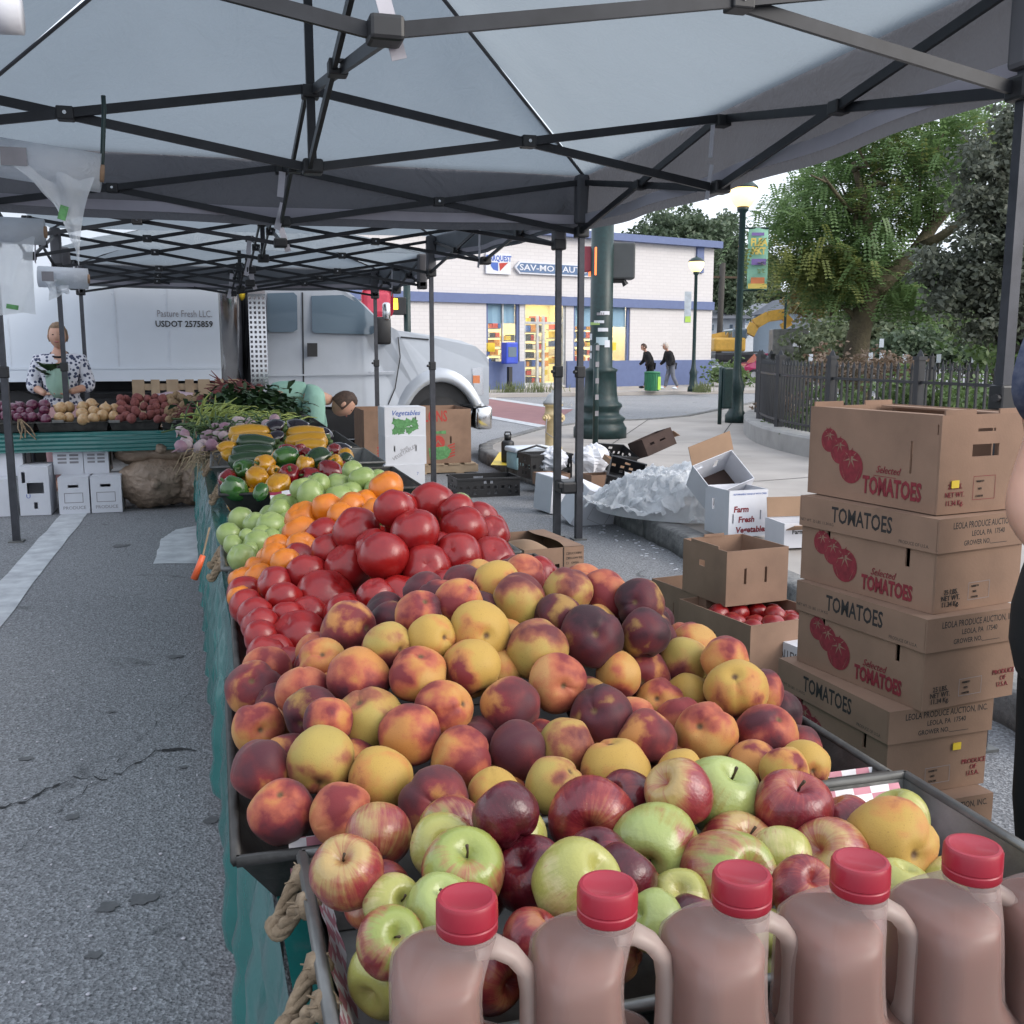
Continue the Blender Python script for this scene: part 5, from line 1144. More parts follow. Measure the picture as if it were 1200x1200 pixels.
# ---- discarded cartons round the heap
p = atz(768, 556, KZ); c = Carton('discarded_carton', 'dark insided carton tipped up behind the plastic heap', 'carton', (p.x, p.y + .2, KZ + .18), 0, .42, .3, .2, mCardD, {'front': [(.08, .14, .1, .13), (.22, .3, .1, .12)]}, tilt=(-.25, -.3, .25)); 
m = MB(); m.box((.47, .1, .11), (.1, .2, .006), Matrix.Rotation(.9, 3, 'Y')); part('top_flap', m, mCardIn, c.t)
p = atz(733, 573, KZ); c = Carton('discarded_carton', 'torn cardboard piece lying over the black crates', 'carton', (p.x - .12, p.y + .1, KZ + .22), 0, .34, .2, .05, mCardIn, {}, tilt=(.3, .35, .2))
p = atz(853, 633, KZ); FW_ = (atz(905, 633, KZ) - p).length
c = Carton('farm_carton', 'white carton lettered for farm fresh vegetables, standing in front of the plastic heap', 'carton', (p.x, p.y, KZ + .017), .05, FW_, .34, .34, mCardW, {'front': [(.03, .042, .1, .17), (.255, .267, .12, .19)], 'left': [(.1, .13, .18, .26)]}, inner=mCardD)
for k, tx in enumerate(('Farm', 'Fresh', 'Vegetables')): c.print('front', .10 + .045 * k, .20 - .075 * k, tx, .042, mInkR, bold=.002, shear=.1)
c.print('front', .17, .31, 'RETURNABLE HANDLE WITH CARE', .012, mInkBl)
p2_ = atz(829, 580, KZ + .3)
c2 = Carton('farm_carton', 'white carton thrown open on its side above the lettered one', 'carton', (p.x + .04, p.y + .40, KZ + .13), 0, .36, .30, .24, mCardW, {'back': [(.1, .14, .1, .18), (.25, .33, .16, .19)]}, inner=mCardD, tilt=(.75, -.3, .12))
for mm, xx in (((.1, .3), 0),): m = MB(); m.box((.19, .35, .29), (.38, .006, .15), Matrix.Rotation(-.7, 3, 'X')); part('top_flap', m, mCardIn, c2.t)
p = atz(905, 640, KZ); c = Carton('farm_carton', 'white and brown open carton between the lettered carton and the tall stack', 'carton', (p.x, p.y - .15, KZ + .012), -.08, .36, .3, .17, mCardW, {}, inner=mCardIn)
m = MB(); m.box((.18, -.06, .15), (.34, .005, .14), Matrix.Rotation(1.2, 3, 'X')); m2 = MB(); m2.box((.18, .3, .24), (.34, .005, .14), Matrix.Rotation(-.15, 3, 'X')); part('top_flap', m, mCardIn, c.t); part('top_flap', m2, mCardIn, c.t)
c.print('front', .1, .11, 'Farm', .03, mInkB, bold=.001)
# litter crumbs along the kerb
for k in range(40):
    x = R.uniform(690, 815); y = 612 + (x - 690) * .42 + R.uniform(-6, 14); p = atz(x, y); m = MB(); m.ball((0, 0, .004), (R.uniform(.008, .02), R.uniform(.006, .012), .004), 6, 4)
    tag(ob('litter_scrap', m.mesh('litter_scrap', mCardW)), 'small pale scrap of litter on the asphalt along the kerb', 'litter', 'litter scraps along the kerb').location = p
# ---- boxes and sacks under the back table
WB = [(0, 28, 520, 560, 'upper white box at far left under the back table'), (-32, 12, 562, 604, 'lower white box at far left under the back table'), (24, 60, 552, 602, 'white box with dark cut-out behind the canopy leg'), (64, 99, 531, 566, 'upper white printed box, left of two under the back table'), (100, 129, 534, 569, 'upper white printed box, right of two under the back table'), (70, 106, 567, 602, 'lower white box, left of two under the back table'), (108, 144, 569, 604, 'lower white box, right of two beside the sacks')]
for i, (xa, xb, ya, yb, lb) in enumerate(WB):
    low = yb > 590; Yb = 10.1 if low else 10.35
    a = aty(xa, yb, Yb); b = aty(xb, yb, Yb); z0 = .004 if low else .35; H_ = .335 if not i in (2,) else .44
    if not low: z0 = .345
    c = Carton('white_box', lb, 'carton', (a.x, a.y, z0), 0, b.x - a.x, .42, H_, mCardW, {'front': [((b.x - a.x) * .32, (b.x - a.x) * .66, H_ * .72, H_ * .8)] if i != 2 else [(.07, .21, .2, .3), (.03, .06, .3, .4), (.12, .15, .06, .12)]}, 'closed', 'white boxes under the back table')
    w = b.x - a.x
    if i in (3, 4):
        for q in range(6): c.shape('front', [(w * (.15 if q % 2 else .55), H_ * (.3 + .1 * (q // 2))), (w * (.45 if q % 2 else .85), H_ * (.3 + .1 * (q // 2))), (w * (.45 if q % 2 else .85), H_ * (.36 + .1 * (q // 2))), (w * (.15 if q % 2 else .55), H_ * (.36 + .1 * (q // 2)))], mInkGy)
    if i in (5, 6): c.rect('front', w * .18, H_ * .3, w * .8, H_ * .58, .006, mInkGy); c.print('front', w / 2, H_ * .16, 'PRODUCE', .03, mInkGy)
    if i == 4: c.shape('right', disc(.2, .17, .1, .12), mInkB)
    if i == 2: c.print('front', w * .3, H_ * .4, 'U', .04, mInkBl)
mSack = pm('brown_sack', (.33, .245, .185), .5, col2=(.2, .145, .105), vs=3, bmp=.9, bs=9, bd=.05)
for (x, y, Yd, z, rx, rz, sd, lb) in ((182, 598, 10.25, .24, .37, .23, 3, 'brown sack on the ground, bunched front facing, under the back table'), (188, 555, 10.45, .55, .42, .2, 7, 'brown sack lying across the top of the other two'), (229, 590, 10.3, .22, .26, .22, 11, 'brown sack at right, against the long table')):
    a = aty(x, y, Yd); m = MB(); m.ball((0, 0, 0), (rx, .24, rz), 72, 44, lambda d, sd=sd: 1 + .14 * noise.noise(d * 2 + Vector((sd, 0, 0))) + .035 * math.sin(17 * math.atan2(d.z, d.x) + sd + 5 * noise.noise(d * 3)) * max(0, -d.y) ** .5 + .07 * (.3 - abs(noise.noise(d * 4 + Vector((sd, 3, 0))))) + .03 * noise.noise(d * 11))
    t = thing('produce_sack', lb, 'sack', (a.x, a.y + .1, z), 0, 'brown sacks under the back table'); part('sack_body', m, mSack, t, True); m = MB(); m.tube([(0, -.24, 0), (.02, -.29, .01), (.03, -.31, .04)], [.03, .045, .05], 8); part('tied_neck', m, mSack, t, True)
# pallets leaning up behind the potatoes
t = thing('pallet', 'pale wooden pallet standing on edge behind the potatoes', 'pallet', aty(157, 500, 11.9)); x0, x1 = aty(156, 460, 11.9).x, aty(282, 460, 11.9).x
m = MB(); m.box(((x0 + x1) / 2, 11.9, 1.1), (x1 - x0, .03, .07)); part('stringer', m, mWood, t, world=True)
for px in (163, 183, 203, 223, 240, 258, 275):
    a = aty(px, 470, 11.87); m = MB(); m.box((a.x, 11.88, .59), (.125 if px in (163, 203, 240, 275) else .09, .02, 1.18)); part('plank', m, mWood, t, world=True)
# plastic film over trays behind potatoes
a = aty(205, 466, 11.3); m = MB(); m.ball((0, 0, 0), (.24, .12, .06), 20, 10, lambda d: 1 + .4 * noise.noise(d * 4)); single('bag_bundle', m, film_mat('pink_print_film', (.75, .6, .68), .9), 'crumpled pink and white plastic bag behind the brown potatoes', 'plastic bag', a, 0, True)
# orange handled tool on the cloth
p = aty(240, 678, 3.1); t = thing('screwdriver', 'orange handled tool hanging from twine on the teal cloth side', 'tool', (p.x - .03, p.y, p.z)); m = MB(); m.tube([(0, 0, 0), (.028, 0, .07)], [.011, .008], 8); part('handle', m, pm('orange_plastic', (.6, .1, .03), .4), t, True); m = MB(); m.tube([(.028, 0, .07), (.05, .02, .15)], .003, 6); part('twine', m, mRope, t)
# ---- rolls of plastic produce bags hanging from the canopy
def bag_roll(label, a, b, r, tail, hook=None, lab=(.25, .05), seed=0):
    a, b = Vector(a), Vector(b); t = thing('bag_roll', label, 'bag roll', (a + b) / 2, 0, 'rolls of produce bags under the canopies'); d = (b - a).normalized()
    m = MB(); m.tube([a, b], r, 20); part('roll', m, film_mat('roll_film', (.7, .73, .78), .97, .3), t, True, world=True)
    m = MB(); m.tube([b - d * .02, b + d * .012], r * .45, 14); part('core', m, mCardIn, t, True, world=True)
    m = MB(); L = (b - a).length
    def fn(u, v):
        s0, s1 = tail[int(0)], tail[1]; e0 = a.lerp(b, s0[0]); e1 = a.lerp(b, s1[0]); top = e0.lerp(e1, u); bot = Vector(tail[2]).lerp(Vector(tail[3]), u)
        p = top.lerp(bot, v) + Vector((0, -r * .9, 0)) * (1 - v * .6); n_ = noise.noise(Vector((u * 3 + seed, v * 2.5, 0)))
        return p + Vector((.25 * L * (u - .5) * -math.sin(PI * v) * .4, .08 * n_ * min(1, v * 4), .03 * n_))
    m.grid(fn, 16, 22); part('hanging_bag', m, mFilm, t, True, world=True)
    for (u, v, w, h, mt) in lab:
        q = Vector(fn(u, v)); m = MB(); m.box(q + Vector((0, -.02, 0)), (w, .003, h), Matrix.Rotation(R.uniform(-.4, .4), 3, 'Y')); part('printed_label', m, mt, t, world=True)
    q = a.lerp(b, .22) + Vector((0, -r - .004, 0)); m = MB(); m.box(q, (L * .24, .004, r * .9)); part('printed_label', m, mInkGy, t, world=True)
    if hook:
        m = MB(); m.tube([b, b + Vector((.01, 0, .06)), Vector(hook) - Vector((0, 0, .05)), hook], .009, 8); part('hanger_strap', m, mGreenP, t, True, world=True)
    return t
Yr = 4.5
A_, B_ = aty(-8, 183, Yr), aty(118, 203, Yr)
bag_roll('nearest roll of clear bags at upper left with one bag twisting down from it', A_, B_, .075, [(.1,), (.98,), aty(72, 250, Yr), aty(94, 312, Yr)], aty(121, 112, Yr), [(.55, .62, .03, .055, mInkG)], 1)
A_, B_ = aty(-30, 268, 6.2), aty(52, 272, 6.2)
bag_roll('second roll of clear bags at left edge with a wide bag hanging', A_, B_, .07, [(.0,), (.9,), aty(-25, 372, 6.2), aty(44, 366, 6.2)], None, [(.6, .92, .06, .025, mInkG)], 5)
A_, B_ = aty(45, 324, 8.2), aty(103, 327, 8.2)
bag_roll('small third roll of bags in front of the fair haired woman', A_, B_, .075, [(.1,), (.75,), aty(58, 352, 8.2), aty(82, 344, 8.2)], None, [(.6, .3, .06, .03, mInkG)], 9)
m = MB(); m.tube([aty(-20, 8, 2.9), aty(24, 10, 2.9)], .06, 20); single('bag_roll', m, mCardW, 'end of a white bag roll cut off at the top left corner', 'bag roll', (0, 0, 0), 0, True)
# ================================================================== people
def skin_ob(name, V, E, rad, mat, parent, sub=2, root=0):
    me = bpy.data.meshes.new(name); me.from_pydata([tuple(v) for v in V], E, []); me.materials.append(mat)
    o = ob(name, me, parent); o.modifiers.new('skin', 'SKIN'); o.modifiers.new('sub', 'SUBSURF').levels = sub; o.modifiers[1].render_levels = sub
    o.modifiers[0].use_smooth_shade = True
    sv = me.skin_vertices[0].data
    for i, r in enumerate(rad): sv[i].radius = r if isinstance(r, (tuple, list)) else (r, r); sv[i].use_root = (i == root)
    return o
def head(t, c, fwd, up, s, hair, long_=False, cap=None):
    """head with brow, nose, lips, chin, ears and hair; child meshes of the person"""
    z = Vector(up).normalized(); y = Vector(fwd); y = (y - z * y.dot(z)).normalized(); x = y.cross(z)
    M = Matrix((x, y, z)).transposed().to_4x4(); M.translation = Vector(c)
    m = MB()
    def fn(d):
        k = 1.0
        if d.y > .3: k += .0 - .06 * max(0, d.y - .3)
        k += .16 * math.exp(-((d.x / .16) ** 2 + ((d.z + .12) / .2) ** 2)) * max(0, d.y)              # nose
        k -= .07 * (math.exp(-(((abs(d.x) - .34) / .16) ** 2 + ((d.z - .1) / .12) ** 2))) * max(0, d.y)   # eye sockets
        k += .03 * math.exp(-((d.x / .25) ** 2 + ((d.z + .45) / .07) ** 2)) * max(0, d.y)             # lips
        k += .05 * math.exp(-((d.x / .3) ** 2 + ((d.z + .85) / .15) ** 2)) * max(0, d.y)
        if d.z < -.2: k *= 1 - .16 * (-d.z - .2) * (abs(d.x) * 1.3)
        return k
    m.ball((0, 0, 0), (.078 * s, .098 * s, .118 * s), 26, 20, fn)
    for sx in (-1, 1): m.ball((sx * .079 * s, -.005 * s, -.005 * s), (.014 * s, .022 * s, .032 * s), 8, 6)
    me = m.mesh('head', mSkin, True); me.transform(M); hd = ob('head', me, t)
    m = MB()
    for sx in (-1, 1): m.ball((sx * .031 * s, .083 * s, .014 * s), (.009 * s, .006 * s, .0045 * s), 8, 6)
    me = m.mesh('eyes', mInkB, True); me.transform(M); ob('eyes', me, hd)
    m = MB(); m.ball((0, .092 * s, -.052 * s), (.024 * s, .008 * s, .007 * s), 10, 6); me = m.mesh('mouth', pm('lips', (.36, .13, .12), .5), True); me.transform(M); ob('mouth', me, hd)
    m = MB(); vs = []
    def hf(u, v):
        a = 2 * PI * u; tt = v * PI * .62; d = Vector((math.sin(tt) * math.cos(a), math.sin(tt) * math.sin(a), math.cos(tt)))
        k = 1.13 + .05 * noise.noise(d * 6)
        lim = 1.0
        if d.y > .35 and d.z < .62: k = .9
        return (d.x * .078 * s * k, d.y * .098 * s * k - .004 * s, d.z * .118 * s * k)
    m.grid(hf, 28, 14)
    if long_: m.ball((0, -.09 * s, -.02 * s), (.05 * s, .04 * s, .06 * s), 12, 8)
    me = m.mesh('hair' if not cap else 'cap', cap or hair, True); me.transform(M); ob('hair' if not cap else 'cap', me, hd)
    if cap:
        m = MB(); m.ball((0, .1 * s, .05 * s), (.07 * s, .07 * s, .008 * s), 14, 6); me = m.mesh('cap_peak', cap, True); me.transform(M); ob('cap_peak', me, hd)
    return hd
def hand(t, w, d, palm, s=1.0, curl=.5):
    """palm with four unequal bent fingers and a thumb, grown from the wrist w along d"""
    d = Vector(d).normalized(); n = Vector(palm); n = (n - d * n.dot(d)).normalized(); sd_ = d.cross(n); w = Vector(w)
    V = [w, w + d * .045 * s, w + d * .085 * s]; E = [(0, 1), (1, 2)]; Rr = [(.026 * s, .019 * s), (.036 * s, .016 * s), (.038 * s, .014 * s)]
    o = skin_ob('hand', V, E, Rr, mSkin, t, 2)
    m = MB()
    for i, (off, L) in enumerate(((-.03, .065), (-.01, .075), (.01, .07), (.028, .055))):
        p = w + d * .085 * s + sd_ * off * s; pts = [p - d * .012 * s]; dd = d.copy()
        for k in range(3):
            pts.append(pts[-1] + dd * (L * s * (.45, .32, .28)[k])); dd = (dd + n * curl * (.5 + .25 * k)).normalized()
        m.tube(pts, [.0095 * s, .009 * s, .0082 * s, .006 * s], 8)
    p = w + d * .03 * s - sd_ * .03 * s; m.tube([p, p + (d * .6 - sd_ * .7).normalized() * .035 * s, p + (d * .9 - sd_ * .6 + n * .3).normalized() * .066 * s], [.0125 * s, .0105 * s, .007 * s], 8)
    part('fingers', m, mSkin, o, True); return o
# ---- pattern for the woman's tunic
def tunic_mat():
    m, n, l, b = base_mat('patterned_tunic'); v = coords(n, l, False)
    vo = n.new('ShaderNodeTexVoronoi'); vo.inputs['Scale'].default_value = 26; l.new(v, vo.inputs['Vector'])
    c = ramp(n, l, vo.outputs['Distance'], [(.38, (.045, .055, .11)), (.46, (.62, .62, .68))]); l.new(c, b.inputs['Base Color']); b.inputs['Roughness'].default_value = .85; return m
mTunic = tunic_mat()
# ---- woman behind the onions
LX = aty(70, 420, 11.75).x
t = thing('person', 'fair haired woman in navy and white patterned tunic holding bagged lettuce behind the onions', 'person', (LX, 11.75, 0), PI)
V = [(0, 0, .95), (0, 0, 1.15), (0, 0, 1.36), (0, 0, 1.5), (0, .01, 1.58), (.2, 0, 1.38), (.27, .02, 1.12), (.13, .22, 1.05), (-.2, 0, 1.38), (-.27, .02, 1.12), (-.1, .24, 1.07), (.1, 0, .92), (.1, .02, .5), (.1, 0, .1), (-.1, 0, .92), (-.1, .02, .5), (-.1, 0, .1), (.1, .14, .04), (-.1, .14, .04)]
E = [(0, 1), (1, 2), (2, 3), (3, 4), (2, 5), (5, 6), (6, 7), (2, 8), (8, 9), (9, 10), (0, 11), (11, 12), (12, 13), (13, 17), (0, 14), (14, 15), (15, 16), (16, 18)]
Rr = [(.16, .12), (.15, .11), (.15, .1), .055, .05, .065, .05, .032, .065, .05, .032, .1, .07, .045, .1, .07, .045, .04, .04]
skin_ob('body', V, E, Rr, mSkin, t)
V = [(0, 0, .86), (0, 0, .98), (0, 0, 1.18), (0, 0, 1.38), (0, 0, 1.46), (.2, 0, 1.39), (.275, .02, 1.12), (.23, .1, 1.085), (-.2, 0, 1.39), (-.275, .02, 1.12), (-.22, .11, 1.095)]
skin_ob('tunic', V, [(0, 1), (1, 2), (2, 3), (3, 4), (3, 5), (5, 6), (6, 7), (3, 8), (8, 9), (9, 10)], [(.23, .17), (.215, .16), (.19, .14), (.18, .12), (.085, .075), .09, .085, .075, .09, .085, .075], mTunic, t, root=2)
skin_ob('trousers', [(0, 0, .9), (.1, 0, .84), (.11, .02, .5), (.11, 0, .12), (-.1, 0, .84), (-.11, .02, .5), (-.11, 0, .12)], [(0, 1), (1, 2), (2, 3), (0, 4), (4, 5), (5, 6)], [(.19, .14), .12, .095, .08, .12, .095, .08], mPinkCl, t)
m = MB(); m.tube([(.085 * math.cos(a), .085 * math.sin(a) * .8 + .02, 1.455 - .03 * math.sin(a)) for a in [2 * PI * i / 20 for i in range(21)]], .012, 8); part('collar', m, mBlackCl, t, True)
head(t, (0, .03, 1.64), (0, 1, 0), (0, 0, 1), 1.12, mHairG, True)
hand(t, (.12, .23, 1.05), (-.9, .4, .1), (0, .3, 1), 1.05); hand(t, (-.09, .25, 1.07), (.9, .3, -.1), (0, .3, 1), 1.05)
lx = thing('lettuce', 'lettuce in a pale green bag held in the woman hands', 'lettuce', (LX, 11.75 - .28, 1.08), PI); m = MB()
m.ball((0, 0, .1), (.11, .08, .17), 16, 12, lambda d: 1 + .2 * noise.noise(d * 4)); part('bag', m, film_mat('green_film', (.5, .72, .6), .85), lx, True)
m = MB()
for k in range(26):
    a = R.uniform(0, 6.28); p = Vector((.06 * math.cos(a) + .03, .04 * math.sin(a), .2 + R.uniform(-.05, .08))); q = p + Vector((math.cos(a) * .06 + .05, math.sin(a) * .05, R.uniform(.0, .09))); s = Vector((-math.sin(a), math.cos(a), 0)) * .03; m.add([p - s, p + s, q + s * 1.2, q - s * 1.2], [(0, 1, 2, 3)])
part('leaves', m, mLeafD, lx)
# ---- man bending over the table
t = thing('person', 'man in a pale green shirt bending low over the table beside the truck', 'person', (aty(318, 480, 11.6).x, 11.6, 0))
g_ = lambda x, y, Y=11.6: Vector(aty(x, y, Y)) - t.location
hip, mid, sh, nk, hd_ = g_(312, 474), g_(338, 462), g_(368, 464), g_(384, 468), g_(403, 474, 11.55)
hip.z = .98
elL, wrL, elR, wrR = g_(370, 505, 11.35), g_(362, 530, 11.1), g_(378, 508, 11.85), g_(368, 530, 11.7)
V = [hip, mid, sh, nk, nk + Vector((.06, 0, -.02)), sh + Vector((0, -.2, -.04)), elL, wrL, sh + Vector((0, .2, -.04)), elR, wrR, hip + Vector((0, -.1, -.05)), hip + Vector((.02, -.1, -.48)), Vector((hip.x, -.1, .06)), hip + Vector((0, .1, -.05)), hip + Vector((.02, .1, -.48)), Vector((hip.x, .1, .06)), Vector((hip.x + .15, -.1, .04)), Vector((hip.x + .15, .1, .04))]
E = [(0, 1), (1, 2), (2, 3), (3, 4), (2, 5), (5, 6), (6, 7), (2, 8), (8, 9), (9, 10), (0, 11), (11, 12), (12, 13), (13, 17), (0, 14), (14, 15), (15, 16), (16, 18)]
skin_ob('body', V, E, [(.15, .13), (.14, .13), .13, .065, .06, .06, .048, .035, .06, .048, .035, .1, .07, .05, .1, .07, .05, .045, .045], mSkin, t)
skin_ob('shirt', [hip + Vector((-.02, 0, 0)), mid + Vector((0, 0, -.02)), sh + Vector((0, 0, -.03)), sh + Vector((.1, 0, 0)), sh + Vector((0, -.22, -.05)), elL + (wrL - elL) * .1, sh + Vector((0, .22, -.05)), elR + (wrR - elR) * .1, sh + Vector((-.12, 0, -.24)), mid + Vector((.0, 0, -.2))], [(0, 1), (1, 2), (2, 3), (2, 4), (4, 5), (2, 6), (6, 7), (2, 8), (1, 9)], [(.17, .19), (.17, .2), (.17, .18), .1, .12, .1, .12, .1, (.12, .1), (.15, .12)], mGreenSh, t, root=1)
skin_ob('trousers', [hip, hip + Vector((0, -.1, -.06)), hip + Vector((.02, -.1, -.48)), Vector((hip.x, -.1, .12)), hip + Vector((0, .1, -.06)), hip + Vector((.02, .1, -.48)), Vector((hip.x, .1, .12))], [(0, 1), (1, 2), (2, 3), (0, 4), (4, 5), (5, 6)], [(.18, .17), .13, .1, .08, .13, .1, .08], mBlackCl, t)
head(t, hd_, (.75, -.1, -.75), (.75, 0, .62), 1.25, mHairB)
hand(t, wrL, (0, -.2, -1), (1, 0, 0)); hand(t, wrR, (0, -.2, -1), (1, 0, 0))
# ---- person cut off at the right picture edge
el = atd(1199, 602, 1.95)
t = thing('person', 'person in black trousers at the right edge, bare elbow in front of the cartons', 'person', (el.x + .32, el.y + .1, 0), 1.2)
L_ = lambda p: Matrix.Rotation(-1.2, 3, 'Z') @ (Vector(p) - t.location)
sh_ = L_(atd(1262, 430, 2.0)); e_ = L_(el); w_ = L_(atd(1288, 700, 1.85))
V = [(0, 0, .97), (0, 0, 1.17), (0, 0, 1.38), (0, 0, 1.52), (0, .01, 1.6), sh_, e_, w_, (-sh_.x, sh_.y, 1.4), (-.3, 0, 1.15), (-.25, .2, 1.0), (.1, 0, .92), (.1, .02, .5), (.1, 0, .1), (-.1, 0, .92), (-.1, .02, .5), (-.1, 0, .1), (.1, .14, .04), (-.1, .14, .04)]
E = [(0, 1), (1, 2), (2, 3), (3, 4), (2, 5), (5, 6), (6, 7), (2, 8), (8, 9), (9, 10), (0, 11), (11, 12), (12, 13), (13, 17), (0, 14), (14, 15), (15, 16), (16, 18)]
skin_ob('body', V, E, [(.15, .11), (.14, .1), (.15, .1), .055, .05, .054, .046, .033, .06, .05, .03, .1, .07, .045, .1, .07, .045, .04, .04], mSkin, t)
mNavy = pm('navy_speckled_shirt', (.03, .04, .08), .9, col2=(.08, .09, .13), vs=60)
skin_ob('shirt', [(0, 0, .95), (0, 0, 1.2), (0, 0, 1.4), (0, 0, 1.47), sh_ + Vector((0, 0, .01)), sh_.lerp(e_, .35)], [(0, 1), (1, 2), (2, 3), (2, 4), (4, 5)], [(.2, .15), (.18, .13), (.18, .12), .08, .085, .08], mNavy, t, root=1)
m = MB(); m.loft([se(0, 0, z, rx, ry, 2.3, 24) for z, rx, ry in ((1.08, .175, .135), (1.02, .19, .15), (.94, .205, .165), (.86, .205, .165), (.80, .19, .15), (.76, .15, .12))])
for sx in (-1, 1): m.loft([se(sx * x, y, z, r, r * 1.05, 2, 18) for x, y, z, r in ((.095, 0, .86, .115), (.1, 0, .75, .112), (.105, .01, .6, .095), (.11, .02, .48, .082), (.11, .0, .3, .078), (.11, -.01, .08, .07))])
part('trousers', m, mBlackCl, t, True)
head(t, (0, .03, 1.72), (0, 1, 0), (0, 0, 1), 1.0, mHairB); hand(t, w_, w_ - e_, (0, 1, 0))
# ---- two pedestrians across the street
def walker(px, top, base, label, face, bend, coat, legs, cap):
    b = atz(px, base); dep = (b - CP).dot(FW); h = (base - top) * dep / 1200; s = h / 1.75
    t = thing('person', label, 'person', (b.x, b.y, .12), face, 'pedestrians by the bin'); S_ = lambda *p: Vector(p) * s
    ln = .18 * bend
    V = [S_(0, 0, .95), S_(0, ln * .4, 1.15), S_(0, ln, 1.38), S_(0, ln * 1.3, 1.5), S_(0, ln * 1.4, 1.56), S_(.19, ln, 1.4), S_(.24, ln + .05, 1.12), S_(.2, ln + .25, .95), S_(-.19, ln, 1.4), S_(-.23, ln - .06, 1.12), S_(-.2, ln + .1, .9), S_(.09, 0, .92), S_(.1, .12, .5), S_(.1, .2, .08), S_(-.09, 0, .92), S_(-.1, -.04, .5), S_(-.1, -.25, .1), S_(.1, .34, .04), S_(-.1, -.12, .04)]
    skin_ob('body', V, E, [(.14 * s, .1 * s)] * 3 + [.055 * s, .05 * s] + [.06 * s, .045 * s, .03 * s] * 2 + [.1 * s, .07 * s, .045 * s] * 2 + [.04 * s] * 2, mSkin, t, 1)
    skin_ob('jacket', [V[0], V[1], V[2], V[3] - S_(0, 0, .03), V[5], V[6], V[7], V[8], V[9], V[10]], [(0, 1), (1, 2), (2, 3), (2, 4), (4, 5), (5, 6), (2, 7), (7, 8), (8, 9)], [(.23 * s, .19 * s), (.23 * s, .19 * s), (.24 * s, .18 * s), .1 * s, .115 * s, .095 * s, .06 * s, .115 * s, .095 * s, .06 * s], coat, t, 1, root=1)
    skin_ob('trousers', [V[0], V[11], V[12], V[13], V[14], V[15], V[16]], [(0, 1), (1, 2), (2, 3), (0, 4), (4, 5), (5, 6)], [(.17 * s, .14 * s), .12 * s, .09 * s, .075 * s, .12 * s, .09 * s, .075 * s], legs, t, 1)
    m = MB()
    for q in (V[17], V[18]): m.ball(q + S_(0, 0, .01), (.055 * s, .13 * s, .05 * s), 10, 6)
    part('shoes', m, mWhite if cap else mBlackCl, t, True)
    head(t, V[4] + S_(0, .06, .10), (0, 1, -.25 * bend), (0, .25 * bend, 1), s * 1.22, mHairB, cap=cap)
mCapG = pm('pale_cap', (.45, .4, .36), .8)
walker(762, 409, 459, 'pedestrian in dark jacket leaning behind the green bin', 1.4, 1.0, mBlackCl, mBlackCl, None)
walker(786, 408, 460, 'pedestrian in dark jacket and pale cap right of the green bin', 1.5, .8, mBlackCl, mGreyCl, mCapG)
# ================================================================== box trailer and truck
TY = 13.9
xr = aty(258, 400, TY).x; xl = -9.5; zb = aty(100, 447, TY).z
t = thing('box_trailer', 'long white box truck body lettered in small grey print, behind the market', 'truck body', ((xl + xr) / 2, TY, 0))
m = MB(); m.box(((xl + xr) / 2, TY + 1.25, (zb + .14 + 3.9) / 2), (xr - xl, 2.5, 3.9 - zb - .14)); part('box_body', m, mWhite, t, world=True)
m = MB(); m.box(((xl + xr) / 2, TY - .012, zb + .07), (xr - xl, .03, .14)); m.box(((xl + xr) / 2, TY - .014, zb + .165), (xr - xl, .012, .03)); part('bottom_rail', m, mWhite, t, world=True)
for i in range(14):
    x = xr - .62 - .62 * i; mm = MB(); mm.box((x, TY - .0035, 2.4), (.012 if i % 2 else .006, .005, 2.4)); part('panel_seam', mm, pm('seam_white', (.6, .64, .7), .4), t, world=True)
    r_ = MB()
    for k in range(18): r_.ball((x - .03, TY, zb + .3 + .13 * k), (.008, .004, .008), 6, 4)
    part('rivets', r_, mWhite, t, world=True, kind='stuff')
a = aty(216.5, 368, TY - .006); text('Pasture Fresh LLC.', .085, mInkGy, t, face_matrix(a - t.location, (1, 0, 0), (0, 0, 1)), wx=.72)
a = aty(216, 380, TY - .006); text('USDOT 2575859', .075, mInkB, t, face_matrix(a - t.location, (1, 0, 0), (0, 0, 1)), bold=.002, wx=.92)
x2 = aty(279, 400, TY).x
m = MB(); m.tube([((xr + x2) / 2, TY + .13, zb - .02), ((xr + x2) / 2, TY + .13, 3.9)], (x2 - xr) / 2 + .02, 20, sq=1.4); part('corner_post', m, mChrome, t, True, world=True)
m = MB(); m.box((xl / 2, TY + 1.3, .75), (-xl, 1.0, .35)); m.box((xl / 2, TY + .5, .62), (-xl, .08, .5)); part('underframe', m, mBlack, t, world=True)
m = MB(); m.box((xl / 2 + .3, TY + 1.9, .55), (-xl, .03, 1.1)); part('skirt', m, mBlack, t, world=True)
for x in (-2.4, -4.2, -7.5):
    for s in (0, 2.0): m = MB(); m.tube([(x, TY + .1 + s, .5), (x, TY + .4 + s, .5)], .49, 28); part('wheel', m, mRubber, t, True, world=True)
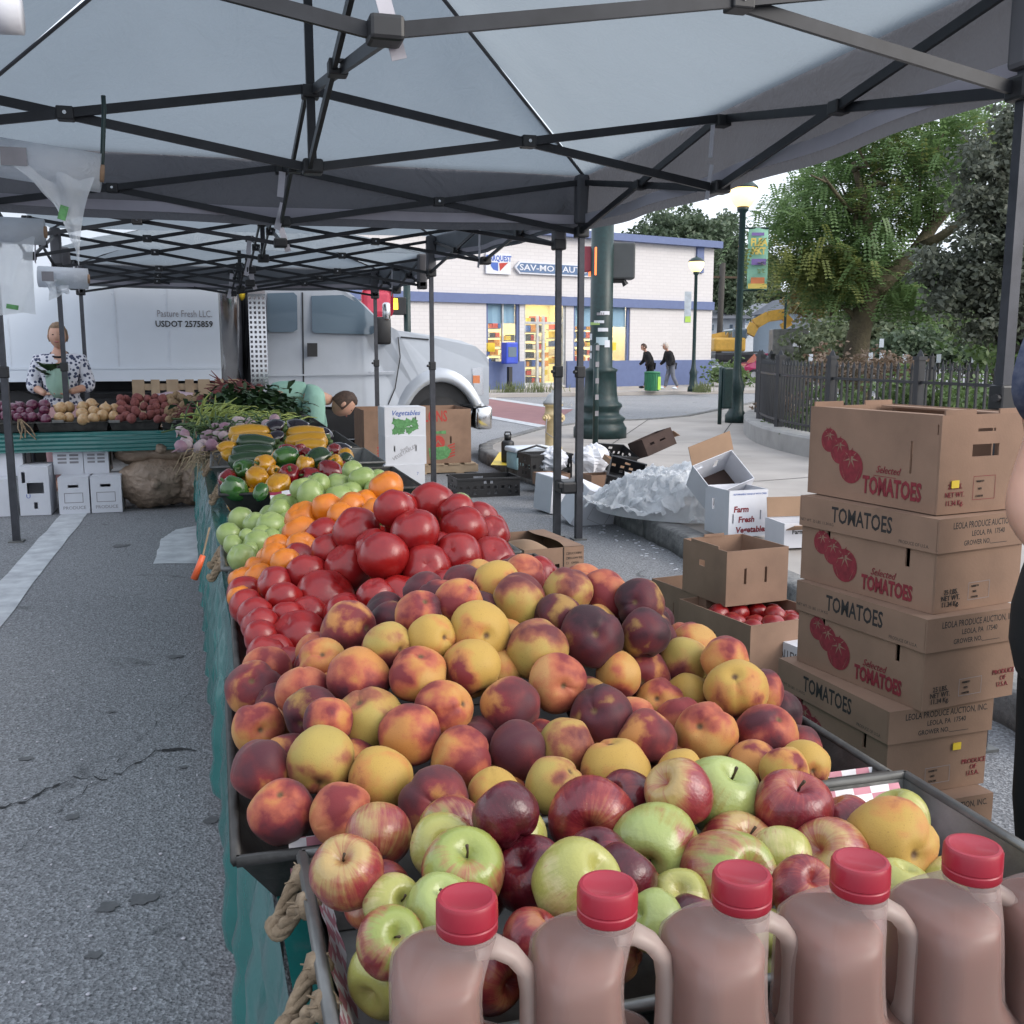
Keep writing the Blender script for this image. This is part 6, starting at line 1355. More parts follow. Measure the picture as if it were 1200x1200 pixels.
# cab
t = thing('pickup_cab_truck', 'silver heavy duty pickup cab with chrome bumper, in front of the white box body', 'truck', (aty(440, 500, TY).x, TY + 1, 0))
U = lambda px, py: (aty(px, py, TY).x, aty(px, py, TY).z)
wh_c = U(517, 504); wr = .44; ar = U(560, 504)[0] - wh_c[0]
prof = [U(306, 474), U(306, 338)] + [U(*p) for p in ((312, 333), (397, 333), (411, 342), (429, 357), (447, 376), (466, 387), (508, 393), (540, 399), (558, 406), (570, 417), (573, 430), (573, 474))]
arch = [(wh_c[0] + ar * math.cos(a) * 1.0, wh_c[1] + ar * 1.28 * math.sin(a)) for a in [PI * k / 14 for k in range(15)]]
arch = [(x, max(z, U(560, 478)[1])) for x, z in arch]
prof = prof + arch
WD = 2.1
def inset(z): return 0 if z < 1.5 else (z - 1.5) * .2
m = MB(); n = len(prof); v0 = [(x, TY + inset(z), z) for x, z in prof]; v1 = [(x, TY + WD - inset(z), z) for x, z in prof]
m.add(v0 + v1, [tuple(reversed(range(n))), tuple(range(n, 2 * n))] + [(i, (i + 1) % n, n + (i + 1) % n, n + i) for i in range(n)])
part('cab_body', m, mTruck, t, world=True)
def panel(name, pts, off, mat, depth=.012, parent=None, smooth=False):
    q = [U(*p) for p in pts]; m = MB(); m.prism([(x, TY + inset(z) - off, z) for x, z in q], (0, depth, 0)); return part(name, m, mat, parent or t, world=True)
panel('rear_window', [(314, 343), (345, 342), (349, 346), (349, 386), (344, 389), (317, 389), (313, 385)], .006, mDarkGlass)
win = panel('door_window', [(366, 346), (404, 345), (421, 355), (436, 372), (441, 388), (436, 392), (369, 390), (366, 387)], .006, mDarkGlass)
panel('windscreen_edge', [(414, 347), (418, 348), (446, 377), (444, 384), (441, 384)], .005, mDarkGlass)
for (x0, y0, x1, y1, w) in ((355.5, 342, 356, 473, .018), (467, 395, 469, 418, .014), (469, 418, 463, 455, .014), (463, 455, 455, 474, .014), (470, 395, 503, 398, .02)):
    a, b = U(x0, y0), U(x1, y1); m = MB(); m.bar((a[0], TY + inset(a[1]) - .003, a[1]), (b[0], TY + inset(b[1]) - .003, b[1]), w, .008, (0, 1, 0)); part('panel_gap', m, mBlack, t, world=True)
dr = panel('door_handle', [(360, 402), (372, 402), (372, 418), (360, 418)], .012, mPlas)
panel('badge', [(433, 435), (462, 435), (462, 436.5), (433, 436.5)], .008, mChrome)
m = MB(); a, b = U(308, 440), U(462, 438); m.bar((a[0], TY - .004, a[1]), (b[0], TY - .004, b[1]), .02, .02, (0, 1, 0)); part('body_crease', m, mTruck, t, world=True)
m = MB()
for s in (0,): m.loft([[(wh_c[0] + (ar + d) * math.cos(a), TY - o, max(wh_c[1] + (ar + d) * 1.28 * math.sin(a), U(560, 476)[1])) for a in [PI * k / 20 for k in range(21)]] for d, o in ((-.01, -.05), (.0, .035), (.05, .04), (.12, .012), (.16, -.03))], cap=False)
part('fender_flare', m, mTruck, t, True, world=True)
for s in (0.08, WD - .38):
    m = MB(); m.tube([(wh_c[0], TY + s, wr), (wh_c[0], TY + s + .06, wr), (wh_c[0], TY + s + .28, wr), (wh_c[0], TY + s + .3, wr)], [wr * .95, wr, wr, wr * .95], 32); w = part('tyre', m, mRubber, t, True, world=True)
    m = MB(); m.tube([(wh_c[0], TY + s - .012, wr), (wh_c[0], TY + s + .05, wr)], wr * .58, 24); m.tube([(wh_c[0], TY + s - .05, wr), (wh_c[0], TY + s, wr)], wr * .2, 16); part('rim', m, mChrome, w, True, world=True)
m = MB(); a = U(517, 470); m.box((wh_c[0], TY + WD / 2, 1.0), (ar * 1.9, WD - .2, .5)); part('wheel_well', m, mBlack, t, world=True)
panel('headlight', [(553, 432), (565, 430), (567, 462), (556, 465)], .008, mChrome); panel('indicator', [(554, 440), (562, 440), (562, 449), (554, 449)], .016, pm('amber', (.6, .2, .08), .3))
a, b = U(557, 476), U(577, 503); m = MB(); m.box(((a[0] + b[0]) / 2, TY + WD / 2, (a[1] + b[1]) / 2), (b[0] - a[0], WD + .06, a[1] - b[1]), bev=.04); part('front_bumper', m, mChrome, t, True, world=True)
a, b = U(570, 418), U(575, 472); m = MB(); m.box(((a[0] + b[0]) / 2 + .02, TY + WD / 2, (a[1] + b[1]) / 2), (.06, WD - .3, a[1] - b[1]), bev=.02); part('grille', m, mChrome, t, world=True)
# mirror
m = MB(); c_ = U(446, 386); m.box((c_[0], TY - .22, c_[1] - .02), (.2, .1, .36), bev=.03); mr = part('mirror', m, mPlas, t, True, world=True)
m = MB(); c_ = U(446, 366); m.box((c_[0] + .04, TY - .235, c_[1]), (.1, .1, .24), bev=.03); part('mirror_cap', m, mChrome, mr, True, world=True)
m = MB(); m.bar((c_[0] + .05, TY - .2, c_[1] - .1), (c_[0] + .08, TY + .12, c_[1] - .12), .03, .05); m.bar((c_[0] + .05, TY - .2, c_[1] - .4), (c_[0] + .08, TY + .12, c_[1] - .4), .03, .05); part('mirror_arm', m, mPlas, mr, world=True)
# tank, step and rack
a, b = U(296, 480), U(455, 514); m = MB(); m.box(((a[0] + b[0]) / 2, TY + .35, (a[1] + b[1]) / 2), (b[0] - a[0], .6, a[1] - b[1]), bev=.03); part('running_board_box', m, mBlack, t, world=True)
m = MB(); a, b = U(300, 527), U(452, 527); m.tube([(a[0], TY + .3, a[1]), (b[0], TY + .3, b[1])], .115, 20); part('fuel_tank', m, mChrome, t, True, world=True)
a, b = U(290, 338), U(308, 452); m = MB(); k = 0
for i in range(4):
    for j in range(26): pass
hs_ = [((i + .2) * .055, (i + .75) * .055, (j + .2) * .062, (j + .75) * .062) for i in range(4) for j in range(19)]
part('perforated_guard', wall(.22, 1.2, hs_, face_matrix((a[0], TY - .03, b[1] - .02), (1, 0, 0), (0, 0, 1)), .01), mChrome, t, world=True)
m = MB(); m.box((a[0] + .11, TY + .1, (a[1] + b[1]) / 2), (.22, .12, a[1] - b[1])); part('guard_frame', m, mInkGy, t, world=True)
for k, px in enumerate((282, 285, 288)):
    a = aty(px, 345, TY + .2); b = aty(px, 450, TY + .2); m = MB(); m.tube([a, (a + b) / 2 + Vector((.02 * (k - 1), 0, 0)), b], .022, 8); part('air_hose', m, mBlack, t, True, world=True)
a = aty(283, 345, TY + .1); m = MB(); m.ball(a, (.05, .05, .08), 10, 8); part('hose_coupling', m, mYel, t, True, world=True)
m = MB(); m.box((xr + .36, TY + 1.3, 1.6), (.5, 2.2, 2.6)); part('dark_gap', m, mBlack, t, world=True)  # solid black block stands in for the shade between box body and cab
m = MB(); a = U(420, 375); m.box((a[0], TY - .0078, a[1]), (.02, .002, .2), Matrix.Rotation(-.6, 3, 'Y')); 
# red sign behind the truck
a, b = aty(426, 338, 22), aty(458, 372, 22)
t = thing('red_sign', 'red signboard behind the truck mirror with white letters', 'sign', ((a.x + b.x) / 2, 22, 0)); m = MB(); m.box(((a.x + b.x) / 2, 22, (a.z + b.z) / 2), (b.x - a.x + .1, .1, a.z - b.z), bev=.12); part('sign_panel', m, pm('red_sign_paint', (.5, .05, .09), .5), t, world=True)
for x in (a.x + .1, b.x - .1): m = MB(); m.tube([(x, 22.1, 0), (x, 22.1, a.z)], .04); part('post', m, mBlack, t, world=True)
# ================================================================== signals, hydrant, posts
def dep_of(px, py): p = atz(px, py, KZ); return p, (p - CP).dot(FW)
HZ = .147
# pedestrian signal on slim pole with amber hand
p = atz(479, 485); t = thing('pedestrian_signal', 'pedestrian signal showing an amber hand, on a slim dark pole behind the truck', 'signal', (p.x, p.y, 0)); Y_ = p.y
a = aty(479, 318, Y_); m = MB(); m.tube([(p.x, Y_, 0), (p.x, Y_, a.z)], .085, 12); part('pole', m, mGreenP, t, True, world=True)
a, b = aty(457, 348, Y_ - .2), aty(476, 369, Y_ - .2); m = MB(); m.box(((a.x + b.x) / 2, Y_ - .1, (a.z + b.z) / 2), (b.x - a.x, .28, a.z - b.z), bev=.02); hs2 = part('signal_head', m, mPlas, t, world=True)
m = MB(); c_ = aty(463, 357, Y_ - .25); yy = Y_ - .246
m.box(c_ + Vector((0, .0, -.03)), (.13, .01, .16), bev=.004)
for k in range(4): m.box(c_ + Vector((-.05 + .033 * k, 0, .09)), (.024, .01, .12 - .03 * abs(k - 1.5) / 1.5), bev=.003)
m.box(c_ + Vector((-.1, 0, 0)), (.025, .01, .1), Matrix.Rotation(-.5, 3, 'Y')); part('hand_symbol', m, pm('amber_light', (.9, .5, .02), .5, emis=(1, .55, .03), es=2.2), hs2, world=True)
# big green pole with two signal boxes
p, d = dep_of(703, 512); t = thing('signal_pole', 'thick dark green fluted signal pole covered with stickers behind the canopy legs', 'signal pole', (p.x, p.y, HZ))
s = d / 1200; zz = lambda y: atd(703, y, d).z - HZ
prof = [(31, 513), (31, 501), (29, 498), (27, 494), (29.5, 490), (26, 487), (22, 484), (22.5, 480), (25.5, 476), (25, 473), (21, 470), (19, 462), (18, 448), (18, 436), (20, 433), (13.5, 430), (13, 400), (12.8, 250)]
m = MB(); m.lathe([(r * s, zz(y)) for r, y in prof], 36, mod=lambda a, r, z: 1 + (.022 * math.cos(18 * a) if zz(470) < z < zz(437) else 0)); part('pole', m, mGreenP, t, True)

for k, (px, py, w, h, mt) in enumerate(((699, 378, 12, 3, mCardW), (701, 369, 9, 3, mInkGy), (706, 368, 11, 4, mCardW), (694, 380, 14, 3, pm('lime_sticker', (.35, .5, .15), .5)), (704, 387, 12, 4, mCardW), (690, 395, 6, 7, mCardW), (703, 400, 14, 9, pm('pale_sticker', (.4, .5, .55), .6)), (691, 408, 5, 6, mCardW), (688, 417, 5, 6, mCardW), (709, 403, 7, 8, mCardW))):
    a = (px - 703) / 13.2; a = max(-.93, min(.93, a)); ang = math.asin(a); 
    dirw = (RT * math.sin(ang) - FW * math.cos(ang)); dirw.z = 0; dirw.normalize(); c_ = dirw * (13.2 * s + .004); tx = Vector((-dirw.y, dirw.x, 0))
    m = MB(); zc = zz(py); hw = w * s / 2; 
    m.grid(lambda u, v: Matrix.Rotation((u - .5) * w / 13.2, 3, 'Z') @ c_ + Vector((0, 0, zc + (v - .5) * h * s)), 5, 1); part('sticker', m, mt, t, True)
def sigbox(px0, py0, px1, py1, dd, mat, nm, parent, depth=.3):
    a, b = atd(px0, py0, dd), atd(px1, py1, dd); m = MB(); m.box((a + b) / 2 + Vector((0, .1, 0)), ((b - a).length * .72, depth, a.z - b.z), Matrix.Rotation(-YAW, 3, 'Z'), bev=.025); return part(nm, m, mat, parent, False, world=True)
mSig = pm('signal_grey', (.05, .055, .058), .5, var=.1)
sigbox(702, 285, 746, 327, d - .35, mSig, 'signal_box', t, .36)
a = atd(700, 307, d - .4); m = MB(); m.box(a + Vector((-.06, 0, 0)), (.06, .3, .42), Matrix.Rotation(-YAW + .3, 3, 'Z'), bev=.01); part('lit_signal_face', m, pm('orange_signal', (.75, .16, .05), .5, emis=(1, .2, .05), es=.8), t, world=True)
a = atd(691, 304, d - .3); m = MB(); m.box(a, (.18, .2, .38), Matrix.Rotation(-YAW, 3, 'Z'), bev=.015); part('red_face', m, pm('dull_red', (.3, .05, .07), .6), t, world=True)
m = MB(); a = atd(722, 328, d - .3); m.tube([a - RT * .25, a + RT * .1, a + RT * .15 - Vector((0, 0, .08))], .05, 8); part('bracket', m, mPlas, t, world=True)
# slim posts
for px, y0, yb, r, lb in ((697.5, 405, 527, 3.4, 'slim scuffed green post right in front of the thick signal pole'), (843, 432, 497, 2.3, 'slim push button post left of the banner lamp post')):
    p, d = dep_of(px, yb); m = MB(); h = atd(px, y0, d).z - HZ; t = thing('street_post', lb, 'post', (p.x, p.y, HZ)); m.tube([(0, 0, 0), (0, 0, h)], r * d / 1200, 12); m.ball((0, 0, h), r * d / 1200, 10, 6); part('post', m, mGreenP, t, True)
    if px > 800: m = MB(); m.box((.12, 0, h - .35), (.2, .16, .75), bev=.03); part('button_box', m, mGreenP, t, world=False)
    else:
        for k in range(5): mm = MB(); mm.box((0, -r * d / 1200 - .001, .5 + .22 * k), (.05, .004, .07)); part('sticker', mm, mInkGy, t)
# hydrant
p, d = dep_of(648, 527); s = d / 1200; zz = lambda y: (527 - y) * s
t = thing('fire_hydrant', 'pale yellow fire hydrant with silver bonnet on the kerb corner', 'hydrant', (p.x, p.y, HZ), .5)
m = MB(); m.lathe([(r * s, zz(y)) for r, y in ((11, 527), (11, 524), (9.2, 522), (9.2, 512), (8.8, 488), (10.5, 487), (10.5, 484), (9.5, 483), (9.5, 476), (11.5, 475.5), (11.5, 473))], 24); part('barrel', m, mYellowP, t, True)
m = MB(); m.lathe([(r * s, zz(y)) for r, y in ((12, 473.5), (12, 471), (9, 468), (7, 463.5), (4, 461), (2, 460.5), (2, 458), (.1, 457.5))], 24); part('bonnet', m, mSilvP, t, True)
for dx, dy, r_ in ((-1, 0, 4.2), (1, 0, 4.2), (0, -1, 5.5)):
    m = MB(); v = Vector((dx, dy, 0)); c_ = Vector((0, 0, zz(489))); m.tube([c_ + v * 7 * s, c_ + v * 12 * s], r_ * s, 14); m.tube([c_ + v * 12 * s, c_ + v * 15 * s], r_ * .8 * s, 8); m.tube([c_ + v * 15 * s, c_ + v * 17 * s], 1.6 * s, 5); part('nozzle', m, mYellowP, t)
m = MB(); m.tube([(-.18, -.05, zz(490)), (-.23, -.08, zz(505)), (-.12, -.13, zz(512)), (-.03, -.14, zz(500)), (.02, -.18, zz(492))], .008, 6); part('chain', m, mInkGy, t, True)
for px, lb in ((648, ''),): pass
# lamp posts
mLamp = pm('lamp_globe', (.9, .75, .5), .4, emis=(1, .66, .25), es=1.0); mLampOffGlow = pm('lamp_globe_white_glow', (.75, .8, .85), .4, var=.02, emis=(.9, .95, 1), es=.25)  # faint emission added to brighten globe and hood of the unlit lamps
def lamp(px, yb, ytop, label, globe, z0, rpole, banner=None):
    p = atz(px, yb, z0); d = (p - CP).dot(FW); s = d / 1200; H_ = (yb - ytop) * s; t = thing('street_lamp', label, 'street lamp', (p.x, p.y, z0), 0, 'street lamps'); w = rpole * s
    m = MB(); m.lathe([(w * 3.0, 0), (w * 3.0, .12 * w / .06), (w * 2.1, .2 * w / .06), (w * 1.9, .5 * w / .06), (w * 2.2, .6 * w / .06), (w * 1.3, .75 * w / .06), (w, .95 * w / .06), (w * .85, H_ * .86), (w * 1.5, H_ * .87), (w * 1.6, H_ * .885)], 20); part('post', m, mGreenP, t, True)
    g = H_ * .08; m = MB(); m.lathe([(g * .38, H_ * .885), (g * .62, H_ * .91), (g * .72, H_ * .94), (g * .68, H_ * .958)], 20); part('globe', m, globe, t, True)
    m = MB(); m.lathe([(g * .75, H_ * .958), (g * .7, H_ * .966), (g * .42, H_ * .985), (g * .12, H_ * .99), (g * .08, H_ * 1.0)], 20); part('hood', m, mGreenP if globe is mLamp else mLampOffGlow, t, True)
    return t, p, s, H_
t, p, s, H_ = lamp(862, 495, 219, 'lit street lamp with a green and yellow banner, at the plaza edge', mLamp, HZ, 4.2)
bm_ = [pm('banner_green', (.25, .5, .38), .6, var=.05), pm('banner_yellow', (.65, .5, .12), .6, var=.05), pm('banner_purple', (.18, .12, .35), .6, var=.05), pm('banner_orange', (.6, .2, .08), .6, var=.1)]
c0 = atd(888, 304, (p - CP).dot(FW)); bw, bh = 23 * s, 71 * s
bn = MB(); bn.grid(lambda u, v: c0 + RT * ((u - .5) * bw) + Vector((0, .02 * math.sin(u * 4 + v * 3), (v - .5) * bh + (.5 - u) * .02)), 6, 12); b_ = part('banner', bn, bm_[0], t, True, world=True)
def bprint(u0, u1, v0, v1, mt, off): m = MB(); m.poly([c0 + RT * ((u - .5) * bw) - FW * off + Vector((0, 0, (v - .5) * bh)) for u, v in ((u0, v0), (u1, v0), (u1, v1), (u0, v1))]); part('banner_print', m, mt, b_, world=True)
bprint(.12, .75, .87, .92, bm_[2], .05); bprint(.15, .9, .4, .5, bm_[2], .05); bprint(.02, .98, .02, .10, bm_[1], .05); bprint(.15, .85, .10, .2, bm_[3], .05)
for tx, v, h in (('FLEA', .76, .17), ('MKT', .62, .15)):
    M = face_matrix(c0 - FW * .055 + Vector((0, 0, (v - .5) * bh)), RT, (0, 0, 1)); M.translation -= t.location; o = text(tx, bh * h * .7, bm_[1], t, M, bold=.008, wx=.75)
for v in (.5, -.5): m = MB(); a = c0 + Vector((0, 0, v * bh)); m.tube([a - RT * bw * .75, a + RT * bw * .5], .018); part('banner_arm', m, mGreenP, t, world=True)
t, p, s, H_ = lamp(812, 459, 304, 'lit street lamp with small banner in front of the shop wall', mLamp, .12, 2.2)
c0 = atd(806, 360, (p - CP).dot(FW)); m = MB(); m.grid(lambda u, v: c0 + RT * ((u - .5) * 8 * s) + Vector((0, 0, (v - .5) * 36 * s)), 2, 4); part('banner', m, pm('banner_pale', (.5, .55, .6), .6), t, world=True)
m = MB(); m.box(c0 - Vector((0, .03, 14 * s)), (7 * s, .01, 7 * s)); part('banner_print', m, pm('banner_lime', (.4, .6, .1), .6), t, world=True)
lamp(917, 452, 330, 'unlit white globed street lamp near the excavator', mLampOffGlow, 0, 1.6)
lamp(982, 452, 355, 'distant unlit street lamp behind the honey locust tree', mLampOffGlow, 0, 1.2)
# green litter bin
p = atz(764, 459, .12); d = (p - CP).dot(FW); s = d / 1200; t = thing('litter_bin', 'green slatted litter bin with a lime notice, beside the two pedestrians', 'bin', (p.x, p.y, .12), -YAW); mBin = pm('bin_green', (.02, .16, .07), .5)
for k in range(22):
    a = 2 * PI * k / 22; m = MB(); m.bar((8.5 * s * math.cos(a), 8.5 * s * math.sin(a), .05), (8.8 * s * math.cos(a), 8.8 * s * math.sin(a), 21 * s), .06, .02, (math.cos(a), math.sin(a), 0)); part('slat', m, mBin, t)
m = MB(); m.lathe([(8 * s, .03), (8 * s, 20 * s)], 20); part('liner', m, mBin, t, True); m = MB(); m.lathe([(9.4 * s, 21 * s), (9.4 * s, 23 * s), (6 * s, 23.6 * s)], 22); part('rim', m, mBin, t, True)
m = MB(); m.box((7.4 * s, -5.5 * s, 10 * s), (5 * s, .02, 15 * s), Matrix.Rotation(.7, 3, 'Z')); part('notice', m, pm('lime_notice', (.35, .6, .08), .5), t)
# ================================================================== shop
mBrick = None
def brick_mat():
    m, n, l, b = base_mat('painted_brick'); tc = n.new('ShaderNodeTexCoord'); mp = n.new('ShaderNodeMapping'); mp.inputs['Rotation'].default_value = (PI / 2, 0, 0); l.new(tc.outputs['Object'], mp.inputs[0])
    k = n.new('ShaderNodeTexBrick'); k.inputs['Scale'].default_value = 1; k.inputs['Brick Width'].default_value = .36; k.inputs['Row Height'].default_value = .12; k.inputs['Mortar Size'].default_value = .012
    for q, c in (('Color1', (.6, .575, .575)), ('Color2', (.575, .55, .55)), ('Mortar', (.53, .505, .51))): k.inputs[q].default_value = (*c, 1)
    l.new(mp.outputs[0], k.inputs[0]); l.new(k.outputs[0], b.inputs['Base Color']); b.inputs['Roughness'].default_value = .8; return m
mBrick = brick_mat(); mBlue = pm('blue_trim', (.1, .135, .27), .6, var=.06); mBlind = pm('blue_blind', (.28, .45, .58), .8, var=.05)
WA, WB_ = Vector(P2(560, 461)), Vector(P2(832, 453.5)); wd = (WB_ - WA).normalized()
WA = WA - wd * 12
t = thing('shop_building', 'white painted brick auto parts shop with blue trim and lit windows across the street', 'building', (WA.x, WA.y, 0), math.atan2(wd.y, wd.x))
Minv = Matrix.LocRotScale(t.location, t.rotation_euler, None).inverted(); Wn = Vector((-wd.y, wd.x))
def WP(px, py, off=0):
    d = ray(px, py); den = d.x * Wn.x + d.y * Wn.y; tt = ((WA.x - Wn.x * off) * Wn.x + (WA.y - Wn.y * off) * Wn.y) / den
    q = Minv @ (CP + d * tt); return q.x, q.z
LW = (WB_ - WA).length; HT = WP(838, 291)[1]
gx0 = WP(570, 400)[0]; gx1 = WP(739, 400)[0]; gz0 = WP(650, 436)[1] - .2; gz1 = WP(650, 347)[1]
dz0 = .22
ops = [(WP(570, 400)[0], WP(609, 400)[0], WP(590, 434)[1], gz1), (WP(614, 400)[0], WP(663, 400)[0], dz0, gz1), (WP(672, 400)[0], WP(738, 400)[0], WP(720, 437)[1], gz1)]
M = face_matrix((0, 0, 0), (1, 0, 0), (0, 0, 1)); part('brick_wall', wall(LW, HT, ops, M, .3), mBrick, t)
m = MB(); m.box((LW - .15, 9.3, HT / 2), (.3, 18, HT)); part('side_wall', m, mBrick, t); m = MB(); m.box((LW / 2, 9, HT - .4), (LW - .7, 17.4, .1)); part('roof', m, mConc, t)
m = MB(); m.box((LW / 2, -.06, HT + .12), (LW + .3, .5, .26)); m.box((LW, 9, HT + .12), (.5, 18.5, .26)); part('parapet_cap', m, mBlue, t)
bz0, bz1 = WP(720, 360)[1], WP(720, 350)[1]; m = MB(); m.box((LW / 2, -.06, (bz0 + bz1) / 2), (LW, .12, bz1 - bz0)); part('blue_band', m, mBlue, t)
xs_ = [0] + [v for o in ops for v in o[:2]] + [LW]
for x0, x1 in ((0, ops[1][0] - .02), (ops[1][1] + .02, LW)): m = MB(); m.box(((x0 + x1) / 2, -.04, .55), (x1 - x0, .08, 1.1)); part('blue_base', m, mBlue, t)
x0, x1 = WP(815, 320)[0], WP(823, 320)[0]; m = MB(); m.box(((x0 + x1) / 2, -.04, HT - .5), (x1 - x0, .08, 1.0)); part('blue_pilaster', m, mBlue, t)
mInt = pm('shop_interior', (.7, .64, .45), .8, var=.05, rnd=False); mLit = pm('shop_ceiling_light', (1, 1, 1), .5, var=0, emis=(1, .9, .68), es=16)
ix0, ix1 = ops[0][0] - .5, ops[2][1] + .5
for c_, d_ in ((((ix0 + ix1) / 2, 6, 1.8), (ix1 - ix0, .1, 3.8)), (((ix0 + ix1) / 2, 3, .1), (ix1 - ix0, 6, .1)), (((ix0 + ix1) / 2, 3.1, gz1 + .15), (ix1 - ix0, 5.6, .1)), ((ix0, 3.1, 1.8), (.1, 5.6, 3.8)), ((ix1, 3.1, 1.8), (.1, 5.6, 3.8))): m = MB(); m.box(c_, d_); part('inner_wall', m, mInt, t)
for k in range(3):
    m = MB(); m.box((ops[0][0] + 1 + k * 2.6, 2.6, gz1 + .03), (.3, 4.6, .06)); part('ceiling_light', m, mLit, t)
cols_ = [pm('goods_%s' % c, v, .5, var=.1) for c, v in (('white', (.7, .68, .6)), ('red', (.5, .07, .05)), ('blue', (.06, .12, .4)), ('yellow', (.65, .5, .06)), ('dark', (.05, .05, .06)), ('orange', (.6, .25, .05)))]
for (o0, o1, zmin, zmax, pal) in ((ops[0][0], ops[0][1], 1.0, 2.7, 'mix'), (ops[1][0], (ops[1][0] + ops[1][1]) / 2, .25, 2.0, 'w'), ((ops[1][0] + ops[1][1]) / 2, ops[1][1], .25, 2.7, 'mix'), (ops[2][0], ops[2][1], 1.0, 2.6, 'mix')):
    z = zmin
    while z < zmax:
        m = MB(); m.box(((o0 + o1) / 2, 1.5, z - .02), (o1 - o0, .5, .03)); part('shelf', m, mInkGy, t)
        bx_ = {}
        x = o0 + .05
        while x < o1 - .1:
            w = R.uniform(.1, .28); h = R.uniform(.14, .26); mt = (R.choice(cols_[:1] * 4 + cols_) if pal == 'w' else R.choice(cols_)); bx_.setdefault(mt, MB()).box((x + w / 2, 1.45, z + h / 2), (w * .9, .4, h)); x += w
        for mt, mb in bx_.items(): part('shelf_goods', mb, mt, t, kind='stuff')
        z += .32
for i, (x0, x1, z0, z1) in enumerate(ops):
    m = MB(); m.box(((x0 + x1) / 2, .1, (z0 + z1) / 2), (x1 - x0 - .12, .012, z1 - z0 - .12)); fr = MB()
    for c_, d_ in ((((x0 + x1) / 2, .1, z0 + .05), (x1 - x0, .1, .1)), (((x0 + x1) / 2, .1, z1 - .05), (x1 - x0, .1, .1)), ((x0 + .05, .1, (z0 + z1) / 2), (.1, .1, z1 - z0 - .2)), ((x1 - .05, .1, (z0 + z1) / 2), (.1, .1, z1 - z0 - .2))): fr.box(c_, d_)
    f = part('shop_window' if i != 1 else 'shop_door', fr, mBlue if i != 1 else mSilvP, t); part('pane', m, mGlass, f)
    if i != 1:
        bl = MB(); bz = z1 - (z1 - z0) * .38; bl.grid(lambda u, v: (x0 + .1 + (x1 - x0 - .2) * u, .16 + .02 * math.sin(u * 20), bz + (z1 - bz - .1) * v), 10, 2); part('blind', bl, mBlind, f)
        mu = MB(); mu.box((x0 + (x1 - x0) * .52, .1, (z0 + z1) / 2), (.06, .08, z1 - z0 - .2)); part('mullion', mu, mSilvP, f)
    else:
        for q in (.36, .5, .98): mu = MB(); mu.box((x0 + (x1 - x0) * q - .02, .1, (z0 + z1) / 2 - .3), (.09, .08, z1 - z0 - .8)); part('mullion', mu, mSilvP, f)
        mu = MB(); mu.box(((x0 + x1) / 2, .1, z0 + (z1 - z0) * .70), (x1 - x0 - .2, .07, .08)); part('transom', mu, mSilvP, f)
# sign boards
x0, z1 = WP(602, 304); x1, z0 = WP(722, 331); c_ = ((x0 + x1) / 2, -.12, (z0 + z1) / 2 + .04); W2, H2 = (x1 - x0) / 2, (z1 - z0) / 2 - .1
sg = thing('shop_sign', 'dark blue shop sign with white serif style lettering on the brick wall', 'sign', t.matrix_basis @ Vector(c_), t.rotation_euler.z)
def octo(w, h, c): return [(-w + c, 0, -h), (w - c, 0, -h), (w, 0, -h + c), (w, 0, h - c), (w - c, 0, h), (-w + c, 0, h), (-w, 0, h - c), (-w, 0, -h + c)]
m = MB(); m.prism(octo(W2, H2, .18), (0, .1, 0)); part('border', m, mCardW, sg); m = MB(); m.prism([(x, -.012, z) for x, _, z in octo(W2 - .05, H2 - .05, .16)], (0, .012, 0)); part('board', m, pm('sign_blue', (.07, .13, .25), .5), sg)
o = text('SAV-MOR AUTO PARTS', H2 * .95, mCardW, sg, face_matrix((0, -.016, 0), (1, 0, 0), (0, 0, 1)), bold=.004, wx=1.0)
bw_ = max(v.co.x for v in o.data.vertices) - min(v.co.x for v in o.data.vertices); o.data.transform(Matrix.Diagonal(((W2 * 1.86) / bw_, 1, 1, 1)))
x0, z1 = WP(568, 296); x1, z0 = WP(597, 322); c_ = ((x0 + x1) / 2, -.1, (z0 + z1) / 2); w, h = x1 - x0, z1 - z0
sg = thing('logo_sign', 'small white parts sign with a red and blue emblem beside the blue shop sign', 'sign', t.matrix_basis @ Vector(c_), t.rotation_euler.z); m = MB(); m.box((0, .04, 0), (w, .06, h)); part('board', m, mCardW, sg)
text('CARQUEST', h * .26, mInkBl, sg, face_matrix((0, .007, h * .24), (1, 0, 0), (0, 0, 1)), wx=.8, bold=.01)
m = MB(); m.poly([(-w * .3, .006, h * .05), (-w * .02, .006, h * .05), (-w * .02, .006, -h * .36), (-w * .22, .006, -h * .3), (-w * .32, .006, -h * .12)]); part('emblem', m, mInkBl, sg)
m = MB(); m.poly([(w * .02, .006, h * .02), (w * .4, .006, h * .08), (w * .25, .006, -h * .1), (w * .05, .006, -h * .36)]); part('emblem', m, mInkR2, sg)
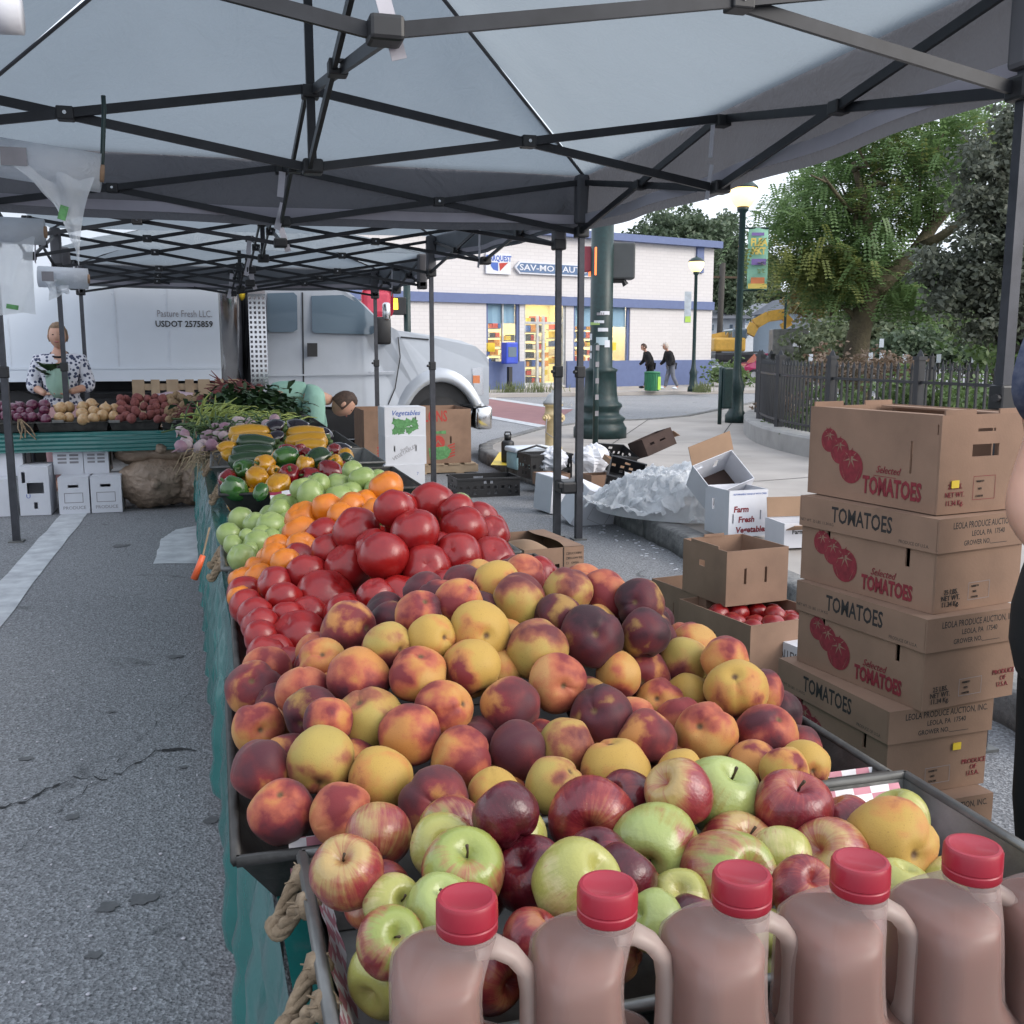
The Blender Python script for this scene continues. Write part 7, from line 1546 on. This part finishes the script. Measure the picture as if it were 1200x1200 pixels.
# newspaper box and notices before the windows
a = WP(588, 426); q = t.matrix_basis @ Vector((a[0], -.5, 0)); nb = thing('newspaper_box', 'bright blue newspaper box before the left shop window', 'newspaper box', (q.x, q.y, .12), t.rotation_euler.z); m = MB(); hb = WP(588, 401)[1]
m.box((0, 0, hb * .72), (.5, .34, hb * .42), bev=.04); part('box_body', m, pm('newspaper_blue', (.03, .07, .5), .4), nb); m = MB(); m.box((0, 0, hb * .22), (.14, .14, hb * .46)); part('stand', m, mBlack, nb); m = MB(); m.box((0, -.175, hb * .74), (.34, .012, .34)); part('window', m, mDarkGlass, nb)
for px, py, lb in ((575, 407, 'yellow notice in the left shop window'), (718, 406, 'yellow notice in the right shop window')):
    a = WP(px, py); q = t.matrix_basis @ Vector((a[0], .06, a[1])); m = MB(); m.box((0, 0, 0), (.42, .02, .3)); single('window_notice', m, mYel, lb, 'notice', q, t.rotation_euler.z)
# far sidewalk
A2, B2 = Vector(P2(430, 469)), Vector(P2(1010, 459)); m = MB(); m.prism([(A2.x, A2.y, .01), (B2.x, B2.y, .01), (B2.x + 4, B2.y + 8, .01), (A2.x + 0, A2.y + 9, .01)], (0, 0, .11)); struct('far_pavement', m, mPave)
for px, w_, lb in ((596, 1.0, 'dry weed tuft at the foot of the shop window'), (630, 1.4, 'low dry weeds before the shop door'), (822, .5, 'weed at the foot of the shop lamp')):
    p = atz(px, 460, .12); o = bunch('weed_tuft', lb, 'weeds', p, 120, (w_ * .3, .1, .01), .35, .008, pm('dry_weed', (.16, .19, .08), .8, var=.3), 1.2, .1, (0, 0, 1))
# utility cabinet, signs, excavator, cars, houses
p = atz(922, 480, .1); m = MB(); a, b = atd(901, 386, 21), atd(946, 434, 21)
t = thing('utility_cabinet', 'grey metal utility cabinet with paper notices behind the fence corner', 'cabinet', ((a.x + b.x) / 2, (a.y + b.y) / 2, 0), -.35); m = MB(); m.box((0, 0, a.z / 2), ((b - a).length * .62, .5, a.z), bev=.02); part('cabinet_body', m, mSteel, t)
for dx, dz in ((.1, -.25), (.24, -.3)): m = MB(); m.box((dx, -.256, a.z + dz), (.12, .008, .2)); part('notice', m, mCardW, t)
def car(label, px0, px1, yb, ytop, d, mat, rz=0, group='cars parked beyond the shop'):
    a, b = atd(px0, yb, d), atd(px1, yb, d); L = (b - a).length; H_ = (yb - ytop) * d / 1200; t = thing('parked_car', label, 'car', ((a.x + b.x) / 2, (a.y + b.y) / 2, min(a.z, b.z)), -YAW + rz, group)
    pr = [(-.5, .22), (-.5, .5), (-.46, .6), (-.3, .66), (-.16, .95), (.0, 1), (.22, .99), (.4, .7), (.49, .62), (.5, .22)]
    m = MB(); n = len(pr); ws = [(0 if z < .65 else .12) for _, z in pr]; v = [(x * L, -.85 + w, z * H_) for (x, z), w in zip(pr, ws)] + [(x * L, .85 - w, z * H_) for (x, z), w in zip(pr, ws)]
    m.add(v, [tuple(range(n)), tuple(reversed(range(n, 2 * n)))] + [((i + 1) % n, i, n + i, n + (i + 1) % n) for i in range(n)]); part('body', m, mat, t)
    m = MB(); m.prism([(-.26 * L, -.80, .68 * H_), (.34 * L, -.80, .70 * H_), (.2 * L, -.76, .93 * H_), (-.13 * L, -.76, .9 * H_)], (0, -.02, 0)); part('window', m, mDarkGlass, t)
    for x in (-.31, .31):
        for s_ in (-.86, .66): m = MB(); m.tube([(x * L, s_, .2 * H_), (x * L, s_ + .2, .2 * H_)], .21 * H_, 18); w = part('wheel', m, mRubber, t, True); m = MB(); m.tube([(x * L, s_ - .01, .2 * H_), (x * L, s_ + .01, .2 * H_)], .12 * H_, 12); part('rim', m, mChrome, w)
    return t
car('magenta red parked SUV beyond the lamp post', 867, 925, 445, 414, 46, pm('magenta_paint', (.4, .02, .1), .25, coat=.6))
car('white car half hidden by the shop corner', 812, 842, 443, 420, 47, mTruck)
car('dark car parked in front of the pale houses', 850, 905, 432, 412, 52, pm('dark_paint', (.06, .07, .08), .3, coat=.5))
mExc = pm('excavator_yellow', (.6, .35, .06), .5, var=.12)
t = thing('excavator', 'yellow excavator with folded boom behind the banner lamp', 'excavator', atd(880, 440, 50)); g_ = lambda x, y, d=50: atd(x, y, d)
for nm, pts, w in (('boom', [(878, 392), (884, 380), (900, 371), (920, 368)], 6), ('dipper', [(925, 371), (919, 377), (923, 384)], 5), ('boom', [(835, 398), (850, 395), (862, 400)], 6)):
    for a, b in zip(pts[:-1], pts[1:]): m = MB(); m.bar(g_(*a), g_(*b), .5, w * 50 / 1200, FW); part(nm, m, mExc, t, world=True)
for (x0, y0, x1, y1, mt, nm) in ((832, 396, 868, 412, mExc, 'engine_cover'), (855, 385, 868, 398, mDarkGlass, 'cab'), (832, 413, 880, 424, mBlack, 'track')):
    a, b = g_(x0, y0), g_(x1, y1); m = MB(); m.box((a + b) / 2, ((b - a).length * .93, 2.2, a.z - b.z), Matrix.Rotation(-YAW, 3, 'Z'), bev=.1); part(nm, m, mt, t, world=True)
mSide = pm('clapboard_white', (.55, .57, .6), .8, var=.06); mRoofG = pm('slate_roof', (.16, .17, .2), .8, var=.15); mSideB = pm('clapboard_blue', (.3, .36, .42), .8, var=.06)
def house(label, x0, x1, yb, ye, yr, d, mat, porch=False, nw=3, gable=False):
    a, b = atd(x0, yb, d), atd(x1, yb, d); L = (b - a).length; he = (yb - ye) * d / 1200; hr = (ye - yr) * d / 1200; t = thing('house', label, 'house', (a.x, a.y, a.z), -YAW, 'houses on the far slope'); D = 8
    m = MB(); m.box((L / 2, D / 2, he / 2 - 1), (L, D, he + 2)); part('walls', m, mat, t)
    m = MB()
    if gable: m.prism([(-.4, -.4, he), (L + .4, -.4, he), (L / 2, -.4, he + hr)], (0, D, 0))
    else: m.prism([(-.4, -.6, he), (-.4, D + .6, he), (-.4, D / 2, he + hr)], (L + .8, 0, 0))
    part('roof', m, mRoofG, t)
    for r_ in range(2):
        for k in range(nw):
            x = L * (k + .5) / nw; z = he * (.28 + .45 * r_); w = MB(); w.box((x, -.03, z), (L / nw * .42, .1, he * .22)); f = part('window', w, mWhite, t); w = MB(); w.box((x, -.085, z), (L / nw * .34, .02, he * .18)); part('pane', w, mDarkGlass, f)
    if porch:
        m = MB(); m.prism([(-.3, -2.6, he * .62), (L + .3, -2.6, he * .62), (L / 2, -2.6, he * .95)], (0, 2.5, 0)); part('porch_roof', m, mRoofG, t)
        for k in range(4): m = MB(); m.tube([(L * k / 3, -2.4, -.5), (L * k / 3, -2.4, he * .6)], .16); part('porch_column', m, mWhite, t)
    return t
house('grey blue house with gabled porch behind the utility cabinet', 918, 960, 420, 366, 347, 62, mSideB, True, 3, True)
house('white house right beside the shop corner', 828, 872, 412, 374, 362, 70, mSide, False, 4)
house('white house farther back between the lamps', 868, 920, 400, 368, 354, 85, mSide, False, 4)
p = atz(841, 440); t = thing('utility_pole', 'dark wooden utility pole at the shop corner', 'utility pole', (p.x, p.y, 0)); a = atd(845, 310, (p - CP).dot(FW)); m = MB(); m.tube([(0, 0, 0), (.1, 0, a.z)], .17, 10); part('pole', m, pm('pole_wood', (.05, .045, .04), .9), t, True); m = MB(); m.bar((-1, 0, a.z - .8), (1.2, 0, a.z - .8), .12, .12); part('crossarm', m, mStemB, t)
# ================================================================== planting bed, fence, trees
bed_top = KZ + .26
def dz(px, d, z): q = atd(px, 450, d); return Vector((q.x, q.y, z))
path = [dz(1010, 24, 0), dz(950, 22, 0), dz(905, 19.8, 0), dz(890, 18.2, 0), dz(889, 17.2, 0), dz(894, 16.0, 0), dz(908, 14.9, 0), dz(930, 14.0, 0), dz(955, 13.3, 0), dz(1000, 12.4, 0), dz(1077, 11.2, 0), dz(1160, 10.2, 0), dz(1260, 9.2, 0)]
def spline(P, k=6):
    out = []
    for i in range(len(P) - 1):
        p0, p1, p2, p3 = P[max(0, i - 1)], P[i], P[i + 1], P[min(len(P) - 1, i + 2)]
        for j in range(k):
            t = j / k; out.append(.5 * ((2 * p1) + (p2 - p0) * t + (2 * p0 - 5 * p1 + 4 * p2 - p3) * t * t + (3 * p1 - p0 - 3 * p2 + p3) * t ** 3))
    return out + [P[-1]]
sp = spline(path, 8)
def offset(P, o):
    out = []
    for i, p in enumerate(P):
        d = (P[min(i + 1, len(P) - 1)] - P[max(0, i - 1)]).normalized(); out.append(p + Vector((d.y, -d.x, 0)) * o)
    return out
sgn = 1 if (offset(sp, 1)[len(sp) // 2] - CP).length < (sp[len(sp) // 2] - CP).length else -1
outr, inr = offset(sp, .22 * sgn), offset(sp, -.12 * sgn)
m = MB(); m.loft([[(a.x, a.y, .1), (a.x, a.y, bed_top - .03), (a.x * .94 + b.x * .06, a.y * .94 + b.y * .06, bed_top), (b.x, b.y, bed_top), (b.x, b.y, .1)] for a, b in zip(outr, inr)]); t_k = thing('planter_kerb', 'low curved concrete kerb round the fenced garden', 'kerb', (sp[20].x, sp[20].y, 0)); part('concrete_kerb', m, mConc, t_k, world=True)
m = MB(); m.poly([(p.x, p.y, bed_top - .05) for p in inr] + [(26, 12, bed_top - .05), (30, 30, bed_top - .05)]); struct('garden_bed', m, mSoil)
def fence(P, zb, h, label, gap, post_every, seed):
    t = thing('iron_fence', label, 'fence', (P[len(P) // 2].x, P[len(P) // 2].y, zb)); L = 0; S_ = [0]
    for a, b in zip(P[:-1], P[1:]): L += (b - a).length; S_.append(L)
    def at(s):
        for i in range(len(S_) - 1):
            if s <= S_[i + 1]: u = (s - S_[i]) / (S_[i + 1] - S_[i]); return P[i].lerp(P[i + 1], u)
        return P[-1]
    for z in (.1, h - .12): m = MB(); m.tube([Vector((p.x, p.y, zb + z)) for p in P], .022, 4, rot0=PI / 4); part('rail', m, mBlack, t, world=True)
    k = int(L / gap); pk = None
    for i in range(k + 1):
        q = at(i * gap); ang = 0
        if i % post_every == 0:
            m = MB(); m.box((0, 0, h / 2 + .06), (.085, .085, h + .12)); m.box((0, 0, h + .14), (.11, .11, .04)); m.lathe([(.05, h + .16), (.03, h + .2), (.0, h + .24)], 4); o = part('post', m, mBlack, t); o.location = Vector((q.x, q.y, zb)) - t.location
        else:
            if pk is None:
                m = MB(); m.box((0, 0, h / 2 + .02), (.022, .022, h)); m.lathe([(.026, h + .02), (.0, h + .1)], 4); pk = m.mesh('picket', mBlack)
            o = ob('picket', pk, t, Vector((q.x, q.y, zb)) - t.location)
    return t
fence(sp[6:], bed_top, .86, 'black iron fence curving round the garden corner, near side', .125, 14, 1)
far = spline([dz(1040, 26, 0), dz(1120, 23, 0), dz(1220, 19, 0)], 8)
fence(far, .2, 1.0, 'black iron fence on the far side of the garden behind the tree', .16, 12, 2)
# ---- foliage helpers: clumps of leaf faces
def leaves(m, c, n, rad, size, asp=1.6, droop=.4, rnd=None):
    q = rnd or R
    for _ in range(n):
        d = Vector((q.gauss(0, 1), q.gauss(0, 1), q.gauss(0, 1))); d = d.normalized() * (q.random() ** .45)
        p = c + Vector((d.x * rad[0], d.y * rad[1], d.z * rad[2])); s = size * q.uniform(.6, 1.3)
        ax = Vector((q.gauss(0, 1), q.gauss(0, 1), q.gauss(-droop, .5))).normalized(); sd_ = ax.cross(Vector((q.gauss(0, 1), q.gauss(0, 1), q.gauss(0, 1)))).normalized() * s * .5
        e = p + ax * s * asp
        m.add([p, p + ax * s * asp * .5 + sd_, e, p + ax * s * asp * .5 - sd_], [(0, 1, 2, 3)])
def leaf_mat(name, c1, c2, tr=.35):
    m, n, l, b = base_mat(name); v = coords(n, l, False)
    c = ramp(n, l, noise_n(n, l, v, .9, 3), [(.32, c1), (.68, c2)]); c = mixc(n, l, math_n(n, l, 'MULTIPLY', noise_n(n, l, v, 11, 2), .5), c, tuple(x * 1.5 for x in c2))
    l.new(c, b.inputs['Base Color']); b.inputs['Roughness'].default_value = .55; tt = n.new('ShaderNodeBsdfTranslucent'); l.new(c, tt.inputs[0])
    mx = n.new('ShaderNodeMixShader'); mx.inputs[0].default_value = tr; l.new(b.outputs[0], mx.inputs[1]); l.new(tt.outputs[0], mx.inputs[2]); l.new(mx.outputs[0], n['Material Output'].inputs[0]); return m
mLoc = leaf_mat('locust_leaf', (.09, .165, .06), (.17, .25, .1), .5); mLocY = leaf_mat('locust_leaf_yellow', (.14, .18, .055), (.22, .24, .08), .5); mMap = leaf_mat('dark_maple_leaf', (.06, .075, .055), (.11, .12, .09), .35)
mConf = leaf_mat('conifer_leaf', (.05, .075, .045), (.09, .125, .07), .3); mBack = leaf_mat('far_leaf', (.08, .11, .065), (.15, .175, .095)); mGold = leaf_mat('golden_leaf', (.16, .14, .05), (.25, .19, .07)); mShrub = leaf_mat('shrub_leaf', (.05, .09, .03), (.12, .18, .06)); mDry = leaf_mat('dry_leaf', (.15, .1, .07), (.24, .17, .12), .2)
mBark = pm('bark', (.06, .045, .032), .9, col2=(.13, .11, .06), vs=2, bmp=.8, bs=14, bd=.05); mBarkD = pm('dark_bark', (.03, .026, .024), .9, var=.3, bmp=.6, bs=14, bd=.04)
def limb_pts(a, b, wob_, n=6, seed=0):
    a, b = Vector(a), Vector(b); return [a.lerp(b, i / n) + Vector((R.uniform(-wob_, wob_), R.uniform(-wob_, wob_), R.uniform(-wob_, wob_))) * math.sin(PI * i / n) for i in range(n + 1)]
# ---- honey locust
TD = 20.5
G_ = lambda x, y, d=TD: atd(x, y, d)
base = G_(1003, 452); base.z = bed_top - .05
t = thing('honey_locust_tree', 'large green and yellowing honey locust with leaning trunk inside the fenced garden', 'tree', base)
m = MB(); m.tube([base, G_(1002, 425), G_(1006, 395), G_(1012, 365), G_(1020, 342)], [.34, .26, .23, .22, .24], 14)
m.tube([G_(1016, 352), G_(1034, 330), G_(1052, 315), G_(1075, 292), G_(1095, 262), G_(1130, 225)], [.23, .21, .18, .14, .12, .07], 10)
m.tube([G_(1016, 352), G_(1024, 318), G_(1020, 280), G_(1012, 235), G_(1000, 190)], [.18, .14, .1, .09, .05], 10)
m.tube([G_(1075, 292), G_(1098, 280, TD - .5), G_(1125, 262, TD - 1), G_(1150, 232, TD - 1.5)], [.12, .1, .08, .05], 8)
for a, b, r in (((1020, 280), (985, 215), .07), ((1012, 235), (1050, 170), .06), ((1052, 315), (1090, 330), .06), ((1095, 262), (1070, 190), .06), ((1006, 380), (960, 330), .06), ((1012, 250), (950, 205), .06), ((1000, 200), (1015, 160), .05), ((1070, 200), (1110, 150), .05), ((1024, 320), (965, 290), .05), ((1130, 225), (1160, 160), .05)):
    m.tube(limb_pts(G_(*a), G_(b[0], b[1], TD + R.uniform(-1.5, 1.5)), .25), [r * (1 - i / 8) for i in range(7)], 6)
part('trunk', m, mBark, t, True, world=True)
mg, my = MB(), MB()
def spray(c, n, mb, s=.085):
    n = int(n * 2.6)
    for _ in range(n):                                       # drooping feathery sprays of paired leaflets
        p = c + Vector((R.gauss(0, .27), R.gauss(0, .36), R.gauss(0, .17))); d = Vector((R.gauss(0, 1), R.gauss(0, 1), R.gauss(-.5, .4))).normalized(); L = R.uniform(.3, .6)
        sd_ = d.cross(Vector((0, 0, 1))).normalized()
        for k in range(7):
            q = p + d * L * (k / 7) - Vector((0, 0, .3 * L * (k / 7) ** 2))
            for s_ in (-1, 1):
                e = q + (sd_ * s_ + d * .4).normalized() * s; w = d * s * .42; m_ = (q + e) / 2; mb.add([q, m_ + w, e, m_ - w], [(0, 1, 2, 3)])
cr_ = [(915, 235, 20, 16), (925, 265, 22, 14), (945, 215, 24, 18), (950, 250, 22, 16), (975, 190, 26, 20), (985, 235, 22, 18), (990, 265, 18, 14), (1000, 150, 26, 20), (1020, 190, 24, 20), (1030, 230, 20, 16), (1035, 262, 20, 14),
 (1050, 165, 28, 20), (1065, 205, 24, 18), (1060, 240, 20, 14), (1090, 160, 26, 20), (1100, 195, 24, 18), (1105, 235, 18, 14), (1130, 170, 28, 22), (1140, 205, 22, 18), (1165, 150, 26, 24), (1075, 130, 30, 16), (1130, 130, 30, 16), (1030, 130, 26, 16), (970, 160, 22, 14)]
for (x, y, rx, ry) in cr_:
    for _ in range(5):
        spray(G_(x + R.gauss(0, rx * .55), y + R.gauss(0, ry * .6), TD + R.uniform(-.8, 3.2)), R.randint(9, 15), my if R.random() < .1 else mg)
for (x, y, k) in ((920, 300, 2), (945, 300, 3), (960, 318, 4), (975, 300, 4), (990, 318, 4), (1000, 296, 3), (965, 335, 3), (985, 340, 4), (945, 320, 3), (1010, 320, 2), (1035, 292, 2), (1048, 340, 2), (1068, 348, 3), (1085, 340, 2), (1040, 320, 2), (1110, 332, 2), (1095, 318, 2)):
    for _ in range(k + 1): spray(G_(x + R.uniform(-10, 10), y + R.uniform(-12, 8), TD + R.uniform(-1.0, 2.0)), 13, my if x < 1000 and R.random() < .38 else mg)
part('crown', mg, mLoc, t, world=True); part('crown', my, mLocY, t, world=True, label='yellowing foliage of the lower crown')
def tree(label, px, yb, d, r_tr, ytop, clumps, mat, bark, size, n, group=None, name='tree', zb=0, droop=.4):
    b = atd(px, yb, d); b.z = zb; t = thing(name, label, 'tree', b, 0, group); top = atd(px, ytop, d)
    m = MB(); pts = [b] + [b.lerp(top, k / 5) + Vector((R.uniform(-.2, .2), R.uniform(-.2, .2), 0)) for k in range(1, 6)]; m.tube(pts, [r_tr * (1 - .15 * k) for k in range(6)], 8)
    for x, y, rx, ry in clumps[::2]: a = b.lerp(top, R.uniform(.3, .7)); m.tube(limb_pts(a, atd(x, y, d), .3, 4), [r_tr * .4, r_tr * .33, r_tr * .25, r_tr * .18, r_tr * .08], 6)
    part('trunk', m, bark, t, True, world=True); c = MB(); s = d / 1200
    for x, y, rx, ry in clumps:
        k = max(4, int(n * rx * ry / 400))
        for _ in range(k):
            cc = atd(x + R.gauss(0, rx * .5), y + R.gauss(0, ry * .5), d + R.gauss(0, rx * s * .7)); leaves(c, cc, 24, (size * 3.2, size * 3.2, size * 2.2), size, 1.5, droop)
    part('crown', c, mat, t, world=True); return t
# dark maple at the right
tree('very dark leaved maple hanging in from the right behind the canopy leg', 1195, 470, 14.5, .2, 230, [(1165, 190, 38, 30), (1185, 240, 34, 35), (1165, 285, 36, 26), (1140, 320, 40, 20), (1120, 345, 36, 18), (1175, 350, 34, 26), (1105, 300, 24, 12), (1195, 150, 30, 30), (1150, 240, 26, 24), (1215, 300, 40, 60), (1085, 322, 14, 8), (1160, 385, 30, 14)], mMap, mBarkD, .06, 36, name='maple_tree')
NG = 'trees beyond the shop'
tree('tall dark conifer above the shop roof', 850, 440, 72, .5, 255, [(850, 262, 12, 10), (845, 280, 20, 12), (855, 300, 24, 14), (845, 325, 24, 16), (860, 350, 20, 16), (835, 300, 14, 12)], mConf, mBarkD, .2, 120, NG, 'conifer_tree')
tree('green tree mass behind the shop roof, left of the conifer', 795, 440, 66, .5, 250, [(800, 262, 30, 14), (775, 272, 24, 10), (825, 275, 26, 14), (755, 285, 20, 8), (800, 285, 34, 12), (740, 285, 16, 10)], mConf, mBarkD, .2, 110, NG, 'broadleaf_tree')
tree('hazy green tree on the slope behind the banner lamp', 905, 420, 95, .5, 310, [(905, 318, 26, 14), (890, 335, 24, 14), (925, 335, 22, 14), (940, 322, 16, 10), (880, 355, 18, 12)], mBack, mBarkD, .3, 80, NG, 'broadleaf_tree')
tree('golden tree left of the honey locust trunk', 955, 440, 48, .3, 320, [(950, 335, 22, 16), (962, 355, 22, 16), (940, 350, 16, 12), (978, 340, 16, 16), (930, 330, 12, 9)], mGold, mBark, .16, 90, NG, 'golden_tree')
tree('dark bushy tree behind the honey locust trunk', 1000, 445, 42, .3, 360, [(985, 395, 26, 22), (1030, 385, 30, 26), (1060, 370, 26, 22), (1085, 395, 30, 26), (1110, 380, 26, 24), (1060, 405, 40, 18), (970, 410, 16, 16), (1130, 400, 30, 22), (1160, 400, 26, 24)], mBack, mBarkD, .15, 100, NG, 'broadleaf_tree')
tree('rounded dark shrub tree right of the trunk', 1070, 445, 36, .2, 385, [(1075, 405, 26, 20), (1110, 412, 22, 16), (1045, 412, 20, 16), (1140, 415, 20, 16)], mConf, mBarkD, .13, 100, NG, 'broadleaf_tree')
# far wooded slope behind everything
m = MB()
for _ in range(420):
    x = R.uniform(700, 1260); y = R.uniform(318 if x > 870 else 330, 412); leaves(m, atd(x, y + 10 * math.sin(x * .03), R.uniform(105, 135)), 26, (2.6, 2.6, 2.0), .8, 1.4)
o = ob('wooded_slope', m.mesh('wooded_slope', mBack)); o['kind'] = 'stuff'
m = MB(); m.grid(lambda u, v: (20 + 220 * u, 100 + 40 * v, -1 + 9 * v + 2 * math.sin(u * 9)), 20, 4); struct('hill', m, pm('hill_ground', (.07, .09, .05), .9, rnd=False))
# ---- garden planting
def shrub(label, px, py, d, rx, rz, n, mat, size, name='shrub', cat='shrub', group='garden plants inside the fence'):
    c = atd(px, py, d); t = thing(name, label, cat, (c.x, c.y, bed_top - .05), 0, group); m = MB()
    for _ in range(n): leaves(m, Vector((R.gauss(0, rx * .5), R.gauss(0, rx * .5), c.z - bed_top + R.gauss(0, rz * .5))), 10, (size * 2, size * 2, size * 1.6), size)
    part('foliage', m, mat, t); m = MB()
    for k in range(5): m.tube([(R.uniform(-.05, .05), R.uniform(-.05, .05), 0), (R.uniform(-rx, rx) * .5, R.uniform(-rx, rx) * .5, c.z - bed_top)], [.015, .008], 5)
    part('stems', m, mBark, t); return t
shrub('leafy green shrub behind the first fence post', 975, 470, 15, .45, .3, 60, mShrub, .06); shrub('bright green shrub right of the trunk behind the fence', 1060, 460, 14, .55, .25, 80, mShrub, .06)
shrub('green shrub behind the second fence post', 1110, 462, 13.5, .5, .25, 70, mShrub, .06); shrub('light green shrub at the right behind the canopy leg', 1175, 400, 17, .8, .6, 120, mShrub, .08)
shrub('dry brown seed plants behind the fence before the trunk', 1010, 428, 16, .6, .25, 70, mDry, .05, 'dry_plant'); shrub('dry brown stalks right of the trunk', 1045, 425, 16.5, .5, .22, 60, mDry, .05, 'dry_plant')
shrub('dry stems at left of the garden by the cabinet', 965, 425, 17, .4, .3, 60, mDry, .05, 'dry_plant'); shrub('grey green bush behind the left fence', 950, 400, 19, .5, .4, 80, mBack, .07)
shrub('low green plants just inside the curved fence', 925, 495, 15.5, .35, .12, 50, mShrub, .05); shrub('green plants inside the curved fence, lower right', 945, 512, 14.2, .3, .12, 45, mShrub, .05); shrub('tall green weed left end of the fence', 915, 470, 16.5, .3, .35, 45, mDry, .05)
shrub('green ground plants at the right end of the near fence', 1165, 462, 11.5, .5, .2, 60, mShrub, .05); shrub('green bush across the street by the shop corner', 850, 440, 39, 1.0, .5, 60, mShrub, .12)
for px, py in ((1033, 400), (1020, 416), (1033, 416), (1060, 418), (1100, 418), (1141, 418), (950, 418)):
    c = atd(px, py, 18); t = thing('plant_tag', 'small white tag on a thin stake in the garden', 'plant tag', (c.x, c.y, bed_top - .05), -YAW, 'white tags on stakes in the garden'); h = c.z - bed_top; m = MB(); m.box((0, 0, h / 2), (.015, .015, h)); part('stake', m, mBlack, t); m = MB(); m.box((0, -.012, h + .02), (.075, .012, .15)); part('tag', m, mWhite, t)
